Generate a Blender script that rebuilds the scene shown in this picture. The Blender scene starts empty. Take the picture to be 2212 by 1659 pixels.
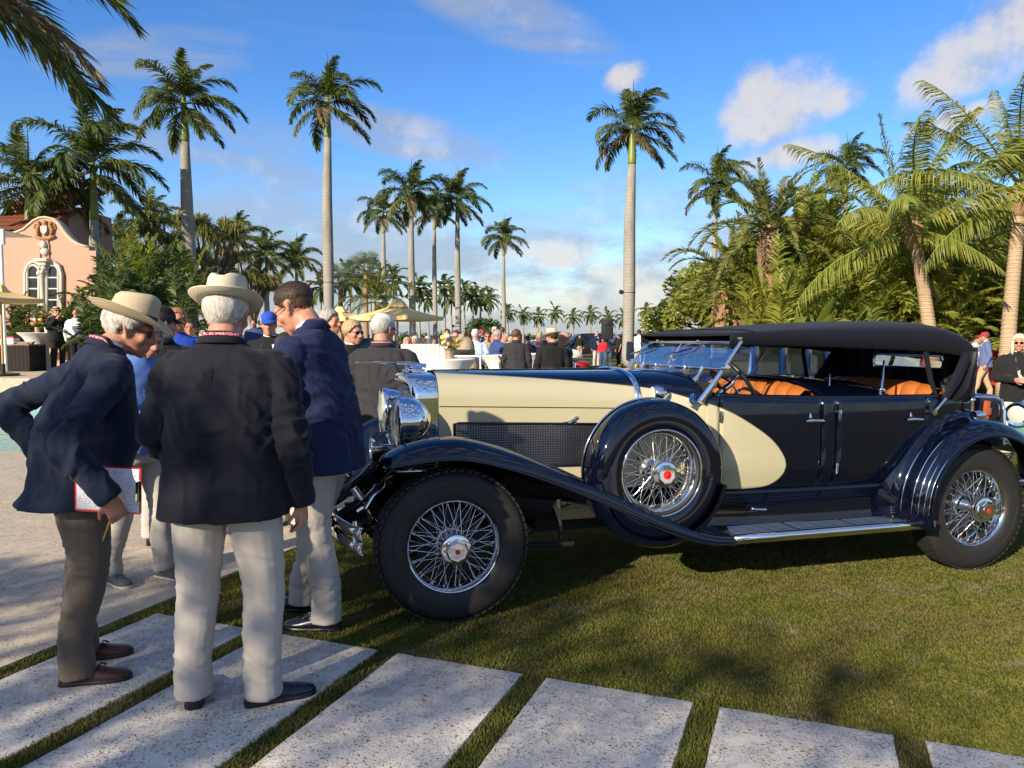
import bpy, bmesh, math, random
import numpy as np
from mathutils import Vector, Matrix, Euler, noise as mnoise

random.seed(7); NP = np.random.RandomState(11)
R = math.radians; PI = math.pi
scene = bpy.context.scene
COL = scene.collection

# ------------------------------------------------------------------ camera
CAM_H = 1.6; FPX = 1671.0; PITCH = math.atan(101 / 1671.0)
cam_d = bpy.data.cameras.new('camera'); cam = bpy.data.objects.new('camera', cam_d); COL.objects.link(cam)
cam.location = (0, 0, CAM_H); cam.rotation_euler = (R(90) - PITCH, 0, 0)
cam_d.sensor_width = 36.0; cam_d.lens = 36.0 * FPX / 2212.0
cam_d.clip_start = 0.05; cam_d.clip_end = 6000
scene.camera = cam

# ------------------------------------------------------------------ sun, sky, exposure
SUN_EL = R(23); SUN_AZ = math.atan2(-0.60, -0.80)      # direction towards the sun, measured from +Y to +X
LDIR = Vector((0.60 * math.cos(SUN_EL), 0.80 * math.cos(SUN_EL), -math.sin(SUN_EL)))
sun_d = bpy.data.lights.new('sun', 'SUN'); sun = bpy.data.objects.new('sun', sun_d); COL.objects.link(sun)
sun_d.energy = 3.9; sun_d.angle = R(0.55); sun_d.color = (1.0, 0.86, 0.66)
sun.rotation_euler = LDIR.to_track_quat('-Z', 'Y').to_euler(); sun.location = (-30, -40, 30)
scene.view_settings.view_transform = 'Standard'; scene.view_settings.look = 'None'
scene.view_settings.exposure = 1.05; scene.view_settings.gamma = 1.0
scene.view_settings.use_curve_mapping = False
scene.render.engine = 'CYCLES'
scene.cycles.max_bounces = 8; scene.cycles.transparent_max_bounces = 12
scene.cycles.sample_clamp_indirect = 6.0

world = bpy.data.worlds.new('World'); scene.world = world; world.use_nodes = True
world.cycles.sampling_method = 'MANUAL'; world.cycles.sample_map_resolution = 256
def build_world():
    nt = world.node_tree; nt.nodes.clear()
    N = nt.nodes.new; L = nt.links.new
    out = N('ShaderNodeOutputWorld'); bg = N('ShaderNodeBackground')
    sky = N('ShaderNodeTexSky'); sky.sky_type = 'NISHITA'; sky.sun_disc = False
    sky.sun_elevation = SUN_EL; sky.sun_rotation = SUN_AZ
    sky.altitude = 0; sky.air_density = 1.0; sky.dust_density = 0.35; sky.ozone_density = 3.2
    hs = N('ShaderNodeHueSaturation'); hs.inputs['Saturation'].default_value = 1.28; hs.inputs['Value'].default_value = SKY_VALUE; hs.inputs['Hue'].default_value = 0.512
    L(sky.outputs[0], hs.inputs['Color'])
    tc = N('ShaderNodeTexCoord')
    def math_(op, a, b=None, c=None, clamp=False):
        m = N('ShaderNodeMath'); m.operation = op; m.use_clamp = clamp
        for i, v in enumerate((a, b, c)):
            if v is None: continue
            if isinstance(v, (int, float)): m.inputs[i].default_value = v
            else: L(v, m.inputs[i])
        return m.outputs[0]
    def vmath(op, a, b=None):
        m = N('ShaderNodeVectorMath'); m.operation = op
        for i, v in enumerate((a, b)):
            if v is None: continue
            if isinstance(v, (tuple, list)): m.inputs[i].default_value = v
            else: L(v, m.inputs[i])
        return m
    dirv = vmath('NORMALIZE', tc.outputs['Generated']).outputs[0]
    sep = N('ShaderNodeSeparateXYZ'); L(dirv, sep.inputs[0])
    def noise(vec, scale, detail=6, rough=0.55, dist=0.0):
        n = N('ShaderNodeTexNoise'); n.inputs['Scale'].default_value = scale; n.inputs['Detail'].default_value = detail
        n.inputs['Roughness'].default_value = rough; n.inputs['Distortion'].default_value = dist
        L(vec, n.inputs['Vector']); return n.outputs['Fac']
    def ramp(v, lo, hi):
        m = N('ShaderNodeMapRange'); m.interpolation_type = 'SMOOTHSTEP'
        m.inputs['From Min'].default_value = lo; m.inputs['From Max'].default_value = hi; L(v, m.inputs['Value']); return m.outputs[0]
    n1 = noise(dirv, 9.0, 5, 0.62); n2 = noise(dirv, 22.0, 4, 0.6)
    def blob(px, py, rx, ry, rot=0.0):
        a = (px - 1106) / FPX; b = -(py - 829.5) / FPX
        c_, s_ = math.cos(PITCH), math.sin(PITCH)
        d = Vector((a, c_ + b * s_, -s_ + b * c_)).normalized()
        r = Vector((d.y, -d.x, 0)).normalized(); u = r.cross(d)
        rr = r * math.cos(rot) + u * math.sin(rot); uu = u * math.cos(rot) - r * math.sin(rot)
        df = vmath('SUBTRACT', dirv, tuple(d)).outputs[0]
        x = math_('DIVIDE', vmath('DOT_PRODUCT', df, tuple(rr)).outputs['Value'], rx / FPX)
        y = math_('DIVIDE', vmath('DOT_PRODUCT', df, tuple(uu)).outputs['Value'], ry / FPX)
        q = math_('ADD', math_('MULTIPLY', x, x), math_('MULTIPLY', y, y))
        return math_('SUBTRACT', 1.0, q, clamp=True)
    # heaped clouds: one in the open sky, one bank in the upper corner, small puffs
    blobs = [(1690, 225, 150, 95, .35), (1800, 215, 110, 45, .3), (1640, 190, 60, 70, 0), (2130, 90, 230, 80, .5), (2240, 30, 170, 110, .4),
             (1350, 165, 60, 35, .4), (1200, 555, 130, 42, 0.05), (1340, 590, 110, 40, 0), (1150, 640, 330, 60, 0), (1420, 640, 200, 55, 0), (1720, 330, 140, 40, .15), (2040, 265, 110, 26, .25)]
    tot = None
    for b in blobs:
        v = blob(*b); tot = v if tot is None else math_('MAXIMUM', tot, v)
    heap = math_('ADD', math_('MULTIPLY', tot, 0.85), math_('MULTIPLY', math_('SUBTRACT', n1, 0.5), 1.9))
    heap = math_('ADD', heap, math_('MULTIPLY', math_('SUBTRACT', n2, 0.5), .8))
    m_heap = math_('MULTIPLY', math_('MULTIPLY', ramp(heap, 0.10, 0.95), ramp(tot, 0.0, 0.4)), .9)
    # low bank near the horizon all round
    mp = N('ShaderNodeMapping'); mp.inputs['Scale'].default_value = (1, 1, 3.2); L(dirv, mp.inputs['Vector'])
    n3 = noise(mp.outputs[0], 5.5, 5, 0.6)
    band = math_('MULTIPLY', ramp(sep.outputs['Z'], 0.30, 0.06), 1.0)
    m_low = math_('MULTIPLY', ramp(math_('ADD', n3, math_('MULTIPLY', band, 0.40)), 0.62, 0.88), band)
    # scattered heaps added only out of view, to brighten and whiten the shade
    back = ramp(sep.outputs['Y'], .55, .2)
    m_back = math_('MULTIPLY', ramp(math_('ADD', math_('MULTIPLY', n1, .6), math_('MULTIPLY', n3, .5)), .50, .64), back)
    m_heap = math_('MAXIMUM', m_heap, m_back)
    # thin cirrus
    mp2 = N('ShaderNodeMapping'); mp2.inputs['Rotation'].default_value = (0.2, 0.5, 0.5); mp2.inputs['Scale'].default_value = (1.6, 4.2, 7.5); L(dirv, mp2.inputs['Vector'])
    n4 = noise(mp2.outputs[0], 1.4, 5, 0.66, 0.6)
    cir = None
    for b in [(1100, 30, 300, 70, -.35), (560, 400, 210, 90, -.12), (420, 330, 260, 120, 0.1), (760, 610, 190, 70, 0), (1200, 470, 300, 30, 0), (900, 300, 260, 60, -.2), (330, 120, 220, 60, .2)]:
        v = blob(*b); cir = v if cir is None else math_('MAXIMUM', cir, v)
    m_cir = math_('MULTIPLY', ramp(n4, 0.34, 0.72), math_('MULTIPLY', ramp(cir, 0.0, 0.9), .95))
    m_cir = math_('ADD', m_cir, math_('MULTIPLY', ramp(n4, .55, .9), .25))
    m = math_('MAXIMUM', math_('MAXIMUM', m_heap, math_('MULTIPLY', m_low, .92)), m_cir, clamp=True)
    m = math_('MULTIPLY', m, 0.93)
    ccol = N('ShaderNodeMixRGB'); L(ramp(math_('ADD', n2, math_('MULTIPLY', heap, .5)), 0.45, 1.0), ccol.inputs['Fac'])
    k = CLOUD_K
    ccol.inputs[1].default_value = (0.50 * k, 0.56 * k, 0.68 * k, 1); ccol.inputs[2].default_value = (1.0 * k, 0.93 * k, 0.86 * k, 1)
    mix = N('ShaderNodeMixRGB'); L(m, mix.inputs['Fac']); L(hs.outputs[0], mix.inputs[1]); L(ccol.outputs[0], mix.inputs[2])
    L(mix.outputs[0], bg.inputs['Color']); bg.inputs['Strength'].default_value = SKY_STR
    L(bg.outputs[0], out.inputs['Surface'])
SKY_STR = 0.115; SKY_VALUE = 0.85; CLOUD_K = 3.4
build_world()

# ------------------------------------------------------------------ picture geometry -> metres
_c, _s = math.cos(PITCH), math.sin(PITCH)
def ray(px, py):
    a = (px - 1106) / FPX; b = -(py - 829.5) / FPX
    return Vector((a, _c + b * _s, -_s + b * _c))
def ground_at(px, py, z=0.0):
    d = ray(px, py); t = (z - CAM_H) / d.z
    return Vector((d.x * t, d.y * t, z))
def at(px, py, depth):
    d = ray(px, py); t = depth / d.y
    return Vector((d.x * t, depth, CAM_H + d.z * t))

# ------------------------------------------------------------------ object helpers
def tag(o, label=None, cat=None, group=None, kind=None):
    if label: o['label'] = label
    if cat: o['category'] = cat
    if group: o['group'] = group
    if kind: o['kind'] = kind
    return o
def empty(name, loc=(0, 0, 0), rz=0.0, label=None, cat=None, group=None, scale=1.0):
    o = bpy.data.objects.new(name, None); COL.objects.link(o)
    o.empty_display_size = 0.1; o.location = loc; o.rotation_euler = (0, 0, rz); o.scale = (scale,) * 3
    return tag(o, label, cat, group)
def link(name, me, parent=None, loc=None, rot=None, scale=None):
    o = bpy.data.objects.new(name, me); COL.objects.link(o)
    if parent is not None: o.parent = parent
    if loc is not None: o.location = loc
    if rot is not None: o.rotation_euler = rot
    if scale is not None: o.scale = scale if hasattr(scale, '__len__') else (scale,) * 3
    return o
def copy_tree(o, parent=None):
    c = o.copy(); COL.objects.link(c); c.parent = parent
    for ch in list(o.children): copy_tree(ch, c)
    return c

def catmull(P, n):
    """resample a polyline smoothly: n samples per segment"""
    P = np.asarray(P, float); k = len(P); out = []
    for i in range(k - 1):
        p0 = P[max(i - 1, 0)]; p1 = P[i]; p2 = P[i + 1]; p3 = P[min(i + 2, k - 1)]
        if i == 0: p0 = 2 * p1 - p2
        if i == k - 2: p3 = 2 * p2 - p1
        for j in range(n):
            t = j / n
            out.append(0.5 * ((2 * p1) + (-p0 + p2) * t + (2 * p0 - 5 * p1 + 4 * p2 - p3) * t * t + (-p0 + 3 * p1 - 3 * p2 + p3) * t ** 3))
    out.append(P[-1]); return np.array(out)

class MB:
    """collects shapes of ONE piece and links it as one mesh object"""
    def __init__(s): s.v = []; s.f = []; s.n = 0; s.mi = []; s.cur = 0
    def add(s, verts, faces):
        verts = np.asarray(verts, float).reshape(-1, 3); o = s.n
        s.v.append(verts); s.f.extend([tuple(i + o for i in f) for f in faces]); s.mi.extend([s.cur] * len(faces)); s.n += len(verts); return s
    def box(s, c, size, rot=None, bevel=0.0):
        x, y, z = [d / 2 for d in size]
        if bevel > 0:
            b = min(bevel, x * .9, y * .9, z * .9); vs = []
            bm = bmesh.new(); bmesh.ops.create_cube(bm, size=1.0)
            for v in bm.verts: v.co = Vector((v.co.x * size[0], v.co.y * size[1], v.co.z * size[2]))
            bmesh.ops.bevel(bm, geom=list(bm.edges), offset=b, segments=2, affect='EDGES', profile=0.5)
            bm.verts.index_update(); vs = np.array([v.co for v in bm.verts]); fs = [[v.index for v in f.verts] for f in bm.faces]; bm.free()
        else:
            vs = np.array([(a, b_, c_) for a in (-x, x) for b_ in (-y, y) for c_ in (-z, z)])
            fs = [(0, 1, 3, 2), (4, 6, 7, 5), (0, 4, 5, 1), (2, 3, 7, 6), (0, 2, 6, 4), (1, 5, 7, 3)]
        if rot is not None:
            M = np.array(Euler(rot).to_matrix()); vs = vs @ M.T
        return s.add(vs + np.asarray(c), fs)
    def rings(s, rings, closed=True, cap0=True, cap1=True, loop=False):
        k = len(rings); m = len(rings[0]); V = np.concatenate([np.asarray(r, float) for r in rings]); F = []
        for i in range(k if loop else k - 1):
            a = i * m; b = ((i + 1) % k) * m
            for j in range(m if closed else m - 1):
                j2 = (j + 1) % m; F.append((a + j, a + j2, b + j2, b + j))
        if closed and not loop:
            if cap0: F.append(tuple(range(m - 1, -1, -1)))
            if cap1: F.append(tuple(range((k - 1) * m, k * m)))
        return s.add(V, F)
    def tube(s, pts, rad, seg=8, flat=1.0, up=(0, 0, 1), cap=True, loop=False):
        P = np.asarray(pts, float); k = len(P)
        rad = np.full(k, rad, float) if np.isscalar(rad) else np.asarray(rad, float)
        rr = []; upv = np.asarray(up, float); prev = None
        for i in range(k):
            if loop: t = P[(i + 1) % k] - P[i - 1]
            else: t = P[min(i + 1, k - 1)] - P[max(i - 1, 0)]
            t = t / (np.linalg.norm(t) + 1e-9)
            ref = upv if prev is None else prev
            a = ref - t * (ref @ t)
            if np.linalg.norm(a) < 1e-3: a = np.array([1., 0, 0]) - t * t[0]
            if np.linalg.norm(a) < 1e-3: a = np.array([0., 1, 0]) - t * t[1]
            a /= np.linalg.norm(a); b = np.cross(t, a); prev = a
            th = np.arange(seg) * 2 * PI / seg
            rr.append(P[i] + rad[i] * (np.outer(np.cos(th), a) + flat * np.outer(np.sin(th), b)))
        return s.rings(rr, cap0=cap, cap1=cap, loop=loop)
    def lathe(s, prof, seg=24, axis='z', c=(0, 0, 0), cap0=False, cap1=False, loop=False, sx=1.0, sy=1.0):
        th = np.arange(seg) * 2 * PI / seg; rr = []
        for r, h in prof:
            x = np.cos(th) * r * sx; y = np.sin(th) * r * sy; z = np.full(seg, float(h))
            if axis == 'z': q = np.stack([x, y, z], 1)
            elif axis == 'y': q = np.stack([x, z, -y], 1)
            else: q = np.stack([z, x, y], 1)
            rr.append(q + np.asarray(c))
        return s.rings(rr, cap0=cap0, cap1=cap1, loop=loop)
    def ball(s, c, r, seg=12, rg=8):
        r = (r,) * 3 if np.isscalar(r) else r; prof = []; rr = []
        th = np.arange(seg) * 2 * PI / seg
        for i in range(rg + 1):
            ph = -PI / 2 + PI * i / rg; k = max(math.cos(ph), 0.01)
            rr.append(np.stack([np.cos(th) * k * r[0], np.sin(th) * k * r[1], np.full(seg, math.sin(ph) * r[2])], 1) + np.asarray(c))
        return s.rings(rr)
    def grid(s, A, flip=False):
        A = np.asarray(A, float); a, b = A.shape[:2]; F = []
        for i in range(a - 1):
            for j in range(b - 1):
                q = (i * b + j, (i + 1) * b + j, (i + 1) * b + j + 1, i * b + j + 1)
                F.append(q[::-1] if flip else q)
        return s.add(A.reshape(-1, 3), F)
    def poly(s, pts): return s.add(pts, [tuple(range(len(pts)))])
    def prism(s, pts, vec):
        P = np.asarray(pts, float); k = len(P); vec = np.asarray(vec, float)
        F = [tuple(range(k - 1, -1, -1)), tuple(range(k, 2 * k))] + [(i, (i + 1) % k, k + (i + 1) % k, k + i) for i in range(k)]
        return s.add(np.concatenate([P, P + vec]), F)
    def xf(s, M):
        """transform everything so far by a 4x4"""
        M = np.array(M); V = np.concatenate(s.v); s.v = [V @ M[:3, :3].T + M[:3, 3]]; return s
    def verts(s): return np.concatenate(s.v)
    def mesh(s, name, mats, smooth=35, fixn=True):
        me = bpy.data.meshes.new(name)
        me.from_pydata(np.concatenate(s.v).tolist(), [], s.f)
        if fixn:
            bm = bmesh.new(); bm.from_mesh(me); bmesh.ops.recalc_face_normals(bm, faces=bm.faces); bm.to_mesh(me); bm.free()
        if not isinstance(mats, (list, tuple)): mats = [mats]
        for m in mats: me.materials.append(m)
        if len(mats) > 1: me.polygons.foreach_set('material_index', s.mi)
        if smooth:
            me.polygons.foreach_set('use_smooth', [True] * len(me.polygons))
            if smooth < 180: me.set_sharp_from_angle(angle=R(smooth))
        me.update(); return me
    def build(s, name, mats, parent=None, smooth=35, label=None, cat=None, group=None, kind=None, fixn=True, loc=None, rot=None):
        return tag(link(name, s.mesh(name, mats, smooth, fixn), parent, loc, rot), label, cat, group, kind)

def thicken(o, t, offset=-1):
    m = o.modifiers.new('solid', 'SOLIDIFY'); m.thickness = t; m.offset = offset; return o
def subsurf(o, lv=1):
    m = o.modifiers.new('sub', 'SUBSURF'); m.levels = lv; m.render_levels = lv; return o

# ------------------------------------------------------------------ materials
class NT:
    def __init__(s, name):
        s.m = bpy.data.materials.new(name); s.m.use_nodes = True; s.t = s.m.node_tree
        s.b = s.t.nodes['Principled BSDF']; s.out = s.t.nodes['Material Output']
    def N(s, k, **kw):
        n = s.t.nodes.new(k)
        for a, v in kw.items(): setattr(n, a, v)
        return n
    def L(s, a, b): s.t.links.new(a, b)
    def set(s, **kw):
        for k, v in kw.items():
            i = s.b.inputs[k.replace('_', ' ')]
            if isinstance(v, bpy.types.NodeSocket): s.L(v, i)
            else: i.default_value = v if not (isinstance(v, tuple) and len(v) == 3 and i.type == 'RGBA') else v + (1,)
        return s
    def coord(s, kind='Object', scale=(1, 1, 1), rot=(0, 0, 0)):
        tc = s.N('ShaderNodeTexCoord'); mp = s.N('ShaderNodeMapping'); s.L(tc.outputs[kind], mp.inputs[0])
        mp.inputs['Scale'].default_value = scale if hasattr(scale, '__len__') else (scale,) * 3; mp.inputs['Rotation'].default_value = rot
        return mp.outputs[0]
    def pos(s, scale=(1, 1, 1)):
        g = s.N('ShaderNodeNewGeometry'); mp = s.N('ShaderNodeMapping'); s.L(g.outputs['Position'], mp.inputs[0])
        mp.inputs['Scale'].default_value = scale if hasattr(scale, '__len__') else (scale,) * 3
        return mp.outputs[0]
    def noise(s, vec, scale=5, detail=4, rough=0.5, dist=0.0, out='Fac'):
        n = s.N('ShaderNodeTexNoise'); n.inputs['Scale'].default_value = scale; n.inputs['Detail'].default_value = detail
        n.inputs['Roughness'].default_value = rough; n.inputs['Distortion'].default_value = dist; s.L(vec, n.inputs['Vector']); return n.outputs[out]
    def vor(s, vec, scale=5, feature='F1', out='Distance', rnd=1.0):
        n = s.N('ShaderNodeTexVoronoi', feature=feature); n.inputs['Scale'].default_value = scale; n.inputs['Randomness'].default_value = rnd
        s.L(vec, n.inputs['Vector']); return n.outputs[out]
    def ramp(s, v, stops, interp='LINEAR'):
        n = s.N('ShaderNodeValToRGB'); e = n.color_ramp.elements; n.color_ramp.interpolation = interp
        while len(e) < len(stops): e.new(0.5)
        for i, (p, c) in enumerate(stops):
            e[i].position = p; e[i].color = (c, c, c, 1) if np.isscalar(c) else tuple(c) + (1,) * (4 - len(c))
        s.L(v, n.inputs[0]); return n.outputs[0]
    def mix(s, fac, a, b, mode='MIX'):
        n = s.N('ShaderNodeMixRGB', blend_type=mode)
        for i, v in ((0, fac), (1, a), (2, b)):
            if isinstance(v, bpy.types.NodeSocket): s.L(v, n.inputs[i])
            elif i == 0: n.inputs[0].default_value = v
            else: n.inputs[i].default_value = tuple(v) + (1,) * (4 - len(v))
        return n.outputs[0]
    def math(s, op, a, b=None, clamp=False):
        n = s.N('ShaderNodeMath', operation=op); n.use_clamp = clamp
        for i, v in enumerate((a, b)):
            if v is None: continue
            if isinstance(v, bpy.types.NodeSocket): s.L(v, n.inputs[i])
            else: n.inputs[i].default_value = v
        return n.outputs[0]
    def bump(s, h, strength=0.3, dist=0.01):
        n = s.N('ShaderNodeBump'); n.inputs['Strength'].default_value = strength; n.inputs['Distance'].default_value = dist
        s.L(h, n.inputs['Height']); s.L(n.outputs[0], s.b.inputs['Normal']); return s

def m_plain(name, col, rough=0.6, metal=0.0, var=0.12, scale=30, bump=0.0, coat=0.0, bscale=None, spec=0.5):
    t = NT(name); v = t.coord('Object')
    n = t.noise(v, scale, 4, 0.6)
    c = t.mix(n, tuple(x * (1 - var) for x in col), tuple(min(1, x * (1 + var)) for x in col))
    t.set(Base_Color=c, Roughness=rough, Metallic=metal, Coat_Weight=coat, Coat_Roughness=0.03, Specular_IOR_Level=spec)
    if bump: t.bump(t.noise(v, bscale or scale * 3, 3, 0.6), bump, 0.004)
    return t.m
def m_leaf(name, c1, c2, rough=0.5, trans=0.25):
    t = NT(name); oi = t.N('ShaderNodeObjectInfo'); n = t.noise(t.coord('Object'), 1.3, 3)
    f = t.math('ADD', t.math('MULTIPLY', oi.outputs['Random'], 0.6), t.math('MULTIPLY', n, 0.5), clamp=True)
    c = t.mix(f, c1, c2)
    t.set(Base_Color=c, Roughness=rough, Specular_IOR_Level=0.4)
    tr = t.N('ShaderNodeBsdfTranslucent'); t.L(t.mix(1.0, c, (1.6, 1.7, .6), 'MULTIPLY'), tr.inputs[0])
    ms = t.N('ShaderNodeMixShader'); ms.inputs[0].default_value = trans
    t.L(t.b.outputs[0], ms.inputs[1]); t.L(tr.outputs[0], ms.inputs[2]); t.L(ms.outputs[0], t.out.inputs[0])
    return t.m
def m_cloth(name, col, rough=0.85, weave=900, var=0.10, bump=0.25, sheen=0.06):
    t = NT(name); v = t.coord('Object')
    w = t.N('ShaderNodeTexWave'); w.inputs['Scale'].default_value = weave * 0.35; w.inputs['Distortion'].default_value = 1.0; t.L(v, w.inputs['Vector'])
    n = t.noise(v, 9, 5, 0.65)
    c = t.mix(n, tuple(x * (1 - var) for x in col), tuple(min(1, x * (1 + var)) for x in col))
    t.set(Base_Color=c, Roughness=rough, Sheen_Weight=sheen, Sheen_Roughness=0.5, Specular_IOR_Level=0.25)
    h = t.math('ADD', t.math('MULTIPLY', w.outputs['Fac'], 0.25), t.math('MULTIPLY', t.noise(v, 38, 4, .6), 1.0))
    t.bump(h, bump, 0.006); return t.m
def m_metal(name, col=(0.86, 0.87, 0.88), rough=0.045):
    t = NT(name); n = t.noise(t.coord('Object'), 14, 3)
    t.set(Base_Color=col, Metallic=1.0, Roughness=t.math('ADD', t.math('MULTIPLY', n, 0.05), rough - .02))
    return t.m
def m_glass(name, tint=(.9, .96, .97), alpha=0.05):
    t = NT(name); tr = t.N('ShaderNodeBsdfTransparent'); tr.inputs[0].default_value = tint + (1,)
    gl = t.N('ShaderNodeBsdfGlossy'); gl.inputs['Roughness'].default_value = 0.01; gl.inputs[0].default_value = (1, 1, 1, 1)
    fr = t.N('ShaderNodeFresnel'); fr.inputs[0].default_value = 1.5
    n = t.noise(t.coord('Object'), 3, 2)
    f = t.math('ADD', t.math('MULTIPLY', fr.outputs[0], 0.55), t.math('MULTIPLY', n, alpha), clamp=True)
    ms = t.N('ShaderNodeMixShader'); t.L(f, ms.inputs[0]); t.L(tr.outputs[0], ms.inputs[1]); t.L(gl.outputs[0], ms.inputs[2]); t.L(ms.outputs[0], t.out.inputs[0])
    return t.m
M = {}
M['chrome'] = m_metal('chrome')
M['glass'] = m_glass('clear_glass')
M['rubber'] = m_plain('tyre_rubber', (.016, .0155, .015), .62, var=.25, scale=16, bump=.2)
M['black'] = m_plain('black_paint', (.012, .012, .013), .35)
M['matte_black'] = m_plain('matte_black', (.010, .010, .011), .75)
M['white_paint'] = m_plain('white_paint', (.78, .77, .74), .5, var=.05)
# ------------------------------------------------------------------ ground, paving, pool
E1 = Vector((.934, -.358, 0)).normalized(); E2 = Vector((-E1.y, E1.x, 0)); S0 = Vector((-.574, 3.812, 0))
def slab_pt(s, t, z=0.0): return S0 + E1 * s + E2 * t + Vector((0, 0, z))

def make_lawn_mat():
    t = NT('lawn_turf'); v = t.pos()
    n1 = t.noise(v, 1.1, 5, .6); n2 = t.noise(v, 5.5, 5, .65, .4); n3 = t.noise(v, 95, 4, .7)
    c = t.mix(t.ramp(n2, [(.32, 0), (.66, 1)]), (.078, .092, .016), (.150, .146, .026))
    c = t.mix(t.ramp(n1, [(.46, 0), (.64, .75)]), c, (.155, .118, .044))
    n4 = t.noise(v, 2.6, 6, .7, .6)
    c = t.mix(t.ramp(n4, [(.54, 0), (.68, .8)]), c, (.23, .20, .14))
    c = t.mix(t.ramp(n3, [(.28, .4), (.55, 0)]), c, (.018, .022, .006))
    t.set(Base_Color=c, Roughness=.9, Specular_IOR_Level=.15)
    t.bump(t.math('ADD', n3, t.noise(v, 260, 2)), .8, .02); return t.m
def make_blade_mat():
    t = NT('grass_blade'); v = t.pos()
    n1 = t.noise(v, 1.1, 5, .6); n2 = t.noise(v, 5.5, 5, .65, .4); n3 = t.noise(v, 60, 2)
    c = t.mix(t.ramp(n2, [(.32, 0), (.66, 1)]), (.088, .112, .020), (.165, .166, .030))
    c = t.mix(t.ramp(n1, [(.46, 0), (.64, .7)]), c, (.165, .135, .048))
    n4 = t.noise(v, 2.6, 6, .7, .6)
    c = t.mix(t.ramp(n4, [(.54, 0), (.68, .75)]), c, (.22, .19, .11))
    c = t.mix(t.ramp(n3, [(.55, 0), (.75, .6)]), c, (.15, .13, .05))
    t.set(Base_Color=c, Roughness=.65, Specular_IOR_Level=.25)
    tr = t.N('ShaderNodeBsdfTranslucent'); t.L(c, tr.inputs[0]); ms = t.N('ShaderNodeMixShader'); ms.inputs[0].default_value = .3
    t.L(t.b.outputs[0], ms.inputs[1]); t.L(tr.outputs[0], ms.inputs[2]); t.L(ms.outputs[0], t.out.inputs[0]); return t.m
def make_coral_mat(name, base=(.80, .74, .645), pit=1.0):
    t = NT(name); v = t.pos()
    big = t.noise(v, 1.6, 5, .6); mid = t.noise(v, 14, 5, .65)
    oi = t.N('ShaderNodeObjectInfo'); c = t.mix(t.math('ADD', t.math('MULTIPLY', big, .6), t.math('MULTIPLY', oi.outputs['Random'], .4)), tuple(x * .82 for x in base), tuple(min(.9, x * 1.08) for x in base))
    c = t.mix(t.ramp(mid, [(.4, 0), (.75, .45)]), c, (.33, .28, .225))
    wv = t.pos((1, 1, .5)); wob = t.N('ShaderNodeVectorMath', operation='ADD'); t.L(wv, wob.inputs[0])
    nn = t.noise(v, 30, 3, .6, 0, 'Color'); sc = t.N('ShaderNodeVectorMath', operation='SCALE'); t.L(nn, sc.inputs[0]); sc.inputs['Scale'].default_value = .035; t.L(sc.outputs[0], wob.inputs[1])
    p1 = t.vor(wob.outputs[0], 46); p2 = t.vor(wob.outputs[0], 100); dens = t.noise(v, 7, 4, .6)
    m1 = t.math('MULTIPLY', t.ramp(p1, [(.15, 1), (.31, 0)]), t.ramp(dens, [(.38, 0), (.56, 1)]))
    m2 = t.math('MULTIPLY', t.ramp(p2, [(.20, 1), (.38, 0)]), t.ramp(t.noise(v, 11, 4), [(.38, 0), (.54, 1)]))
    hole = t.math('MAXIMUM', m1, t.math('MULTIPLY', m2, .7), clamp=True)
    fine = t.noise(v, 180, 3, .7)
    c = t.mix(t.math('MULTIPLY', hole, .70 * pit), c, (.085, .077, .066))
    c = t.mix(t.ramp(fine, [(.25, .35), (.55, 0)]), c, (.22, .20, .17))
    t.set(Base_Color=c, Roughness=.92, Specular_IOR_Level=.15)
    h = t.math('SUBTRACT', t.math('MULTIPLY', t.math('ADD', mid, t.math('MULTIPLY', fine, .35)), .35), t.math('MULTIPLY', hole, pit))
    t.bump(h, .8, .012); return t.m
M['lawn'] = make_lawn_mat(); M['blade'] = make_blade_mat()
M['coral'] = make_coral_mat('coral_stone_slab'); M['deck'] = make_coral_mat('coral_deck', (.60, .505, .375), .8)

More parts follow.
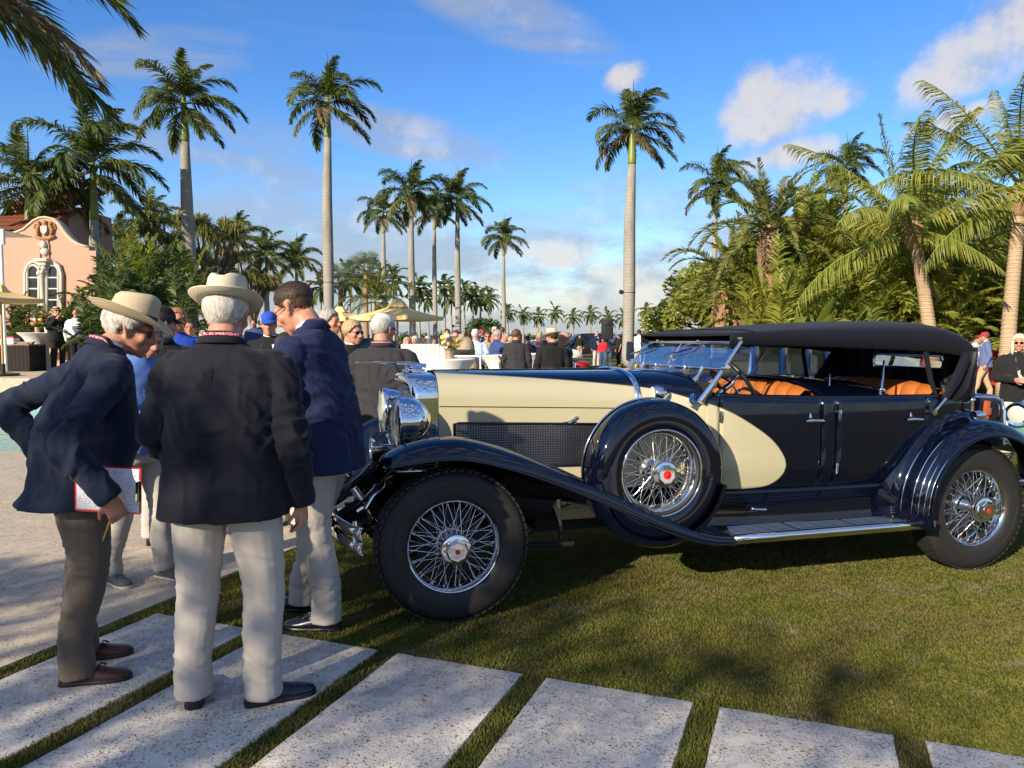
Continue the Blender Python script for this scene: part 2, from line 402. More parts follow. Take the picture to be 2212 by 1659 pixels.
def build_ground():
    PX0, PX1, PY0, PY1 = -22.0, -6.2, 10.7, 18.0
    xs = [-3000, PX0, PX1, 3000]; ys = [-400, PY0, PY1, 4000]
    b = MB()
    for i in range(3):
        for j in range(3):
            if (i, j) == (1, 1): continue
            b.poly([(xs[i], ys[j], 0), (xs[i + 1], ys[j], 0), (xs[i + 1], ys[j + 1], 0), (xs[i], ys[j + 1], 0)])
    b.build('lawn', M['lawn'], kind='structure', smooth=0)
    # pool basin and water
    t = NT('pool_basin_tile'); t.set(Base_Color=t.mix(t.noise(t.pos(), 4, 3), (.10, .36, .38), (.16, .46, .47)), Roughness=.4)
    b = MB(); b.poly([(PX0, PY0, -1.4), (PX1, PY0, -1.4), (PX1, PY1, -1.4), (PX0, PY1, -1.4)])
    for (a, c) in (((PX0, PY0), (PX1, PY0)), ((PX1, PY0), (PX1, PY1)), ((PX1, PY1), (PX0, PY1)), ((PX0, PY1), (PX0, PY0))):
        b.poly([(a[0], a[1], -1.4), (c[0], c[1], -1.4), (c[0], c[1], 0.0), (a[0], a[1], 0.0)])
    b.build('pool_basin', t.m, kind='structure', smooth=0)
    t = NT('pool_water'); v = t.pos()
    t.set(Base_Color=(.03, .30, .33), Roughness=.06, Transmission_Weight=.25, IOR=1.33)
    t.bump(t.noise(v, 3.5, 4, .6, .8), .55, .08)
    b = MB(); b.poly([(PX0, PY0, -.10), (PX1, PY0, -.10), (PX1, PY1, -.10), (PX0, PY1, -.10)]); b.build('pool_water', t.m, kind='structure', smooth=0)
    # stone deck along the pool (12 mm above the turf), edge along the slab grid
    def edge(y): return S0.x + E1.x * -1.70 + E2.x * ((y - (S0.y + E1.y * -1.70)) / E2.y)
    b = MB(); z0, z1 = -.05, .014
    def slab(p): b.prism([(x, y, z0) for x, y in p], (0, 0, z1 - z0))
    slab([(-40, -30), (edge(-30), -30), (edge(PY0), PY0), (-40, PY0)])
    slab([(PX1, PY0 + .002), (edge(PY0), PY0 + .002), (.4, PY1), (PX1, PY1)])
    slab([(-40, PY0 + .002), (PX0, PY0 + .002), (PX0, PY1), (-40, PY1)])
    b.build('pool_deck', M['deck'], kind='structure', smooth=0)
    # the raised terrace beyond the pool
    b = MB(); b.box((-22, 33.5, .325), (34, 30.9, .65), bevel=.03); b.build('terrace', M['deck'], kind='structure', smooth=30)
    # single big slabs with turf joints
    path = empty('path'); path['kind'] = 'structure'
    rnd = random.Random(3)
    for k in range(-2, 7):
        s0 = k * .787 + (.0 if k < 5 else .01); w = .675 + rnd.uniform(-.012, .012)
        nseg = 26; Ln = 2.3; pts = []
        def wob(a): return mnoise.noise(Vector((a * 9.0, k * 3.1, 0))) * .006 + mnoise.noise(Vector((a * 34.0, k * 5.1, 2))) * .004
        far = [(s0 + w * i / nseg, wob(i / nseg)) for i in range(nseg + 1)]
        right = [(s0 + w + wob(3 + i / 44), -Ln * i / 44) for i in range(1, 45)]
        near = [(s0 + w * (1 - i / nseg), -Ln + wob(5 + i / nseg)) for i in range(1, nseg + 1)]
        left = [(s0 + wob(7 + i / 44), -Ln * (1 - i / 44)) for i in range(1, 44)]
        # round the four corners a little
        ring = far + right + near + left
        top = [slab_pt(a, c, .014) for a, c in ring]; cx = sum((p for p in top), Vector()) / len(top)
        inset = [p + (cx - p).normalized() * .010 + Vector((0, 0, .0)) for p in top]
        low = [Vector((p.x, p.y, .007)) for p in top]; base = [Vector((p.x, p.y, -.06)) for p in top]
        b = MB(); m = len(ring)
        b.rings([base, low, inset], cap0=False, cap1=True)
        b.build('slab', M['coral'], path, smooth=50)
build_ground()

def build_grass():
    rs = np.random.RandomState(5)
    n = 520000
    # sample density falling with distance, inside the view wedge
    y = 2.45 + (rs.rand(n) ** 1.9) * 7.0; x = (rs.rand(n) * 2 - 1) * (.70 * y + .35)
    dx = x - S0.x; dy = y - S0.y; s = dx * E1.x + dy * E1.y; t = dx * E2.x + dy * E2.y
    keep = s > -1.69
    k = np.floor(s / .787); fr = s - k * .787
    on_slab = (t < .005) & (fr < .672) & (k >= -2)
    keep &= ~on_slab
    x, y, s, t = x[keep], y[keep], s[keep], t[keep]; n = len(x)
    a = rs.rand(n) * 2 * PI; h = .006 + rs.rand(n) * .009 + .009 * (t < .03); w = .0022 + rs.rand(n) * .0022 + .0006 * y
    lean = rs.rand(n) * .9; b2 = rs.rand(n) * 2 * PI
    V = np.zeros((n, 3, 3))
    V[:, 0] = np.stack([x - np.cos(a) * w, y - np.sin(a) * w, np.full(n, -.002)], 1)
    V[:, 1] = np.stack([x + np.cos(a) * w, y + np.sin(a) * w, np.full(n, -.002)], 1)
    V[:, 2] = np.stack([x + np.cos(b2) * h * lean, y + np.sin(b2) * h * lean, h], 1)
    me = bpy.data.meshes.new('grass'); me.vertices.add(n * 3); me.vertices.foreach_set('co', V.ravel())
    me.loops.add(n * 3); me.loops.foreach_set('vertex_index', np.arange(n * 3, dtype=np.int32))
    me.polygons.add(n); me.polygons.foreach_set('loop_start', np.arange(0, n * 3, 3, dtype=np.int32))
    me.update(calc_edges=True); me.materials.append(M['blade'])
    tag(link('grass', me), 'short mown turf blades on the lawn and between the slabs', 'grass', kind='stuff')
build_grass()

# ------------------------------------------------------------------ unseen clubhouse and trees added behind the viewer; crowns shaped for foreground shade
M['stucco'] = m_plain('pink_stucco', (.47, .285, .205), .9, var=.10, scale=3, bump=.35, bscale=60)
M['rooftile'] = m_plain('clay_tile', (.32, .11, .055), .8, var=.45, scale=9, bump=.3)
M['darkglass'] = m_plain('dark_window_glass', (.012, .015, .02), .08, var=.3, scale=2, spec=.6)
M['stone_trim'] = m_plain('stone_trim', (.50, .47, .42), .85, var=.12, scale=12, bump=.3)
def build_rear_house():
    """low unseen clubhouse and trees added behind the viewer; the crowns are shaped to cast the foreground shade"""
    tanE = math.tan(SUN_EL)
    def qp(q, p): return Vector((.8 * q + .6 * p, -.6 * q + .8 * p, 0))
    root = empty('clubhouse', (0, 0, 0), label='long low pink stucco clubhouse added out of view behind the viewer', cat='building')
    A = qp(-16, -22); d = (qp(8, -15.5) - A).normalized(); nrm = Vector((-d.y, d.x, 0)); back = -nrm; Ln = 24; Z = Vector((0, 0, 1))
    b = MB(); b.prism([A, A + back * 8, A + back * 8 + Z * 3.6, A + Z * 3.6], d * Ln); b.build('wall', M['stucco'], root, smooth=0)
    b = MB(); b.prism([A + nrm * .5 + Z * 3.61, A + back * 8.5 + Z * 3.61, A + back * 4 + Z * 5.0], d * Ln); b.build('roof', M['rooftile'], root, smooth=0)
    for i in range(6):
        x = 2 + i * 4; b = MB(); pts = [(x - .7, .3), (x + .7, .3), (x + .7, 2.2)] + [(x + .7 * math.cos(a), 2.2 + .7 * math.sin(a)) for a in np.linspace(0.2, PI - .2, 9)] + [(x - .7, 2.2)]
        b.prism([A + d * u + nrm * .02 + Z * z for u, z in pts], back * .05); b.build('window', M['darkglass'], root, smooth=0)
    qs = [-10, -7.5, -6.4, -6.0, -4.9, -4.4, -3.8, -3.0, -2.5, -2.2, -1.5, -.9, -.5, -.2, 1.0, 3.0]; pe = [.2, 1.1, 1.6, 2.3, 3.3, 4.2, 5.0, 5.2, 4.8, 3.6, 4.1, 4.6, 3.6, 3.3, 3.0, 3.0]  # crown outline of the added trees, fitted to the foreground shade edge
    P0 = -9.0; rs = np.random.RandomState(17)
    for (q0, q1) in ((-10.2, -6.9), (-6.9, -4.0), (-4.0, -1.6), (-1.6, 3.2)):
        qc = (q0 + q1) / 2; o = qp(qc, P0); t = empty('unseen_shade_tree', (o.x, o.y, 0), label='leafy tree in the unseen row added to shade the foreground', cat='tree', group='unseen trees added for foreground shade')
        b = MB(); b.tube(catmull([(0, 0, -.1), (.05, 0, 2.2), (0, .05, 4.6)], 4), np.linspace(.22, .10, 9), 10); lb = MB()
        n = int((q1 - q0) / .28)
        for i in range(n):
            q = q0 + (q1 - q0) * (i + .5) / n; dp = rs.uniform(-1.2, 1.2); zt = (np.interp(q, qs, pe) - P0 - dp) * tanE; zb = (.2 - P0 - dp) * tanE; c0 = qp(q, P0 + dp) - o; m = max(2, int((zt - zb) / .5))
            for k in range(m): z = zb + (zt - zb) * (k + .5) / m; leaf_cloud(lb, rs, (c0.x, c0.y, z), (.36, .36, .30), int(SHADE_N * np.interp(q, [-5, -4, -2.4, -1.8], [1.6, 1.15, 1.0, .5])), .085)
            if i % 3 == 1: b.tube(catmull([(0, 0, 3.2), (c0.x * .5, c0.y * .5, 4.2), (c0.x, c0.y, (zt + zb) / 2)], 3), np.linspace(.08, .03, 7), 6)
        b.build('trunk', M['bark'], t, smooth=180); lb.build('crown', M['dark_leaf'], t, smooth=0, fixn=False)
SHADE_N = 76
M['royal_leaf'] = m_leaf('royal_palm_leaf', (.040, .078, .020), (.125, .145, .036))
M['royal_dry'] = m_leaf('old_palm_leaf', (.11, .10, .045), (.20, .15, .08), trans=.15)
M['coco_leaf'] = m_leaf('coconut_leaf', (.12, .17, .028), (.29, .285, .055))
M['date_leaf'] = m_leaf('date_palm_leaf', (.085, .110, .024), (.20, .19, .045))
M['areca_leaf'] = m_leaf('areca_leaf', (.085, .155, .024), (.31, .295, .05), trans=.36)
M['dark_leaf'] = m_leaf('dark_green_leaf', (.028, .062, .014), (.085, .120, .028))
M['yellow_leaf'] = m_leaf('yellowing_leaf', (.22, .19, .03), (.34, .24, .05))
M['silver_leaf'] = m_leaf('silver_palm_leaf', (.14, .18, .14), (.22, .26, .20))
M['croton_red'] = m_leaf('red_cordyline_leaf', (.35, .02, .05), (.55, .05, .09))
M['croton_gold'] = m_leaf('golden_croton_leaf', (.42, .25, .03), (.55, .20, .04))
M['shaft'] = m_plain('green_crownshaft', (.16, .21, .035), .45, var=.35, scale=2.2)
def m_trunk(name, c1, c2, ring=9.0, rough=.9, rb=.5, rd=.45):
    t = NT(name); v = t.coord('Object'); s = t.N('ShaderNodeSeparateXYZ'); t.L(v, s.inputs[0])
    w = t.N('ShaderNodeTexWave', bands_direction='Z'); w.inputs['Scale'].default_value = ring * .3; w.inputs['Distortion'].default_value = 3.5; w.inputs['Detail'].default_value = 3; w.inputs['Detail Scale'].default_value = 2.5; t.L(v, w.inputs['Vector'])
    n = t.noise(v, 3.2, 5, .65)
    c = t.mix(n, c1, c2); c = t.mix(t.ramp(w.outputs['Fac'], [(.0, rd), (.22, 0)]), c, tuple(x * .35 for x in c1))
    c = t.mix(t.ramp(t.noise(t.coord('Object', (1, 1, .25)), 1.6, 4, .7), [(.48, 0), (.70, .55)]), c, tuple(x * .55 for x in c1))
    t.set(Base_Color=c, Roughness=rough, Specular_IOR_Level=.2)
    t.bump(t.math('ADD', t.math('MULTIPLY', w.outputs['Fac'], rb), t.noise(v, 26, 4)), .4, .025); return t.m
M['royal_trunk'] = m_trunk('royal_palm_trunk', (.22, .205, .175), (.40, .375, .325), 8, rb=.12, rd=.22)
M['coco_trunk'] = m_trunk('coconut_trunk', (.34, .24, .15), (.52, .39, .26), 17)
M['date_trunk'] = m_trunk('date_palm_trunk', (.25, .155, .085), (.40, .26, .15), 22)
M['bark'] = m_plain('bark', (.16, .12, .085), .9, var=.4, scale=7, bump=.6)
WIND = np.array([1.0, .15, .05])

def frond_mesh(name, az, el, L, mat, nleaf=60, leaf=.22, g=1.0, wind=.5, plume=.35, width=.030, seg=14, vee=.0, lwind=.4, ldroop=.35, bare=.10, rw=.022, seed=0, tw=.8):
    """one feather leaf: midrib and two rows of narrow leaflets, bent by its weight and the wind"""
    rs = np.random.RandomState(abs(seed * 1000 + int(az * 97) + int(el * 31)))
    d = np.array([math.cos(az) * math.cos(el), math.sin(az) * math.cos(el), math.sin(el)]); p = np.zeros(3); P = [p.copy()]; Dv = [d.copy()]
    for i in range(seg):
        t = (i + 1) / seg
        d = d + np.array([0, 0, -1.0]) * g * t / seg * 2.0 + WIND * wind * t / seg * 1.6; d /= np.linalg.norm(d)
        p = p + d * L / seg; P.append(p.copy()); Dv.append(d.copy())
    P = np.array(P); Dv = np.array(Dv)
    b = MB(); b.tube(P, np.linspace(rw * 1.3, .004, len(P)) * (L / 3.0) ** .5, 4, cap=False); b.cur = 1
    V = []; F = []; k = 0
    for i in range(nleaf):
        t = bare + (1 - bare) * (i + rs.rand() * .6) / nleaf
        f = t * seg; j = min(int(f), seg - 1); u = f - j; q = P[j] * (1 - u) + P[j + 1] * u; d = Dv[j] * (1 - u) + Dv[j + 1] * u; d /= np.linalg.norm(d)
        sd = np.cross(d, [0, 0, 1.0]); ns = np.linalg.norm(sd)
        if ns < 1e-3: sd = np.array([-math.sin(az), math.cos(az), 0]); ns = 1
        sd /= ns; upv = np.cross(sd, d)
        prof = (math.sin(PI * min(1, .14 + .80 * t)) ** .55) * (1.0 - .25 * t)
        ll = leaf * L * prof * rs.uniform(.85, 1.1)
        for sg in (-1, 1):
            ang = R(58 - 26 * t) + rs.uniform(-.12, .12)
            e = d * math.cos(ang) + sd * sg * math.sin(ang) + upv * (vee + rs.uniform(-1, 1) * plume) + WIND * lwind * .6
            e[2] -= ldroop * .5; e /= np.linalg.norm(e)
            m = q + e * ll * .5; e2 = e + np.array([0, 0, -ldroop]) + WIND * lwind * .5; e2 /= np.linalg.norm(e2); tip = m + e2 * ll * .5
            wd = np.cross(e, upv + rs.uniform(-tw, tw, 3)); wd /= np.linalg.norm(wd) + 1e-9; w = width * rs.uniform(.8, 1.2)
            V += [q - wd * w * .35, q + wd * w * .35, m + wd * w * .5, m - wd * w * .5, tip]
            F += [(k, k + 1, k + 2, k + 3), (k + 3, k + 2, k + 4)]; k += 5
    b.add(V, F)
    me = b.mesh(name, [M['shaft'] if mat is not M['royal_dry'] else mat, mat], smooth=0, fixn=False); return me

FROND = {}
def frond_set(kind):
    """12 compass directions x 4 heights, shared by every palm of that kind"""
    if kind in FROND: return FROND[kind]
    out = {}
    for a in range(12):
        az = a * PI / 6
        for e in range(4):
            if kind == 'royal':
                el = (1.30, .85, .35, -.30)[e]; m = M['royal_leaf'] if (e < 3 or a % 3) else M['royal_dry']
                out[a, e] = frond_mesh('royal_frond', az, el, 2.75 * (.75, 1, 1, .95)[e], m, 84, .30, (1.3, 1.8, 1.9, 1.2)[e], .60, .45, .050, lwind=.45, ldroop=.5, seed=1)
            elif kind == 'coco':
                el = (1.25, .80, .30, -.25)[e]
                out[a, e] = frond_mesh('coconut_frond', az, el, 4.0 * (.8, 1, 1, .9)[e], M['coco_leaf'], 84, .25, (.5, .75, .8, .7)[e],  .42, .14, .034, vee=-.1, lwind=.38, ldroop=.85, seed=2, rw=.03)
            elif kind == 'date':
                el = (1.2, .80, .35, -.10)[e]
                out[a, e] = frond_mesh('date_frond', az, el, 3.0 * (.8, 1, 1, .9)[e], M['date_leaf'], 62, .14, (1.1, 1.7, 1.7, 1.3)[e], .18, .22, .036, vee=.35, lwind=.12, ldroop=.15, seed=3, tw=1.2)
            elif kind == 'areca':
                el = (1.35, 1.05, .75, .35)[e]
                out[a, e] = frond_mesh('areca_frond', az, el, 2.5, M['areca_leaf'], 34, .25, (.6, .95, 1.2, 1.2)[e], .12, .10, .062, vee=.40, lwind=.10, ldroop=.45, seed=4, tw=1.5)
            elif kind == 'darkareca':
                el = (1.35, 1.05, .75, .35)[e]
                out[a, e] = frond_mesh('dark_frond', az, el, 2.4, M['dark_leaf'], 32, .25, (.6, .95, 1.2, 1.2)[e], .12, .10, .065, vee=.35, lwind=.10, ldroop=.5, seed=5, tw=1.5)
            elif kind == 'far':
                el = (1.2, .6, .1, -.6)[e]
                out[a, e] = frond_mesh('far_frond', az, el, 2.6, M['royal_leaf'], 26, .28, 1.6, .75, .4, .15, 8, lwind=.55, ldroop=.5, seed=6, rw=.05)
    FROND[kind] = out; return out

def add_fronds(root, kind, top, n, rs, scale=1.0, dist=(3, 6, 6, 3), name='frond', spread=.10):
    fs = frond_set(kind); a = rs.randint(12); k = 0
    for e, cnt in enumerate(dist):
        for i in range(cnt):
            az = int((a + i * 12.0 / max(cnt, 1) + rs.rand() * 1.2)) % 12
            h = top + np.array([rs.uniform(-1, 1) * spread, rs.uniform(-1, 1) * spread, (1.5 - e) * .16]) * scale
            s = scale * rs.uniform(.88, 1.1)
            link(name, fs[az, e], root, tuple(h), (rs.uniform(-.08, .08), rs.uniform(-.08, .08), rs.uniform(-.25, .25)), s); k += 1
        a += 2
def trunk_part(root, pts, rad, mat, name='trunk', seg=14, sub=4):
    P = catmull(pts, sub); rr = np.interp(np.linspace(0, 1, len(P)), np.linspace(0, 1, len(rad)), rad)
    b = MB(); b.tube(P, rr, seg, up=(0, 1, 0)); return b.build(name, mat, root, smooth=180)

def royal(px, crown_y, depth, scale, label, group, seed, tw=.27, lean=0.0, base_z=0.0, far=False, shaft=True, light=None):
    tw *= .82; scale *= .84; crown_y += 14 * 30 / depth
    rs = np.random.RandomState(seed); c = at(px, crown_y, depth); Hc = c.z - base_z
    root = empty('royal_palm', (c.x - lean, c.y, base_z), label=label, cat='palm tree', group=group)
    sh = 1.75 * scale if shaft else .4; Ht = max(Hc - sh, .5)
    trunk_part(root, [(0, 0, -.1), (lean * .2 + .03, 0, Ht * .35), (lean * .55 - .02, 0, Ht * .7), (lean * .95, 0, Ht)],
               [tw * 1.35, tw * 1.02, tw * 1.12, tw * 1.10, tw * .95, tw * .72], M['royal_trunk'], seg=8 if far else 14)
    trunk_part(root, [(lean * .95, 0, Ht - .02), (lean * .97, 0, Ht + sh * .3), (lean, 0, Ht + sh + .2 * scale)], [tw * .74, tw * .80, tw * .62, tw * .36], M['shaft'], 'crownshaft', 8 if far else 12)
    top = np.array([lean, 0, Hc])
    if far: add_fronds(root, 'far', top, 0, rs, scale, (3, 6, 6, 5))
    else:
        add_fronds(root, 'royal', top, 0, rs, scale, (2, 5, 6, 5))
        b = MB(); b.tube([(lean, 0, Hc), (lean + .05, 0, Hc + 1.4 * scale), (lean + .03, .02, Hc + 2.3 * scale)], [.05, .03, .008], 5); b.build('spear_leaf', M['royal_leaf'], root)
    if light is not None:
        zz = at(px, light, depth).z - base_z
        b = MB(); b.tube([(math.cos(a) * (tw * 1.12) + lean * .5, math.sin(a) * tw * 1.12, zz) for a in np.linspace(0, 2 * PI, 15)[:-1]], .012, 5, loop=True)
        b.box((lean * .5 - tw - .12, -.05, zz + .02), (.16, .12, .16), rot=(0, .4, .3), bevel=.02)
        b.build('spotlight', M['matte_black'], root)
    return root
def coconut(px, crown_y, bx, depth, scale, label, seed):
    rs = np.random.RandomState(seed); c = at(px, crown_y, depth); xb = (bx - 1106) / FPX * depth
    root = empty('coconut_palm', (xb, depth, 0), label=label, cat='palm tree'); dx = c.x - xb
    b = trunk_part(root, [(0, 0, -.1), (dx * .25, 0, c.z * .33), (dx * .62, 0, c.z * .66), (dx, 0, c.z - .3)], [.24, .19, .175, .165, .155], M['coco_trunk'], seg=14)
    # ring scars
    trunk_part(root, [(dx * .97, 0, c.z - .75), (dx, 0, c.z - .35), (dx, 0, c.z + .15)], [.17, .27, .30, .16], M['date_trunk'], 'leaf_boss', 12)
    P = catmull([(0, 0, -.1), (dx * .25, 0, c.z * .33), (dx * .62, 0, c.z * .66), (dx, 0, c.z - .3)], 16)
    rb = MB()
    for i in range(3, len(P) - 2):
        rr = np.interp(i / len(P), [0, .25, .5, .75, 1], [.24, .19, .175, .165, .155]); rb.tube([P[i], P[i] + np.array([0, 0, .03])], [rr * 1.07, rr * 1.0], 14)
    rb.build('ring_scars', M['coco_trunk'], root, smooth=40)
    add_fronds(root, 'coco', np.array([dx, 0, c.z]), 0, rs, scale, (3, 6, 6, 4), spread=.16)
    for i in range(5):
        a = i * 1.3; b = MB(); b.ball((dx + math.cos(a) * .26, math.sin(a) * .26, c.z - .28), (.10, .10, .13), 10, 7); b.build('coconut', M['shaft'], root)
    return root
def datepalm(px, crown_y, depth, scale, label, seed, tr=.30, boss=True, stems=1):
    rs = np.random.RandomState(seed); c = at(px, crown_y, depth)
    root = empty('date_palm', (c.x, depth, 0), label=label, cat='palm tree')
    for k in range(stems):
        ox = (k - (stems - 1) / 2) * .75
        zt = c.z - (2.1 * scale if boss else .5) - .15 * k
        trunk_part(root, [(ox, 0, -.1), (ox, 0, zt * .5), (ox, 0, zt + .2)], [tr * 1.15, tr, tr, tr * 1.02], M['date_trunk'], seg=14)
        if boss:
            trunk_part(root, [(ox, 0, zt), (ox, 0, zt + .6 * scale), (ox, 0, zt + 1.4 * scale), (ox, 0, c.z + .1)], [tr * .9, tr * 1.25, tr * 1.4, tr * 1.25, tr * .6], M['date_trunk'], 'pineapple_boss', 14)
            b = MB(); nst = 150
            for i in range(nst):
                u = i / nst; z = zt + .15 + u * (c.z - zt - .1); a = i * 2.39996
                rr = tr * np.interp(u, [0, .3, .65, .9, 1], [.95, 1.25, 1.38, 1.25, .9])
                o = np.array([math.cos(a), math.sin(a), 0]); q = np.array([ox, 0, z]) + o * rr * .93
                b.tube([q, q + o * .07 * scale + np.array([0, 0, .12 * scale])], [.055 * scale, .03 * scale], 4, flat=.6)
            b.build('cut_leaf_bases', M['bark'], root, smooth=0)
        else:
            b = MB(); nst = int(90 * zt / 3)
            for i in range(nst):
                u = i / nst; z = u * zt; a = i * 2.39996; o = np.array([math.cos(a), math.sin(a), 0]); q = np.array([ox, 0, z]) + o * tr * .97
                b.tube([q, q + o * .05 + np.array([0, 0, .10])], [.075, .03], 4, flat=.7)
            b.build('cut_leaf_bases', M['date_trunk'], root, smooth=0)
    add_fronds(root, 'date', np.array([0, 0, c.z]), 0, rs, scale, (6, 10, 11, 8), spread=.22)
    return root
def areca(x, y, h, seed, kind='areca', label='arching yellow green areca palm clump in the dense thicket', group='areca palms in the thicket', n=(4, 5, 5, 3), scale=1.0, base=0.0, stems=4):
    rs = np.random.RandomState(seed)
    root = empty('areca_palm', (x, y, base), label=label, cat='palm plant', group=group)
    b = MB(); tops = []
    for i in range(stems):
        a = rs.rand() * 6.28; r0 = rs.rand() * .35; tz = max(h - 1.3 * scale - rs.rand() * h * .35, .25); p0 = np.array([math.cos(a) * r0, math.sin(a) * r0, -.05]); p1 = p0 * (1 + rs.rand() * 2.0); p1[2] = tz
        b.tube(catmull([p0, (p0 + p1) / 2 + np.array([0, 0, .05]), p1], 4), [.055] * 9, 6); tops.append(p1)
    b.build('stems', M['shaft'], root, smooth=180)
    for i, tp in enumerate(tops):
        d = tuple(max(1, int(round(c / stems * 1.7))) for c in n)
        add_fronds(root, kind, tp, 0, rs, scale, d, spread=.05)
    return root

def leaf_cloud(b, rs, c, r, n, size=.12, flat=.5):
    """n pointed leaves scattered through an ellipsoid shell"""
    r = np.asarray(r, float); u = rs.normal(size=(n, 3)); u /= np.linalg.norm(u, axis=1)[:, None]; k = rs.rand(n) ** .45
    p = np.asarray(c) + u * k[:, None] * r
    a = rs.normal(size=(n, 3)); a[:, 2] *= .5; a /= np.linalg.norm(a, axis=1)[:, None]
    w = np.cross(a, u + rs.normal(size=(n, 3)) * .6); w /= np.linalg.norm(w, axis=1)[:, None] + 1e-9
    s = (size * rs.uniform(.6, 1.3, n))[:, None]
    V = np.stack([p - a * s, p + w * s * .38, p + a * s, p - w * s * .38], 1).reshape(-1, 3)
    b.add(V, [(i * 4, i * 4 + 1, i * 4 + 2, i * 4 + 3) for i in range(n)])
def broad_tree(x, y, h, rad, label, seed, mat, n=5000, size=.16, name='broadleaf_tree', cat='tree', trunk_h=.35, group=None, base=0.0):
    rs = np.random.RandomState(seed); root = empty(name, (x, y, base), label=label, cat=cat, group=group)
    b = MB(); b.tube(catmull([(0, 0, -.1), (.1, 0, h * trunk_h * .6), (0, 0, h * trunk_h * 1.4)], 4), np.linspace(.05, .03, 9) * h * .55, 8)
    cl = []
    for i in range(9):
        a = i * 2.4 + rs.rand(); rr = rad * rs.uniform(.35, .75); z = h * rs.uniform(trunk_h + .08, .86); q = (math.cos(a) * rr, math.sin(a) * rr, z)
        b.tube(catmull([(0, 0, h * trunk_h), (q[0] * .5, q[1] * .5, (h * trunk_h + z) / 2 + .1), q], 3), np.linspace(.02, .008, 7) * h * .6, 5); cl.append(q)
    b.build('trunk', M['bark'], root, smooth=180)
    b = MB(); cl.append((0, 0, h * .8)); cl.append((0, 0, h * .6))
    for q in cl: leaf_cloud(b, rs, q, (rad * .5, rad * .5, h * .17), n // len(cl), size)
    b.build('crown', mat, root, smooth=0, fixn=False); return root

GROVE = ['royal palm crown leaning over the pink gable top', 'royal palm behind the tufted tree nearest the gable', 'royal palm with a yellow leaf above the tufted trees', 'royal palm standing just left of the dark haired man', 'dark royal palm between the pale hat and the dark haired man', 'royal palm right above the dark haired man', 'low royal palm behind the pale straw hat', 'far royal palm above the white cap, behind fan palms', 'far royal palm behind the silver fan palms', 'far royal palm behind the low date palm', 'small royal palm beside the tall one over the dark haired man'] + ['far royal palm in the crowded row behind the yellow parasol'] * 8
def build_palms():
    g = 'tall royal palms standing over the lawn'
    royal(200, 340, 27.5, 1.3, 'royal palm with ringed trunk rising behind the pink curved gable', None, 1, .24, base_z=.6)
    royal(397, 205, 30, 1.02, 'tall royal palm with pale trunk behind the straw hat men, right of gable', None, 2, .27, lean=-.1)
    royal(707, 205, 32, .98, 'tall slender royal palm with drooping crown above the dark haired man', None, 3, .24, lean=.1, light=610)
    royal(828, 450, 55, 1.0, 'royal palm leaning beside the yellow parasol, left of its cluster', None, 4, .20)
    royal(888, 405, 48, 1.08, 'tallest royal palm in the cluster behind the yellow parasol', None, 5, .23, light=640)
    royal(938, 445, 60, 1.05, 'darker royal palm in the middle of the cluster behind the parasol', None, 6, .20)
    royal(988, 418, 50, 1.05, 'windblown royal palm at the right of the cluster behind the parasol', None, 7, .22, light=705)
    royal(1088, 505, 62, 1.0, 'lone royal palm with dark trunk standing over the crowd', None, 8, .19, light=708)
    royal(1366, 262, 32, 1.0, 'tall royal palm with a spotlight on its trunk beside the loudspeaker', None, 9, .27, lean=.12, light=632)
    royal(1548, 382, 46, 1.1, 'thin royal palm rising behind the double stemmed date palm', None, 10, .18, lean=.05)
    royal(1828, 352, 44, 1.0, 'royal palm crown showing behind the big coconut palm', None, 11, .20)
    royal(-110, -120, 13, 1.5, 'royal palm whose dark hanging leaves fill the upper corner', None, 12, .25, lean=.1, base_z=.0)
    royal(60, 375, 27, 1.0, 'dense royal palm behind the tiled roof', None, 13, .22, base_z=.6)
    # middle distance on the left
    k = 20
    for (px, cy, d, s) in [(120, 440, 30, .9), (260, 520, 40, .95), (322, 470, 38, .95), (512, 505, 48, .95), (575, 540, 44, .9), (640, 552, 50, .95), (455, 575, 42, .8), (755, 598, 70, .95), (800, 590, 78, .95), (850, 600, 85, 1.0), (692, 612, 62, .8),
                           (905, 615, 90, .95), (925, 640, 110, 1), (960, 612, 95, 1.0), (975, 640, 110, 1), (1003, 625, 100, 1.0), (1022, 640, 115, 1), (1038, 640, 100, 1.0), (1056, 640, 120, 1.0)]:
        royal(px, cy, d, s, GROVE[k - 20], None if k < 31 else 'royal palms crowded behind the yellow parasol', k, .17, far=d > 60, base_z=.3 if px < 500 else 0); k += 1
    for (px, cy) in [(1097, 672), (1130, 676), (1163, 680), (1200, 672), (1238, 682), (1275, 676), (1313, 684), (1348, 682), (1394, 668), (1434, 664)]:
        royal(px, cy, 150, 1.05 + .06 * math.sin(px), 'small far royal palm in the row along the waterfront', 'row of far royal palms along the waterfront', k, .22, far=True); k += 1
    coconut(1975, 480, 2022, 22, 1.0, 'coconut palm with tan leaning trunk and coconuts, left of the two', 40)
    coconut(2205, 408, 2172, 21, 1.0, 'coconut palm with ringed trunk rising behind the red plants', 41)
    datepalm(1665, 492, 25, 1.0, 'date palm with a thick brown pineapple boss under its crown', 42, .27)
    datepalm(1580, 610, 27, .88, 'low date palm with two rough stems and yellowing leaves', 43, .24, False, 2)
build_palms(); build_rear_house()

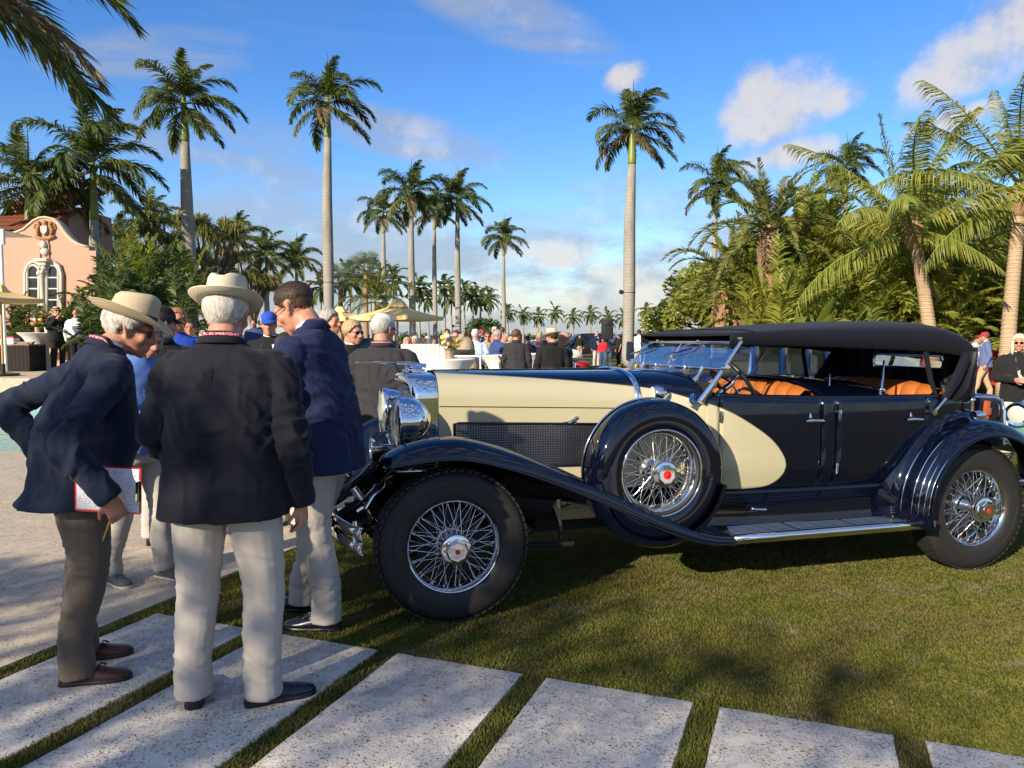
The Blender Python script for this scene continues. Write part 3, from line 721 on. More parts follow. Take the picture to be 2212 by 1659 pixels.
def build_thicket():
    rs = np.random.RandomState(21)
    k = 100
    # front rank to back rank, rising
    for row, (yd, h0, h1, n, x0, x1) in enumerate([(23.5, 2.6, 3.4, 9, 7.8, 17.5), (25.2, 3.6, 4.6, 9, 7.4, 18.4), (27.2, 4.6, 5.8, 9, 8.0, 19.5), (30, 5.6, 6.6, 8, 9.0, 21.5)]):
        for i in range(n):
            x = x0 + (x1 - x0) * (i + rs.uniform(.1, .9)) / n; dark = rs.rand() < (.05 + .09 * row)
            hh = rs.uniform(h0, h1) * (1.0 if x > 9.5 else .85)
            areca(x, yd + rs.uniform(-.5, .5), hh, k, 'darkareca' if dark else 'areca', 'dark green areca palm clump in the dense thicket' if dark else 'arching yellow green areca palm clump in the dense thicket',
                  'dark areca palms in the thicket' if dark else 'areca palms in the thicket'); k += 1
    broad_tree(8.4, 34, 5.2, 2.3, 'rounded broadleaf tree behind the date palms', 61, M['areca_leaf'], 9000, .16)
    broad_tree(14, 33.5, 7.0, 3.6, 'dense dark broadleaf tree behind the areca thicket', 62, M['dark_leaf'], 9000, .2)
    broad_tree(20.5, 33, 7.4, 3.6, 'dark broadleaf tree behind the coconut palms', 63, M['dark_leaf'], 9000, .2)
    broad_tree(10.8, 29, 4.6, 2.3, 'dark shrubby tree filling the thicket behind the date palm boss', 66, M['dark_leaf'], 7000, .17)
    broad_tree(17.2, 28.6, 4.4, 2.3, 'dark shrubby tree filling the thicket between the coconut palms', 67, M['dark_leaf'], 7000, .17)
    # banana-like plant with big plain leaves
    def big_leaf(L, w, el, az, bend, seed):
        n = 10; d = np.array([math.cos(az) * math.cos(el), math.sin(az) * math.cos(el), math.sin(el)]); p = np.zeros(3); rows = []; rs2 = np.random.RandomState(seed)
        for i in range(n + 1):
            t = i / n; sd = np.cross(d, [0, 0, 1.0]); sd /= np.linalg.norm(sd) + 1e-9; up = np.cross(sd, d)
            ww = w * (0.03 if t < .3 else math.sin(PI * min(1, (t - .28) / .74)) ** .6 + .02)
            rows.append([p - sd * ww + up * ww * .35, p, p + sd * ww + up * ww * .35])
            d = d + np.array([0, 0, -1]) * bend * t / n * 2; d /= np.linalg.norm(d); p = p + d * L / n
        return rows
    c = at(1745, 700, 22.4); root = empty('banana_plant', (c.x, 22.4, 0), label='plant with broad plain paddle leaves beside the boss date palm', cat='plant')
    for i in range(13):
        b = MB(); b.grid(big_leaf(2.3 + .6 * rs.rand(), .26, rs.uniform(.9, 1.4), i * 2.4, rs.uniform(.3, .9), i)); b.build('leaf', M['areca_leaf'], root, smooth=180, fixn=False)
    # round dark tree far off, left of the lone palm
    c = at(1035, 690, 75); broad_tree(c.x, 75, 3.6, 2.4, 'round dark green tree by the parked cars', 64, M['dark_leaf'], 3500, .22, trunk_h=.15)
    # shrubs and cycads by the pink gable
    k = 200
    for (px, d, h, kind) in [(262, 20, 2.6, 'darkareca'), (300, 19.4, 3.0, 'darkareca'), (345, 20.5, 3.1, 'darkareca'), (385, 19.6, 2.6, 'darkareca'), (285, 23, 3.9, 'areca'), (330, 25, 4.0, 'darkareca'), (365, 24, 3.7, 'darkareca'), (420, 27, 3.8, 'areca'), (248, 22, 2.9, 'darkareca'), (275, 25.5, 3.6, 'areca')]:
        areca((px - 1106) / FPX * d, d, h, k, kind, 'glossy dark palm shrub in the clump right of the pink gable', 'palm shrubs right of the pink gable', scale=.62, base=.3); k += 1
    for (px, d, h) in [(60, 23.2, 2.0), (100, 23.4, 1.9), (150, 23.2, 1.7), (185, 23, 1.5), (30, 23.3, 1.8)]:
        areca((px - 1106) / FPX * d, d, h, k, 'darkareca', 'dark feathery shrub under the arched windows', 'dark shrubs under the arched windows', scale=.42, base=.65, stems=3); k += 1
    # ponytail like trees with hanging tufts
    def tuft_tree(px, py, d, h, rad, seed, label):
        c = at(px, py, d); r2 = np.random.RandomState(seed); root = empty('tufted_tree', (c.x, d, 0), label=label, cat='tree'); b = MB(); lb = MB(); V = []; F = []; kk = 0
        for i in range(14):
            a = i * 2.4; q = np.array([math.cos(a) * rad * r2.uniform(.25, 1), math.sin(a) * rad * r2.uniform(.25, 1), c.z + r2.uniform(-.5, .6) * rad])
            b.tube(catmull([(0, 0, -.1), (0, 0, c.z * .45), (q[0] * .6, q[1] * .6, c.z * .8), q], 3), np.linspace(.16, .04, 10), 5)
            for j in range(150):
                e = r2.normal(size=3); e[2] = abs(e[2]) * .9; e /= np.linalg.norm(e); L = r2.uniform(.5, .95); w = np.cross(e, r2.normal(size=3)); w = w / np.linalg.norm(w) * .022
                m = q + e * L * .6; t2 = m + (e * .5 + np.array([.15, 0, -1.0])) * L * .55
                V += [q - w, q + w, m + w, m - w, t2]; F += [(kk, kk + 1, kk + 2, kk + 3), (kk + 3, kk + 2, kk + 4)]; kk += 5
        b.build('trunk', M['bark'], root, smooth=180); lb.add(V, F); lb.build('crown', M['date_leaf'], root, smooth=0, fixn=False)
    tuft_tree(375, 520, 33, 6, 1.6, 1, 'tufted tree with hanging grassy leaves nearest the pink gable')
    tuft_tree(455, 525, 36, 6, 1.7, 2, 'tufted tree with hanging grassy leaves behind the pale straw hat')
    tuft_tree(545, 600, 42, 5, 1.7, 3, 'low tufted tree with hanging grassy leaves left of the dark haired man')
    # silver fan palms and a low date palm behind the parasol
    def fan(px, py, d, n, L, seed, mat, label):
        c = at(px, py, d); r2 = np.random.RandomState(seed); root = empty('fan_palm', (c.x, d, 0), label=label, cat='palm tree', group=None)
        trunk_part(root, [(0, 0, -.1), (0, 0, c.z * .5), (0, 0, c.z)], [.2, .18, .16], M['date_trunk'], seg=8)
        for i in range(n):
            az = i * 2.4; el = r2.uniform(-.3, 1.3); o = np.array([math.cos(az) * math.cos(el), math.sin(az) * math.cos(el), math.sin(el)]); sd = np.cross(o, [0, 0, 1]); sd /= np.linalg.norm(sd) + 1e-9; up = np.cross(sd, o); ctr = np.array([0, 0, c.z]) + o * L
            b = MB(); b.tube([(0, 0, c.z), ctr], .02, 4, cap=False); V = []; F = []
            for j in range(17):
                f = -2.0 + 4.0 * j / 16; e = o * math.cos(f) + sd * math.sin(f); w = np.cross(e, up) * .045; q = ctr + e * L * .8
                V += [ctr, ctr + e * L * .45 + w, q - np.array([0, 0, .08]), ctr + e * L * .45 - w]; F.append((4 * j, 4 * j + 1, 4 * j + 2, 4 * j + 3))
            b.add(V, F); b.build('leaf', mat, root, smooth=0, fixn=False)
    fan(735, 610, 55, 22, 1.1, 1, M['silver_leaf'], 'silvery fan palm nearest the tall spotlit palm'); fan(790, 590, 60, 22, 1.2, 2, M['silver_leaf'], 'silvery fan palm behind the yellow parasol')
    datepalm(815, 645, 46, .9, 'bushy low date palm right behind the yellow parasol', 45, .2, False, 1)
    # red cordylines, golden crotons and clipped hedge at the edge of the lawn
    k = 0
    def strap_plant(x, y, h, mat, label, group, n=26, w=.05, seed=0, name='strap_leaf_plant'):
        r2 = np.random.RandomState(seed); root = empty(name, (x, y, 0), label=label, cat='plant', group=group); b = MB(); V = []; F = []; kk = 0
        for i in range(n):
            az = r2.rand() * 6.28; el = r2.uniform(.5, 1.4); o = np.array([math.cos(az) * math.cos(el), math.sin(az) * math.cos(el), math.sin(el)]); z0 = h * r2.uniform(.1, .6); q = np.array([0, 0, z0]); L = h * r2.uniform(.5, .8); sd = np.cross(o, [0, 0, 1]); sd /= np.linalg.norm(sd) + 1e-9
            m = q + o * L * .6; t2 = m + (o + np.array([0, 0, -.7])) * L * .4; V += [q - sd * w * .3, q + sd * w * .3, m + sd * w, m - sd * w, t2]; F += [(kk, kk + 1, kk + 2, kk + 3), (kk + 3, kk + 2, kk + 4)]; kk += 5
        b.tube([(0, 0, -.02), (0, 0, h * .6)], .02, 5); b.build('stem', M['bark'], root); b = MB(); b.add(V, F); b.build('leaves', mat, root, smooth=0, fixn=False)
    for i in range(10):
        x = 12.6 + i * .42; strap_plant(x, 24.0 + .3 * math.sin(i * 2), 1.55 + .2 * math.sin(i), M['croton_red'], 'crimson cordyline in the bed behind the red draped table', 'crimson cordylines in the bed', seed=i, w=.06, name='cordyline')
    for i in range(14):
        x = 12.4 + i * .33; strap_plant(x, 23.3 + .15 * math.sin(i * 3), 1.05 + .15 * math.sin(i * 2), M['croton_gold'] if i % 4 else M['croton_red'], 'golden and red croton in front of the cordylines', 'crotons in the bed', 30, .05, seed=40 + i, name='croton')
    for i in range(22):
        c = ground_at(1345, 765); strap_plant(c.x * 0 + 4.0 + i * .16 - .2 * (i % 3), 28 + .5 * math.sin(i * 1.7), .65, M['yellow_leaf'] if i % 2 else M['areca_leaf'], 'low yellow green strap leaf plant at the palm foot', 'strap leaf plants at the palm foot', 24, .04, seed=70 + i)
    b = MB(); leaf_cloud(b, rs, (15.6, 22.8, .35), (3.3, .45, .42), 5000, .055); b.build('hedge', M['areca_leaf'], smooth=0, fixn=False, label='clipped low hedge in front of the croton bed', cat='hedge')
build_thicket()
# ------------------------------------------------------------------ the two tone phaeton
def m_paint(name, col, coat=0.0, rough=.035, flake=0.0):
    t = NT(name); n = t.noise(t.coord('Object'), 2.5, 3)
    t.set(Base_Color=t.mix(n, tuple(x * .93 for x in col), tuple(x * 1.05 for x in col)), Roughness=rough, Coat_Weight=coat, Coat_Roughness=.015, Specular_IOR_Level=.75)
    t.bump(t.noise(t.coord('Object'), 3.0, 2), .02, .01); return t.m
NAVY = (.0013, .0027, .0100); CREAM = (.43, .395, .262)
M['navy'] = m_paint('navy_black_paint', NAVY)
M['cream'] = m_paint('cream_paint', CREAM)
def m_twotone():
    t = NT('two_tone_paint'); a = t.N('ShaderNodeAttribute'); a.attribute_name = 'split'
    f = t.ramp(t.math('ADD', t.math('MULTIPLY', a.outputs['Fac'], 1.0), .5), [(.498, 0), (.502, 1)])
    n = t.noise(t.coord('Object'), 2.5, 3)
    c = t.mix(f, NAVY, t.mix(n, tuple(x * .95 for x in CREAM), tuple(min(1, x * 1.04) for x in CREAM)))
    t.set(Base_Color=c, Roughness=.04, Specular_IOR_Level=.75); return t.m
M['twotone'] = m_twotone()
def m_canvas():
    t = NT('navy_canvas'); v = t.coord('Object'); n = t.noise(v, 260, 2); n2 = t.noise(v, 4, 4, .6)
    t.set(Base_Color=t.mix(n2, (.0042, .0052, .0110), (.0068, .0082, .0160)), Roughness=.8, Sheen_Weight=.06, Sheen_Roughness=.4, Specular_IOR_Level=.2)
    t.bump(t.math('ADD', t.math('MULTIPLY', n, .4), n2), .25, .01); return t.m
M['canvas'] = m_canvas()
M['tan_leather'] = m_plain('tan_leather', (.40, .120, .024), .42, var=.18, scale=14, bump=.25, bscale=130)
M['saddle_leather'] = m_plain('saddle_leather', (.36, .085, .022), .4, var=.2, scale=20, bump=.3)
M['dark_lining'] = m_plain('dark_lining', (.008, .008, .011), .9)
M['red_enamel'] = m_plain('red_enamel', (.62, .012, .012), .15, coat=.8, var=.05)
M['lens'] = m_plain('headlamp_lens', (.50, .49, .42), .10, var=.1, scale=18, bump=.5, bscale=24, coat=1.0)
def m_mesh():
    t = NT('woven_steel_mesh'); v = t.coord('Object'); w = []
    for k in ('X', 'Z'):
        n = t.N('ShaderNodeTexWave', bands_direction=k); n.inputs['Scale'].default_value = 20; n.inputs['Distortion'].default_value = .3; t.L(v, n.inputs['Vector']); w.append(n.outputs['Fac'])
    f = t.ramp(t.math('MAXIMUM', w[0], w[1]), [(.55, 0), (.85, 1)]); big = t.noise(v, 5, 3)
    t.set(Base_Color=t.mix(f, (.008, .008, .012), t.mix(big, (.12, .12, .15), (.42, .42, .48))), Metallic=f, Roughness=.3)
    t.bump(f, .8, .004); return t.m
M['mesh_grille'] = m_mesh()
def m_spoke(): return m_metal('spoke_steel', (.80, .80, .80), .12)
M['spoke'] = m_spoke()
M['whitewall'] = M['rubber']

def poly_sd(P, poly):
    """signed distance (inside positive) of points P (n,2) to a closed polygon"""
    P = np.asarray(P, float); poly = np.asarray(poly, float); d2 = np.full(len(P), 1e9); ins = np.zeros(len(P), bool)
    for i in range(len(poly)):
        a = poly[i]; b = poly[(i + 1) % len(poly)]; e = b - a; w = P - a
        t = np.clip((w @ e) / (e @ e + 1e-12), 0, 1); q = w - t[:, None] * e; d2 = np.minimum(d2, (q ** 2).sum(1))
        cr = ((a[1] <= P[:, 1]) & (P[:, 1] < b[1])) | ((b[1] <= P[:, 1]) & (P[:, 1] < a[1]))
        xi = a[0] + (P[:, 1] - a[1]) / (b[1] - a[1] + 1e-12) * (b[0] - a[0]); ins ^= cr & (P[:, 0] < xi)
    d = np.sqrt(d2); return np.where(ins, d, -d)
_top = catmull([(.0, 1.378), (.38, 1.357), (.78, 1.330), (1.19, 1.292), (1.40, 1.264), (1.56, 1.217), (1.75, 1.152), (1.91, 1.068), (2.075, .955), (2.165, .85), (2.190, .77), (2.150, .695), (2.065, .650), (1.94, .637)], 8)
CREAM_POLY = [(-.3, 1.386)] + [tuple(p) for p in _top] + [(1.70, .637), (-.3, .637)]
def set_split(o):
    me = o.data; n = len(me.vertices); co = np.zeros(n * 3); me.vertices.foreach_get('co', co); co = co.reshape(-1, 3)
    a = me.attributes.new('split', 'FLOAT', 'POINT'); a.data.foreach_set('value', poly_sd(co[:, [0, 2]], CREAM_POLY))

HW = [(0, .295), (.6, .36), (1.27, .452), (1.50, .545), (1.70, .632), (1.9, .672), (2.5, .705), (3.2, .70), (3.6, .655), (3.80, .58)]
def hw(x):
    xs, ys = zip(*HW); i = np.clip(np.searchsorted(xs, x) - 1, 0, len(xs) - 2)
    P = np.array(HW); p0 = P[max(i - 1, 0)]; p1 = P[i]; p2 = P[i + 1]; p3 = P[min(i + 2, len(P) - 1)]
    t = (x - p1[0]) / (p2[0] - p1[0]); m1 = (p2[1] - p0[1]) / (p2[0] - p0[0] + 1e-9); m2 = (p3[1] - p1[1]) / (p3[0] - p1[0] + 1e-9); h = p2[0] - p1[0]
    return (2 * t ** 3 - 3 * t ** 2 + 1) * p1[1] + (t ** 3 - 2 * t ** 2 + t) * h * m1 + (-2 * t ** 3 + 3 * t ** 2) * p2[1] + (t ** 3 - t ** 2) * h * m2
def side_y(x, z):
    """half width of the body at height z: slight tuck-in towards the sill and the belt"""
    k = 1 - .030 * ((z - .95) / .35) ** 2 * min(1, max(0, (x - 1.2) / .6)) - (.035 * ((.75 - z) / .15) if z < .75 and x > 1.2 else 0)
    return hw(x) * k
def belt(x): return float(np.interp(x, [1.66, 1.9, 2.5, 3.4, 3.8], [1.235, 1.218, 1.20, 1.192, 1.165]))

def wheel_parts(w, spare=False):
    """wheel about its own centre, axle along y, outer face towards -y"""
    # tyre
    R0 = .432; rim = .262; prof = []
    for a in np.linspace(-2.35, 2.35, 25):
        ca, sa = math.cos(a), math.sin(a); rr = .335 + .097 * (abs(ca) ** .72) * (1 if ca > 0 else -1) + (0 if ca > 0 else .0); yy = .094 * (1 if sa > 0 else -1) * abs(sa) ** .62
        prof.append((rr, yy))
    prof = [(rim, .062)] + [(max(r, rim), y) for r, y in prof[::-1]] + [(rim, -.062)]
    b = MB(); b.lathe(prof, 72, 'y')
    ty = b.build('tyre', M['rubber'], w, smooth=60)
    b = MB(); nb = 60
    for i in range(nb):
        a0 = 2 * PI * i / nb
        for (yy, off, sk) in ((-.062, 0, .35), (-.024, .5, -.35), (.014, 0, .35), (.052, .5, -.35)):
            a = a0 + off * 2 * PI / nb; c, s = math.cos(a), math.sin(a); rr = .4315 - (abs(yy) / .094) ** 3 * .018
            b.box((c * rr, yy, s * rr), (.010, .030, .031), rot=(sk * .0, -a, 0))
    b.build('tread', M['rubber'], ty, smooth=0)
    b = MB()
    for rr, yy in ((.345, -.0935), (.388, -.083), (.300, -.088)):
        b.tube([(math.cos(t) * rr, yy, math.sin(t) * rr) for t in np.linspace(0, 2 * PI, 73)[:-1]], .0022, 4, loop=True)
    b.build('sidewall_rings', M['rubber'], ty, smooth=180)
    # rim
    b = MB(); b.lathe([(.276, -.080), (.281, -.073), (.276, -.066), (.262, -.066), (.256, -.058), (.247, -.054), (.236, -.030), (.232, 0), (.236, .03), (.247, .054), (.262, .066), (.276, .070), (.281, .076), (.276, .082), (.262, .070), (.250, .060), (.240, .03), (.238, 0), (.240, -.03), (.250, -.064), (.262, -.076)], 72, 'y', loop=True)
    b.build('rim', M['chrome'], w, smooth=40)
    # hub shell and big locking hub cap
    hub = MB(); hub.lathe([(.0, .05), (.085, .05), (.088, .02), (.075, -.02), (.060, -.06), (.055, -.10), (.0, -.10)], 36, 'y'); hub.build('hub', M['chrome'], w, smooth=40)
    b = MB(); b.lathe([(.055, -.095), (.078, -.10), (.086, -.112), (.087, -.140), (.082, -.150), (.070, -.154), (.0, -.154)], 40, 'y'); cap = b.build('hub_cap', M['chrome'], w, smooth=35)
    b = MB(); b.lathe([(.066, -.150), (.064, -.172), (.056, -.180), (.0, -.180)], 8, 'y'); b.build('hex_nut', M['chrome'], cap, smooth=0)
    b = MB(); b.lathe([(.040 if not spare else .028, -.179), (.040 if not spare else .028, -.183), (.0, -.185)], 28, 'y'); b.build('emblem_ring', M['spoke'] if not spare else M['red_enamel'], cap, smooth=40)
    b = MB(); b.lathe([(.015, -.182), (.014, -.188), (.0, -.190)], 20, 'y'); b.build('emblem', M['red_enamel'], cap, smooth=40)
    # brake drum behind
    if not spare:
        b = MB(); b.lathe([(.0, .03), (.20, .03), (.205, .045), (.205, .085), (.19, .10), (.0, .10)], 40, 'y'); b.build('brake_drum', M['matte_black'], w, smooth=40)
        b = MB(); b.lathe([(.0, -.02), (.06, -.015), (.085, .0), (.098, .025), (.10, .04)], 32, 'y'); b.build('drum_cap', M['chrome'], w, smooth=50)
    # wire spokes
    b = MB(); rs = np.random.RandomState(2)
    for (n, rh, yh, yr, tw) in ((18, .060, -.092, -.052, .62), (18, .060, -.090, -.030, -.62), (14, .082, .030, .005, .5), (14, .082, .030, -.025, -.5)):
        for i in range(n):
            a = 2 * PI * (i + (.25 if tw > 0 else -.25)) / n; a2 = a + tw * (.9 if i % 2 else 1.0)
            p0 = (math.cos(a) * rh, yh, math.sin(a) * rh); p1 = (math.cos(a2) * .240, yr, math.sin(a2) * .240); b.tube([p0, p1], .0021, 5, cap=False)
            q = np.array(p1); u = (q - np.array(p0)) / np.linalg.norm(q - np.array(p0)); b.tube([q - u * .016, q], .0040, 5)
    b.build('spokes', M['spoke'], w, smooth=180)

CAR_ROT = R(15.77); CAR_LOC = Vector((-.53796, 5.01328, 0))
def build_car():
    car = empty('touring_car', CAR_LOC, CAR_ROT, label='open 1930s touring car in navy black and cream with chrome headlamps and canvas top', cat='car')
    # ---------------- wheels
    w = empty('wheel'); w.parent = car; w.location = (0, -.71, .432); wheel_parts(w)
    for (x, y, ry, rz) in ((3.64, -.71, .6, 0), (0, .71, 1.1, PI), (3.64, .71, .3, PI)):
        c = copy_tree(w, car); c.location = (x, y, .432); c.rotation_euler = (0, ry if rz == 0 else 0, rz)
    sp = empty('spare_wheel'); sp.parent = car; sp.location = (1.235, -.768, .80); sp.rotation_euler = (0, .35, 0); sp.scale = (.9, .9, .9); wheel_parts(sp, True)
    sp2 = copy_tree(sp, car); sp2.location = (1.235, .768, .80); sp2.rotation_euler = (0, .35, PI)
    for s, yy in ((-1, -.768), (1, .768)):
        # glossy metal tyre cover: band over the tread and the shoulder
        prof = [(.422, -s * .105), (.427, -s * .06), (.427, 0), (.420, s * .05), (.402, s * .085), (.375, s * .102), (.335, s * .108), (.285, s * .103), (.256, s * .095), (.250, s * .086)]
        b = MB(); b.lathe([(r, y) for r, y in prof], 80, 'y', (1.235, yy, .80)); cv = thicken(b.build('tyre_cover', M['navy'], car, smooth=50), .004, 0)
        b = MB()
        for rr, off in ((.430, -s * .10), (.257, s * .098)):
            b.tube([(1.235 + math.cos(t) * rr, yy + off, .80 + math.sin(t) * rr) for t in np.linspace(0, 2 * PI, 81)[:-1]], .006, 6, loop=True)
        b.build('cover_trim', M['chrome'], cv, smooth=180)
    # ---------------- chassis
    b = MB()
    for s in (-1, 1):
        P = [(-.62, s * .38, .50), (-.45, s * .38, .60), (-.2, s * .38, .66), (.3, s * .39, .60), (.9, s * .42, .50), (2.9, s * .46, .50), (3.3, s * .47, .62), (3.7, s * .47, .68), (4.25, s * .46, .58)]
        b.tube(catmull(P, 5), .062, 4, flat=.6)
    b.box((1.9, 0, .44), (2.6, .8, .12)); b.box((.6, 0, .60), (1.0, .5, .3)); b.box((2.0, 0, .52), (2.6, 1.15, .06)); b.box((3.6, 0, .70), (.9, .8, .1))
    b.build('chassis', M['matte_black'], car, smooth=40)
    for x in (0, 3.64):
        b = MB(); b.tube([(x, -.68, .43), (x, -.4, .36 if x == 0 else .43), (x, .4, .36 if x == 0 else .43), (x, .68, .43)], [.035, .045, .045, .035], 10)
        if x > 1: b.ball((x, 0, .43), .16, 16, 10)
        b.build('axle', M['matte_black'], car, smooth=60)
    b = MB(); b.tube(catmull([(.35, -.52, .34), (.75, -.55, .33), (.8, -.55, .33)], 4), .018, 8); b.tube([(.72, -.54, .33), (.72, -.50, .60)], .016, 8); b.tube(catmull([(.3, -.5, .50), (.5, -.52, .40), (.62, -.5, .48)], 5), .008, 6); b.build('drag_link', M['matte_black'], car, smooth=60)
    b = MB()
    for s in (-1, 1):
        for k in range(6): b.box((0.0, s * .38, .46 - k * .014), (1.05 - k * .15, .055, .012))
    b.build('leaf_springs', M['matte_black'], car, smooth=0)
    b = MB(); b.tube(catmull([(-.46, -.52, .62), (-.40, -.50, .70), (-.30, -.46, .74)], 4), .022, 10); b.tube([(-.50, -.40, .58), (-.30, -.40, .70)], .03, 10); b.build('shock_absorber', M['chrome'], car, smooth=60)
    # ---------------- radiator
    def shell_pt(y, zt):  # plan is a shallow V
        return -.215 + .24 * abs(y)
    rad = MB(); prof = []
    for u in np.linspace(0, 1, 9): prof.append((-.292, .62 + (1.22 - .62) * u))
    for a in np.linspace(0, PI, 25)[1:-1]:
        prof.append((-.292 * math.copysign(abs(math.cos(a)) ** .55, math.cos(a)), 1.22 + .155 * math.sin(a) ** .75))
    for u in np.linspace(1, 0, 9): prof.append((.292, .62 + (1.22 - .62) * u))
    def ring(scale, dx, zs=0): return [(shell_pt(y, z) + dx, y * scale, z - zs * max(0, (z - .62) / .75)) for y, z in prof]
    rows = [ring(.90, .035, .050), ring(.90, .0, .050), ring(.925, -.012, .035), ring(.96, -.008, .014), ring(.99, .012, .003), ring(1.0, .04, 0)]
    rows.append([(-.012, y * 1.004, z + .002) for y, z in prof]); rows.append([(.010, y * .99, z - .004) for y, z in prof])
    rad.grid(rows); rad.build('radiator_shell', M['chrome'], car, smooth=50)
    for i in range(27):
        y = -.255 + .51 * i / 26; zt = 1.20 + .13 * (1 - (abs(y) / .27) ** 2.2)
        b = MB(); b.box((shell_pt(y, 0) + .028, y, (.63 + zt) / 2), (.028, .007, zt - .63)); b.build('grille_slat', M['chrome'], car, smooth=0)
    b = MB(); b.prism([(-.13, -.27, .62), (-.20 + .035, 0, .62), (-.13, .27, .62), (-.05, .27, .62), (-.05, -.27, .62)], (0, 0, .66)); b.build('radiator_core', M['matte_black'], car, smooth=0)
    # cap and winged ornament
    b = MB(); b.lathe([(.0, 1.378), (.070, 1.378), (.078, 1.386), (.074, 1.394), (.055, 1.397), (.055, 1.405), (.062, 1.409), (.058, 1.416), (.030, 1.42), (0, 1.421)], 28, 'z', (-.10, 0, 0)); cap = b.build('radiator_cap', M['chrome'], car, smooth=35)
    b = MB()
    for s in (-1, 1):
        w_ = [(-.03, .012 * s), (-.42, .055 * s), (-.40, .075 * s), (-.22, .095 * s), (-.02, .045 * s)]
        b.prism([(-.06 + a, y, 1.432 + .05 * (-a) ** 1.0 * .25 + .028 * abs(y)) for a, y in w_], (0, 0, .006))
    b.tube(catmull([(-.02, 0, 1.415), (-.12, 0, 1.428), (-.30, 0, 1.438), (-.46, 0, 1.440)], 4), np.linspace(.014, .003, 13), 8); b.build('winged_ornament', M['chrome'], cap, smooth=30)
    # ---------------- hood and cowl skin
    def sec(x, n1=8, n2=16):
        h = hw(x); zb = .62; zs = float(np.interp(x, [0, .8, 1.27, 1.66], [1.235, 1.205, 1.17, 1.14])); zt = float(np.interp(x, [0, .6, 1.27, 1.5, 1.66], [1.386, 1.383, 1.380, 1.382, 1.378])); out = []
        for u in np.linspace(0, 1, n1): z = zb + (zs - zb) * u; out.append((x, -side_y(x, z), z))
        y0 = side_y(x, zs)
        for a in np.linspace(0, PI, 2 * n2 + 1)[1:-1]:
            c, s = math.cos(a), math.sin(a); out.append((x, -y0 * math.copysign(abs(c) ** .70, c), zs + (zt - zs) * abs(s) ** .88))
        for u in np.linspace(1, 0, n1): z = zb + (zs - zb) * u; out.append((x, side_y(x, z), z))
        return out
    b = MB(); b.grid([sec(x) for x in np.linspace(.008, 1.268, 36)]); o = b.build('hood', M['twotone'], car, smooth=180); set_split(o)
    b = MB(); b.grid([sec(x) for x in np.linspace(1.276, 1.655, 18)]); o = b.build('cowl', M['twotone'], car, smooth=180); set_split(o)
    b = MB()
    b.box((.64, 0, 1.386), (1.25, .016, .010)); b.build('hood_hinge', M['navy'], car)
    b = MB()
    for s in (-1, 1): b.tube([(x, s * (side_y(x, 1.16) + .0015), float(np.interp(x, [0, 1.27], [1.176, 1.146]))) for x in np.linspace(.012, 1.262, 20)], .0028, 5)
    b.build('hood_side_seam', M['matte_black'], car)
    # mesh side grilles with frame and a bird badge
    for s in (-1, 1):
        pts = [(.10, 1.068)] + [(x, float(np.interp(x, [.1, 1.1], [1.072, 1.048]))) for x in np.linspace(.13, 1.08, 14)] + [(1.10, 1.03), (1.02, .80), (1.0, .79)] + [(x, .79) for x in np.linspace(.9, .13, 10)] + [(.10, .80)]
        b = MB(); b.poly([(x, s * (side_y(x, z) + .003), z) for x, z in pts]); b.build('hood_grille', M['mesh_grille'], car, smooth=0)
        b = MB(); b.tube([(x, s * (side_y(x, z) + .005), z) for x, z in pts], .008, 6, loop=True); b.build('grille_frame', M['navy'], car, smooth=180)
        b = MB(); b.tube(catmull([(.78, s * .385, 1.064), (.83, s * .40, 1.072), (.87, s * .40, 1.10)], 4), np.linspace(.004, .010, 9), 6); b.box((.84, s * .402, 1.062), (.05, .006, .016), bevel=.002); b.build('bird_badge', M['chrome'], car)
    # chrome strap where hood meets cowl
    b = MB(); S = sec(1.272); k0 = 5; P = [np.array(p) * np.array([1, 1.006, 1]) + np.array([0, 0, .006]) for p in S[k0:-k0]]
    rr = []
    for p in P: rr.append([p + np.array([dx, 0, 0]) for dx in (-.020, -.012, .012, .020)])
    for i, p in enumerate(P):
        o_ = np.array([0, math.copysign(min(1, abs(p[1]) / .44), p[1]), .6]); o_ /= np.linalg.norm(o_); rr[i][1] = rr[i][1] + o_ * .010; rr[i][2] = rr[i][2] + o_ * .010
    b.grid(rr); b.build('cowl_band', M['chrome'], car, smooth=60)
    # cowl lamps
    for s in (-1, 1):
        b = MB(); b.lathe([(0, 1.335), (.035, 1.337), (.048, 1.35), (.050, 1.372), (.040, 1.415), (.015, 1.445), (0, 1.45)], 20, 'x', (0, s * .52, 1.245)); b.tube([(1.39, s * .515, 1.2), (1.40, s * .46, 1.16)], .015, 8); lp = b.build('cowl_lamp', M['chrome'], car, smooth=50)
        b = MB(); b.lathe([(.043, 1.333), (.03, 1.328), (0, 1.326)], 20, 'x', (0, s * .52, 1.245)); b.build('lens', M['lens'], lp, smooth=60)
    # ---------------- body sides: cowl side, doors, pillar, quarter
    def side_patch(name, x0, x1, s, z0=.618, nx=12, nz=16, top=None):
        rows = []
        for x in np.linspace(x0, x1, nx):
            zt = belt(x) if top is None else top(x); rows.append([(x, s * side_y(x, z), z) for z in np.linspace(z0, zt, nz)])
        b = MB(); b.grid(rows); o = b.build(name, M['twotone'], car, smooth=180); set_split(o); thicken(o, .016, -1 if s > 0 else 1); return o
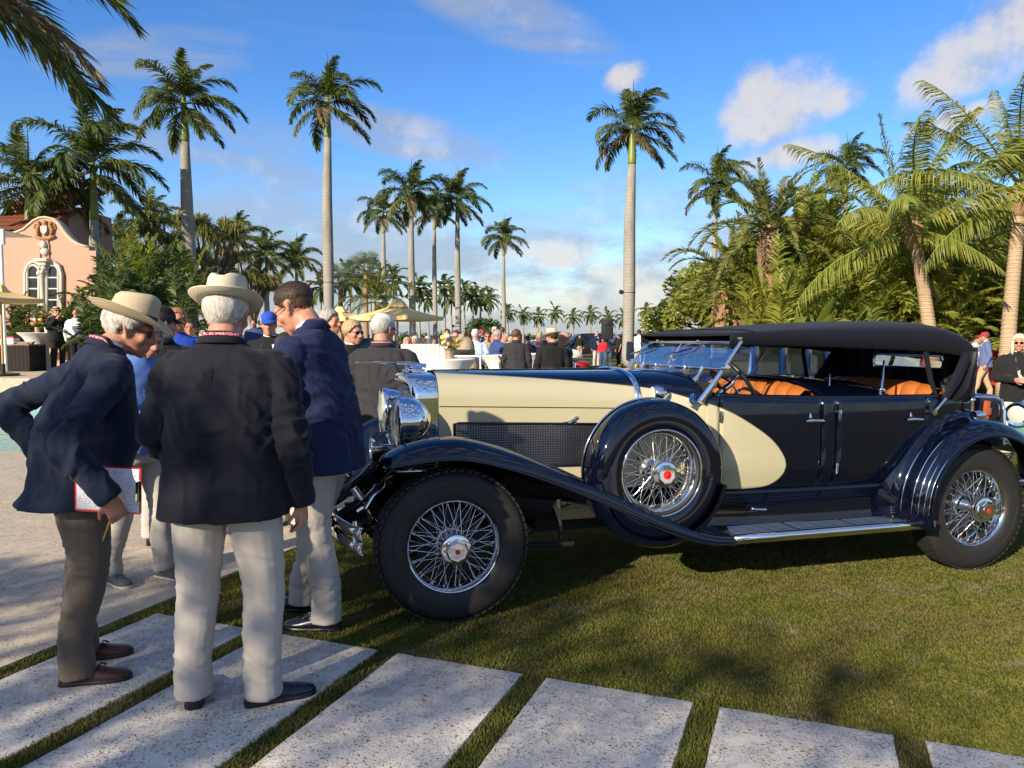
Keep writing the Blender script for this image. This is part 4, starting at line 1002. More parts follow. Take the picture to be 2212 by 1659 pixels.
    for s in (-1, 1):
        side_patch('cowl_side', 1.655, 1.733, s, nx=5)
        d1 = side_patch('front_door', 1.739, 2.442, s, nx=26); side_patch('door_pillar', 2.447, 2.556, s, nx=4); d2 = side_patch('rear_door', 2.561, 3.30, s, nx=18); side_patch('rear_quarter', 3.305, 3.80, s, nx=16)
        for d, hx, hz in ((d1, 2.36, 1.062), (d2, 3.145, 1.048)):
            b = MB(); y = s * (side_y(hx, hz) + .030)
            b.tube(catmull([(hx - .045, y, hz), (hx, y, hz + .002), (hx + .05, y, hz), (hx + .10, y + -s * .004, hz - .004)], 4), np.array([.005, .008, .011, .012, .013, .012, .011, .010, .010, .011, .011, .008, .003]), 10, flat=.7)
            b.tube([(hx, y, hz), (hx, s * side_y(hx, hz), hz)], .012, 10); b.tube([(hx, s * (side_y(hx, hz) + .012), hz + .02), (hx, s * (side_y(hx, hz) + .010), hz + .05)], [.012, .004], 8); b.build('door_handle', M['chrome'], d, smooth=50)
        for d, hx, hz in ((d1, 1.745, 1.10), (d1, 1.735, .765), (d2, 2.575, 1.095), (d2, 2.565, .745)):
            b = MB(); b.box((hx, s * (side_y(hx, hz) + .012), hz), (.022, .028, .068), bevel=.006); b.tube([(hx - .006, s * (side_y(hx, hz) + .022), hz - .036), (hx - .006, s * (side_y(hx, hz) + .022), hz + .036)], .008, 8); b.build('hinge', M['chrome'], d)
        b = MB()
        for x in (2.02, 2.405, 2.475, 2.82, 3.20, 3.245, 3.48, 3.56, 3.66): b.lathe([(.009, 0), (.008, .006), (0, .008)], 10, 'y', (x, -(side_y(x, 1.165) + .001) if s < 0 else side_y(x, 1.165), 1.165))
        b.build('snap_studs', M['chrome'], car)
        # rolled belt edge
        b = MB(); b.tube([(x, s * (side_y(x, belt(x)) - .008), belt(x) + .004) for x in np.linspace(1.72, 3.80, 40)], .017, 8); b.build('belt_roll', M['navy'], car, smooth=180)
        # sill cover between body and running board
        rows = []
        for x in np.linspace(1.30, 3.20, 20):
            h = side_y(x, .63) if x > 1.6 else .60; rows.append([(x, s * (h - .012), .632), (x, s * (h + .012), .622), (x, s * (h + .022), .603), (x, s * (h + .016), .588), (x, s * (h + .006), .575), (x, s * (h + .000), .50), (x, s * (h + .006), .43), (x, s * (h + .014), .398)])
        b = MB(); b.grid(rows); sv = b.build('sill_cover', M['navy'], car, smooth=50)
        hx, hz = 2.0, .495; y = s * (side_y(2.0, .63) + .028)
        b = MB(); b.tube([(hx - .02, y, hz + .004), (hx + .07, y, hz - .004)], [.007, .010], 8); b.ball((hx - .025, y - s * .008, hz + .004), .013, 10, 6); b.tube([(hx, y, hz), (hx, y - s * .03, hz)], .009, 8); b.build('locker_handle', M['chrome'], sv, smooth=60)
    # rear panel, tonneau floor and the inner tub
    rows = []
    for z in np.linspace(.60, 1.17, 12):
        w_ = hw(3.80) * (1 - .03 * ((z - .95) / .35) ** 2); rows.append([(3.80 + .06 * (1 - (y / w_) ** 2) + .03 * math.sin((z - .6) * 3), y, z) for y in np.linspace(-w_, w_, 15)])
    b = MB(); b.grid(rows); b.build('rear_panel', M['navy'], car, smooth=180)
    b = MB(); b.box((2.6, 0, .64), (2.2, 1.26, .05)); b.box((1.70, 0, .98), (.03, 1.20, .66)); b.box((3.74, 0, .9), (.04, 1.14, .5)); b.build('floor_and_bulkhead', M['dark_lining'], car)
    for s in (-1, 1):
        b = MB(); b.grid([[(x, s * (side_y(x, z) - .03), z) for z in np.linspace(.64, belt(x) - .004, 6)] for x in np.linspace(1.70, 3.76, 20)]); b.build('side_lining', M['dark_lining'], car)
    # dashboard, steering wheel and column
    b = MB(); b.box((1.80, 0, 1.16), (.05, 1.22, .16), bevel=.02); b.build('dashboard', M['navy'], car)
    cx = Vector((2.0, -.36, 1.29)); ax = Vector((-.80, 0, .0)).normalized(); nrm = Vector((.83, 0, .56)).normalized(); u = Vector((0, 1, 0)); v = nrm.cross(u)
    b = MB(); b.tube([cx + (u * math.cos(t) + v * math.sin(t)) * .205 for t in np.linspace(0, 2 * PI, 49)[:-1]], .014, 8, loop=True); sw = b.build('steering_wheel', M['black'], car, smooth=180)
    b = MB()
    for a in (.5, PI - .5, 1.5 * PI): b.tube([cx, cx + (u * math.cos(a) + v * math.sin(a)) * .20], .007, 6)
    b.tube([cx + nrm * .01, cx - nrm * .6], .02, 10); b.lathe([(0, -.01), (.04, -.008), (.045, .01), (0, .03)], 16, 'z', (0, 0, 0)) if False else None; b.build('steering_column', M['chrome'], sw, smooth=60)
    # seats with rolled pleats
    def bench(x, top, w_, name, lean=.13, n=9):
        t = empty(name); t.parent = car; t.location = (x, 0, 0)
        for i in range(n):
            y0 = -w_ + 2 * w_ * i / n; y1 = -w_ + 2 * w_ * (i + 1) / n; edge = 1 - .32 * (abs((y0 + y1) / 2) / w_) ** 5
            rows = []
            for k in range(9):
                f = k / 8; y = y0 + (y1 - y0) * f; bul = .022 * math.sin(PI * f) ** .6; tt = .90 + (top - .90) * (1 - .10 * (abs(y) / w_) ** 4)
                rows.append([(-lean * .2 - bul - .02, y, .90), (-.045 - bul, y, 1.02), (-.03 - bul, y, tt - .10), (-.005 - bul * .7, y, tt - .035), (.035, y, tt - .004 + bul * .5), (.085, y, tt - .010), (.125, y, tt - .06), (.13, y, .9)])
            b = MB(); b.grid(rows); b.build('pleat', M['tan_leather'], t, smooth=180)
        b = MB(); b.box((-.27, 0, .84), (.52, 2 * w_, .16), bevel=.05); b.build('cushion', M['tan_leather'], t, smooth=50); return t
    bench(2.36, 1.295, .60, 'front_seat'); bench(3.42, 1.285, .60, 'rear_seat')
    # second cowl behind the front seat with folding glass
    rows = []
    for x in np.linspace(2.50, 3.02, 12):
        f = (x - 2.50) / .52; zc = 1.315 - .045 * f ** 2; w_ = side_y(x, 1.2) - .02
        rows.append([(x + .10 * (1 - (y / w_) ** 2) * (1 if f > .9 else 0), y, belt(x) + .006 + (zc - belt(x)) * (1 - abs(y / w_) ** 2.6)) for y in np.linspace(-w_, w_, 25)])
    b = MB(); b.grid(rows); thicken(b.build('rear_cowl', M['navy'], car, smooth=180), .02)
    b = MB(); gp = [(2.66, .44, 1.29), (2.78, .40, 1.455), (2.80, .32, 1.485), (2.80, -.28, 1.475), (2.69, -.12, 1.30)]
    b.poly([(2.67, .46, 1.295), (2.79, .44, 1.47), (2.80, .34, 1.495), (2.80, -.26, 1.485), (2.67, -.06, 1.30)]); b.build('rear_windscreen', M['glass'], car, smooth=0)
    b = MB(); b.tube([(2.655, .47, 1.28), (2.79, .45, 1.475)], .010, 8); b.tube([(2.66, -.50, 1.20), (2.74, -.40, 1.47)], .008, 6); b.tube([(2.64, .5, 1.285), (2.68, 0, 1.318), (2.66, -.1, 1.315)], .012, 8); b.build('rear_screen_frame', M['chrome'], car, smooth=60)
    # chrome wing stay seen inside the rear opening
    b = MB(); b.tube([(2.955, -.64, 1.21), (3.01, -.60, 1.33), (3.05, -.56, 1.44)], [.014, .010, .006], 8); b.box((2.965, -.645, 1.245), (.05, .03, .03), rot=(0, .5, 0), bevel=.006); b.tube([(2.94, -.64, 1.25), (3.0, -.64, 1.22)], .008, 6); b.build('screen_stay', M['chrome'], car, smooth=60)
    # ---------------- windscreen
    T = 1.568; ws = empty('windscreen'); ws.parent = car
    def wp(y, z): return np.array([1.625 + (z - 1.235) * .735 + .015 * (1 - (y / .68) ** 2) * -1, y, z])
    for s in (-1, 1):
        b = MB(); P = [wp(s * .655, 1.20), wp(s * .668, 1.30), wp(s * .672, 1.40), wp(s * .666, T)]
        b.tube(P, [.022, .018, .014, .012], 8, flat=.75); b.lathe([(.0, -.02), (.024, -.018), (.024, .018), (0, .02)], 16, 'y', tuple(wp(s * .69, 1.405))); b.build('post', M['chrome'], ws, smooth=50)
    for (z, r_) in ((T, .014), (1.40, .011)):
        b = MB(); b.tube([wp(y, z) for y in np.linspace(-.668, .668, 9)], r_, 8); b.build('frame_bar', M['chrome'], ws, smooth=60)
    b = MB(); b.grid([[wp(y, z) for z in (1.405, 1.48, T - .01)] for y in np.linspace(-.655, .655, 8)]); b.build('pane', M['glass'], ws, smooth=180)
    b = MB(); b.tube([wp(.06, 1.40), wp(.06, T)], .006, 6); b.box(tuple(wp(.06, 1.455) + np.array([-.01, 0, 0])), (.02, .03, .05), bevel=.008); b.build('latch', M['chrome'], ws)
    # chrome base following the cowl, with openings under the lower bar
    zs = lambda y: 1.14 + (1.378 - 1.14) * max(0, 1 - (abs(y) / .63) ** 2.0) ** .62
    base = [(y, max(zs(y) - .02, 1.17)) for y in np.linspace(-.65, .65, 27)]
    rows = []
    for y, z in base:
        p = wp(y, z + .0); rows.append([p + np.array([-.035, 0, 0]), p + np.array([-.025, 0, .022]), p + np.array([.0, 0, .034]), p + np.array([.02, 0, .03])])
    b = MB(); b.grid(rows); b.build('base_moulding', M['chrome'], ws, smooth=60)
    for y in (-.44, -.22, 0, .22, .44):
        b = MB(); zz = max(zs(y) - .0, 1.2); q0 = wp(y, zz); q1 = wp(y, 1.40); m = (q0 + q1) / 2
        b.tube([q0, m, q1], [.030, .010, .022], 8, flat=.5, up=(1, 0, 0)); b.build('strut', M['chrome'], ws, smooth=60)
    for yy in (.42, -.20):
        b = MB(); q = wp(yy, T + .005) + np.array([-.02, 0, 0]); e = wp(yy + .20, T - .075) + np.array([-.025, 0, 0]); b.tube([q, (q + e) / 2 + np.array([-.02, 0, .01]), e], .005, 6); d = (wp(yy + .36, T - .10) - wp(yy + .04, T - .05)); b.tube([wp(yy + .04, T - .045) + np.array([-.022, 0, 0]), wp(yy + .36, T - .105) + np.array([-.022, 0, 0])], .007, 6); b.box(tuple(q), (.04, .03, .025), bevel=.006); b.build('wiper', M['chrome'], ws, smooth=60)
    # ---------------- canvas top
    def roof_sec(x, hw_, ze, zc, dz=0.0, n=25, pw=.62):
        out = []
        out.append((x, -hw_ * .985, ze - .004)); 
        for a in np.linspace(-PI / 2, PI / 2, n): out.append((x, hw_ * math.copysign(abs(math.sin(a)) ** .80, math.sin(a)), ze + .068 + (zc - ze - .068) * abs(math.cos(a)) ** pw))
        out.append((x, hw_ * .985, ze - .004)); return out
    secs = [(1.80, .655, 1.560, 1.618), (1.84, .668, 1.558, 1.632), (1.95, .675, 1.553, 1.650), (2.2, .685, 1.547, 1.676), (2.55, .69, 1.538, 1.700), (2.95, .69, 1.525, 1.716), (3.30, .685, 1.507, 1.722), (3.46, .68, 1.494, 1.714), (3.60, .672, 1.474, 1.684), (3.69, .66, 1.460, 1.620), (3.73, .65, 1.455, 1.53)]
    S = catmull([list(s) for s in secs], 3)
    b = MB(); b.grid([roof_sec(*s) for s in S]); b.grid
    top = b.build('canvas_top', M['canvas'], car, smooth=180); thicken(top, .012, -1)
    b = MB(); b.tube([(1.955, y, z + .002) for (_, y, z) in roof_sec(1.955, .677, 1.553, 1.652)[2:-2]], .006, 5); b.build('seam', M['canvas'], top)
    for s in (-1, 1):
        b = MB(); b.box((1.86, s * .668, 1.592), (.03, .012, .018), bevel=.004); b.build('corner_catch', M['chrome'], top)
    # rear curtain with window opening
    def cur(y, z): return (3.735 - .10 * ((1.50 - z) / .34) * .0 + .012 * math.sin(z * 9) + .03 * (1 - (y / .66) ** 2) + .03 * (1.5 - z), y, z)
    ys = [-.655, -.5, -.36, -.2, 0, .2, .36, .5, .655]; zs_ = [1.155, 1.25, 1.365, 1.465, 1.53]
    b = MB()
    for i in range(len(ys) - 1):
        for j in range(len(zs_) - 1):
            if -.37 < ys[i] < .35 and 1.36 < zs_[j] < 1.40: continue
            b.poly([cur(ys[i], zs_[j]), cur(ys[i + 1], zs_[j]), cur(ys[i + 1], zs_[j + 1]), cur(ys[i], zs_[j + 1])])
    rc = thicken(b.build('rear_curtain', M['canvas'], car, smooth=180), .008)
    b = MB(); P = [(-.335, 1.368), (.335, 1.368), (.357, 1.39), (.357, 1.44), (.335, 1.462), (-.335, 1.462), (-.357, 1.44), (-.357, 1.39)]
    b.tube([np.array(cur(y, z)) + np.array([-.008, 0, 0]) for y, z in P], .008, 6, loop=True); b.build('window_frame', M['chrome'], rc, smooth=60)
    b = MB(); b.poly([cur(y, z) for y, z in ((-.36, 1.365), (.36, 1.365), (.36, 1.465), (-.36, 1.465))]); b.build('pane', M['glass'], rc, smooth=0)
    for s in (-1, 1):
        yy = s * .668
        b = MB(); b.grid([[(3.40, s * .692, 1.150), (3.57, s * .670, 1.142), (3.77, s * .60, 1.135)], [(3.47, s * .688, 1.25), (3.62, s * .670, 1.25), (3.77, s * .63, 1.25)], [(3.54, s * .682, 1.37), (3.65, s * .667, 1.36), (3.765, s * .645, 1.35)], [(3.61, s * .676, 1.50), (3.68, s * .662, 1.50), (3.75, s * .65, 1.50)]])
        fl = thicken(b.build('quarter_flap', M['canvas'], car, smooth=180), .008)
        b = MB(); b.tube([(3.63, s * .690, 1.465), (3.535, s * .702, 1.315), (3.435, s * .708, 1.185)], [.026, .034, .024], 10, flat=.6); bw = b.build('bow_cover', M['canvas'], car, smooth=60)
        b = MB(); b.tube([(3.44, s * .708, 1.19), (3.38, s * .71, 1.13), (3.335, s * .71, 1.092)], [.012, .011, .016], 8); b.lathe([(0, -.012), (.022, -.012), (.022, .012), (0, .012)], 14, 'y', (3.335, s * .712, 1.092)); b.build('bow_pivot', M['chrome'], bw, smooth=50)
        b = MB(); b.tube([(3.30, s * .66, 1.50), (3.345, s * .67, 1.30), (3.385, s * .68, 1.19)], [.018, .016, .012], 8); b.build('bow', M['canvas'], car, smooth=60)
    # ---------------- trunk, strap and rear lamp
    b = MB(); rows = []
    for x, k in ((3.86, .99), (3.88, 1.0), (4.05, 1.0), (4.16, .985), (4.20, .95), (4.215, .88)):
        pr = [(-.50, .80), (-.50, 1.08), (-.485, 1.13), (-.44, 1.158), (.44, 1.158), (.485, 1.13), (.50, 1.08), (.50, .80)]; rows.append([(x, y * k, .97 + (z - .97) * k) for y, z in pr])
    b.grid(rows); b.poly(rows[-1]); b.poly(rows[0]); tk = b.build('trunk', M['canvas'], car, smooth=40)
    b = MB()
    for x in (3.875, 4.20):
        k = 1.01 if x < 4 else .965; b.tube([(x, y * k, .97 + (z - .97) * k) for y, z in [(-.50, .80), (-.50, 1.06), (-.47, 1.14), (-.40, 1.162), (.40, 1.162), (.47, 1.14), (.50, 1.06), (.50, .80)]], .013, 8)
    b.tube([(3.875, -.44, 1.166), (4.20, -.43, 1.15)], .012, 8); b.build('trunk_trim', M['chrome'], tk, smooth=60)
    b = MB(); b.box((4.00, -.51, 1.03), (.05, .022, .22), rot=(0, .10, 0), bevel=.008); b.box((4.0, -.524, 1.06), (.062, .012, .05), bevel=.004); b.box((3.99, -.524, .96), (.058, .012, .04), bevel=.004); b.build('leather_strap', M['saddle_leather'], tk)
    b = MB(); b.tube(catmull([(4.09, -.505, 1.115), (4.095, -.53, 1.10), (4.095, -.53, 1.03), (4.09, -.505, 1.01)], 4), .006, 6); b.build('trunk_handle', M['chrome'], tk)
    b = MB(); b.tube([(3.70, -.66, .99), (3.72, -.70, 1.0), (3.72, -.70, 1.05)], .012, 8); b.lathe([(0, -.05), (.03, -.045), (.034, 0), (.02, .05), (0, .055)], 16, 'x', (3.72, -.71, 1.06)); b.tube([(3.72, -.69, .95), (3.72, -.69, 1.0)], .015, 8); b.build('tail_lamp', M['chrome'], car, smooth=50)
    b = MB(); b.tube([(3.69, -.672, 1.0), (3.695, -.675, 1.16)], .010, 6); b.lathe([(0, 1.155), (.02, 1.158), (.022, 1.17), (.012, 1.182), (0, 1.184)], 12, 'z', (3.695, -.675, 0)); b.build('body_post', M['chrome'], car, smooth=50)
    # ---------------- front fenders
    ridge = catmull([(-.405, .925), (-.382, .958), (-.315, .995), (-.24, 1.022), (-.08, 1.046), (.10, 1.036), (.36, .958), (.63, .842), (.91, .714), (1.21, .572), (1.42, .470), (1.58, .415), (1.70, .398)], 5)
    outer = catmull([(-.385, .905), (-.365, .912), (-.31, .920), (-.23, .930), (-.06, .942), (.12, .922), (.34, .858), (.60, .758), (.88, .632), (1.17, .492), (1.40, .402), (1.57, .362), (1.70, .352)], 5)
    for s in (-1, 1):
        rows = []
        for i, (a, c) in enumerate(zip(ridge, outer)):
            f = i / (len(ridge) - 1); d = min(1, i / 8.0); wi = .10 + .06 * d; xo = c[0]; y_out = .80 + .115 * min(1, .3 + d); kq = min(1, max(0, (f - .42) / .25)); kq = kq * kq * (3 - 2 * kq)
            inner_z = a[1] - (.055 + .05 * d) * (1 - f ** 2); y_in = .70 - .17 * d * (1 - .25 * f)
            low_z = max(.40, min(inner_z - .10, .62)) if f < .8 else max(.392, inner_z - .05); y_low = .43 if f < .55 else .43 + (f - .55) * .42
            rows.append([(a[0], s * y_low, low_z), (a[0], s * (y_low + .01), (low_z + inner_z) / 2 if f < .7 else inner_z - .01), (a[0], s * (y_in - .05), inner_z - .004), (a[0], s * y_in, inner_z + .012 * (1 - f)), (a[0], s * (y_in * .45 + .72 * .55), a[1] - .018 * (1 - f)), (a[0], s * .72, a[1]),
                         (a[0] * .75 + xo * .25, s * (.72 * .5 + y_out * .5), a[1] * (.90 + .09 * kq) + c[1] * (.10 - .09 * kq)), (a[0] * .4 + xo * .6, s * (.72 * (.18 - .10 * kq) + y_out * (.82 + .10 * kq)), a[1] * (.62 + .33 * kq) + c[1] * (.38 - .33 * kq)), (xo * .9 + a[0] * .1, s * (y_out - .005 + .004 * kq), a[1] * (.25 + .30 * kq) + c[1] * (.75 - .30 * kq)), (xo, s * y_out, c[1] + .008), (xo, s * (y_out - .002), c[1] - .002), (xo, s * (y_out - .018), c[1] + .004)])
        b = MB(); b.grid(rows); fd = subsurf(b.build('front_fender', M['navy'], car, smooth=180), 1)
        b = MB(); b.tube([(c[0], s * (.80 + .115 * min(1, .3 + min(1, i / 8.0)) + .001), c[1] + .002) for i, c in enumerate(outer)], .008, 6); b.build('fender_bead', M['navy'], fd, smooth=180)
        # spare wheel well sunk in the fender
        b = MB(); rr = .436; rows = []
        for t in np.linspace(PI * 1.03, PI * 1.93, 22):
            rows.append([(1.235 + math.cos(t) * r_, s * y_, .80 + math.sin(t) * r_) for (r_, y_) in ((rr - .04, .895), (rr - .01, .890), (rr + .012, .86), (rr + .018, .78), (rr + .012, .69), (rr - .02, .665))])
        b.grid(rows); b.build('spare_well', M['navy'], fd, smooth=180)
        b = MB(); b.box((.90, s * .80, .72), (.05, .05, .016), rot=(0, .47, 0), bevel=.004); b.tube([(.86, s * .80, .735), (.92, s * .82, .70)], .008, 6); b.build('well_clamp', M['chrome'], fd)
        # apron from fender down over the frame horn
        rows = []
        for x, z0, z1, y0, y1 in ((-.70, .47, .50, .36, .40), (-.60, .50, .57, .345, .43), (-.50, .53, .64, .34, .50), (-.42, .56, .73, .335, .58), (-.36, .60, .83, .33, .64), (-.25, .62, .92, .32, .60), (0, .64, .95, .32, .56)):
            rows.append([(x, s * y0, z0), (x, s * y0, (z0 + z1) / 2 + .02), (x, s * (y0 * .7 + y1 * .3), z1 - .02), (x, s * y1, z1)])
        b = MB(); b.grid(rows); thicken(b.build('frame_apron', M['navy'], car, smooth=180), .012)
    # bridge panel between fenders under the radiator
    b = MB(); b.grid([[(-.36, y, .60 + .02 * math.cos(y * 4)) for y in np.linspace(-.34, .34, 7)], [(-.24, y, .66) for y in np.linspace(-.34, .34, 7)], [(-.15, y, .70) for y in np.linspace(-.34, .34, 7)]]); b.build('splash_pan', M['navy'], car, smooth=180)
    # ---------------- headlamps and crossbar
    for s in (-1, 1):
        hl = empty('headlamp'); hl.parent = car; hl.location = (-.235, s * .345, 1.095)
        b = MB(); b.lathe([(.150, -.030), (.158, -.022), (.160, -.008), (.155, .004), (.150, .012), (.149, .035), (.140, .075), (.120, .115), (.088, .150), (.050, .176), (.018, .190), (0, .192)], 48, 'x'); b.build('bowl', M['chrome'], hl, smooth=45)
        b = MB(); b.lathe([(.149, -.026), (.11, -.040), (.06, -.048), (0, -.050)], 40, 'x'); b.build('lens', M['lens'], hl, smooth=60)
        b = MB()
        for k in range(9):
            yy = -.12 + .03 * k; zz = math.sqrt(max(0, .143 ** 2 - yy ** 2)); b.tube([(-.046 + .018 * (yy / .14) ** 2, yy, -zz), (-.050, yy, 0), (-.046 + .018 * (yy / .14) ** 2, yy, zz)], .0022, 4)
        b.build('lens_flutes', M['glass'], hl)
        b = MB(); b.tube([(.02, 0, -.14), (.03, 0, -.22), (.05, s * .02, -.34)], [.03, .022, .03], 10); b.ball((.025, 0, -.165), .034, 12, 8); b.build('lamp_post', M['chrome'], hl, smooth=60)
    b = MB(); b.tube(catmull([(-.18, -.60, .90), (-.185, -.345, .84), (-.19, 0, .80), (-.185, .345, .84), (-.18, .60, .90)], 5), .018, 10); b.build('lamp_crossbar', M['chrome'], car, smooth=60)
    # ---------------- horns
    for (x, y, z) in ((-.335, -.47, .812), (-.335, .30, .845)):
        b = MB(); b.lathe([(.078, -.012), (.074, -.004), (.050, .020), (.032, .06), (.024, .12), (.022, .20), (.030, .215), (.040, .22), (.040, .28), (0, .285)], 32, 'x', (x, y, z)); h = b.build('horn', M['chrome'], car, smooth=60)
        b = MB(); b.tube([(x - .012, y + math.cos(t) * .074, z + math.sin(t) * .074) for t in np.linspace(0, 2 * PI, 33)[:-1]], .007, 6, loop=True); b.lathe([(.05, .016), (0, .018)], 24, 'x', (x, y, z)); b.build('bell_rim', M['chrome'], h, smooth=60)
    # ---------------- bumper: two sprung bars
    for zz, dz in ((.535, 0), (.450, 0)):
        rows = []
        for y in np.linspace(-.78, .78, 33):
            f = abs(y) / .78; x = -.66 + .14 * f ** 2.2 + .04 * max(0, f - .8) * 5 * (f - .8) * 5 * .4; k = 1.08
            rows.append([(x + .012, y, zz - .034 * k), (x - .004, y, zz - .030 * k), (x - .012, y, zz), (x - .004, y, zz + .030 * k), (x + .012, y, zz + .034 * k)])
        b = MB(); b.grid(rows); thicken(b.build('bumper_bar', M['chrome'], car, smooth=180), .008)
    for y in (-.70, -.34, .34, .70):
        b = MB(); x = -.645 + .14 * (abs(y) / .78) ** 2.2; b.box((x - .008, y, .492), (.014, .030, .10), bevel=.004); b.tube([(x, y, .570), (x, y, .592)], [.014, .010], 8)
        b.tube([(x, y, .50), (-.42, y * .55 / .7 if abs(y) > .5 else y, .55)], .016, 8)
        b.build('bumper_bracket', M['chrome'], car, smooth=40)
    for s in (-1, 1):
        b = MB(); b.tube([(-.52, s * .42, .72), (-.45, s * .43, .62), (-.40, s * .44, .52)], .022, 10); b.build('front_damper', M['chrome'], car, smooth=60)
    # ---------------- running boards
    for s in (-1, 1):
        rb = empty('running_board'); rb.parent = car
        b = MB(); b.box((2.45, s * .765, .378), (1.56, .25, .030), bevel=.008); b.build('board', M['matte_black'], rb)
        b = MB(); b.grid([[(x, s * .885, .402), (x, s * .897, .398), (x, s * .905, .385), (x, s * .905, .362), (x, s * .898, .350), (x, s * .880, .348)] for x in np.linspace(1.70, 3.19, 5)]); thicken(b.build('edge_trim', M['chrome'], rb, smooth=60), .004, 0)
        for k in range(8):
            y = .665 + .028 * k
            for (x0, x1) in ((1.79 - .012 * k, 2.18), (2.21, 2.60), (2.63, 3.17)):
                b = MB(); b.box(((x0 + x1) / 2, s * y, .3948), (x1 - x0, .010, .005), bevel=.0015); b.build('tread_strip', M['chrome'], rb, smooth=40)
    # ---------------- rear fenders
    for s in (-1, 1):
        rows = []; cx, cz = 3.64, .43; bead = []
        for i, t in enumerate(np.linspace(PI * 1.055, -.13 * PI, 40)):
            f = i / 39; a = t
            ro = .495 + .02 * math.sin(f * PI); flare = .10 * max(0, (f - .72) / .28) ** 1.5
            ox, oz = math.cos(a) * (ro + flare), math.sin(a) * ro
            rr_ = ro + .105 + .01 * math.sin(PI * f); rx, rz = math.cos(a) * (rr_ + flare), math.sin(a) * rr_ * .975
            ri = ro + .13 + .24 * max(0, math.cos(a - PI * .78)) ** 2.0; ix, iz = math.cos(a) * (ri + flare), math.sin(a) * ri * .93
            yb = .635 if f < .62 else .635 - .10 * (f - .62)
            zf = lambda v: max(v, .345)
            rows.append([(cx + ix * 1.0, s * yb, zf(cz + iz)), (cx + ix * .6 + rx * .4, s * (yb + .035), zf(cz + iz * .6 + rz * .4 + .008)), (cx + rx * .9 + ix * .1, s * (yb + .08), zf(cz + rz * .96 + iz * .04 + .004)), (cx + rx, s * .775, zf(cz + rz)), (cx + rx * .93 + ox * .07, s * .84, zf(cz + rz * .93 + oz * .07)), (cx + rx * .62 + ox * .38, s * .895, zf(cz + rz * .62 + oz * .38)), (cx + rx * .2 + ox * .8, s * .922, zf(cz + rz * .2 + oz * .8)), (cx + ox, s * .925, zf(cz + oz)), (cx + ox * .99, s * .912, zf(cz + oz * .985))])
            bead.append((cx + ox, s * .926, zf(cz + oz)))
        b = MB(); b.grid(rows); fd = subsurf(b.build('rear_fender', M['navy'], car, smooth=180), 1)
        b = MB(); b.tube(bead, .008, 6); b.build('fender_bead', M['navy'], fd, smooth=180)
        R_ = np.array(rows)
        for k in range(5):      # chrome stone guard strips on the leading face
            j = 3.6 + k * .62 if k else 3.0; jj = int(j); u = j - jj; b = MB(); n_ = 8 - k % 2 + (3 if k == 1 else 0)
            P = [R_[i][jj] * (1 - u) + R_[i][min(jj + 1, 8)] * u + np.array([-.006, 0, .002]) for i in range(2, n_ + 3)]; b.tube(P, np.concatenate([np.full(len(P) - 1, .0045), [.001]]), 5); b.build('stone_guard_strip', M['chrome'], fd, smooth=180)
        for k in range(4):
            b = MB(); y = .645 + .03 * k; b.tube([(3.06 + .018 * k, s * y, .41), (3.065 + .02 * k, s * y, .52), (3.08 + .02 * k, s * (y + .0), .56)], .004, 5); b.build('stone_guard_strip', M['chrome'], fd, smooth=180)
        # inner wheel house
        b = MB(); b.grid([[(cx + math.cos(t) * .50, s * yy, cz + math.sin(t) * .50) for yy in (.50, .62)] for t in np.linspace(PI * 1.1, -.1 * PI, 16)]); b.build('wheel_house', M['matte_black'], fd, smooth=180)
    b = MB()
    for zz in (.53, .45): b.tube(catmull([(4.45, -.75, zz), (4.52, -.5, zz), (4.56, 0, zz), (4.52, .5, zz), (4.45, .75, zz)], 5), .028, 6, flat=.35)
    for y in (-.45, .45): b.tube([(4.53, y, .49), (4.2, y, .56)], .018, 6)
    b.build('rear_bumper', M['chrome'], car, smooth=60)
    return car
CAR = build_car()
# ------------------------------------------------------------------ people
def pnoise(p, seed=0):
    """vectorised gradient noise on (n,3) points"""
    p = np.asarray(p, float); i = np.floor(p).astype(np.int64); f = p - i; u = f * f * f * (f * (f * 6 - 15) + 10); out = np.zeros(len(p))
    for dx in (0, 1):
        for dy in (0, 1):
            for dz in (0, 1):
                h = (i[:, 0] + dx) * 374761393 + (i[:, 1] + dy) * 668265263 + (i[:, 2] + dz) * 2147483647 + seed * 974634777
                h = (h ^ (h >> 13)) * 1274126177 & 0x7fffffff; h = h ^ (h >> 16)
                g = np.stack([(h & 255) / 127.5 - 1, ((h >> 8) & 255) / 127.5 - 1, ((h >> 16) & 255) / 127.5 - 1], 1)
                d = f - np.array([dx, dy, dz]); w = np.where(dx, u[:, 0], 1 - u[:, 0]) * np.where(dy, u[:, 1], 1 - u[:, 1]) * np.where(dz, u[:, 2], 1 - u[:, 2])
                out += w * (g * d).sum(1)
    return out
SKIN_Q = []
def soft(mb, name, mat, parent, vox, disp=None, smooth=3, label=None):
    """overlapping closed shapes become one continuous surface (done for all figures in one go)"""
    me = bpy.data.meshes.new(name); me.from_pydata(mb.verts().tolist(), [], mb.f)
    bm = bmesh.new(); bm.from_mesh(me); bmesh.ops.recalc_face_normals(bm, faces=bm.faces); bm.to_mesh(me); bm.free()
    o = link(name, me, parent); o.data.materials.append(mat)
    r = o.modifiers.new('r', 'REMESH'); r.mode = 'VOXEL'; r.voxel_size = vox
    s = o.modifiers.new('s', 'SMOOTH'); s.factor = .5; s.iterations = smooth
    SKIN_Q.append((o, mat, disp)); return o
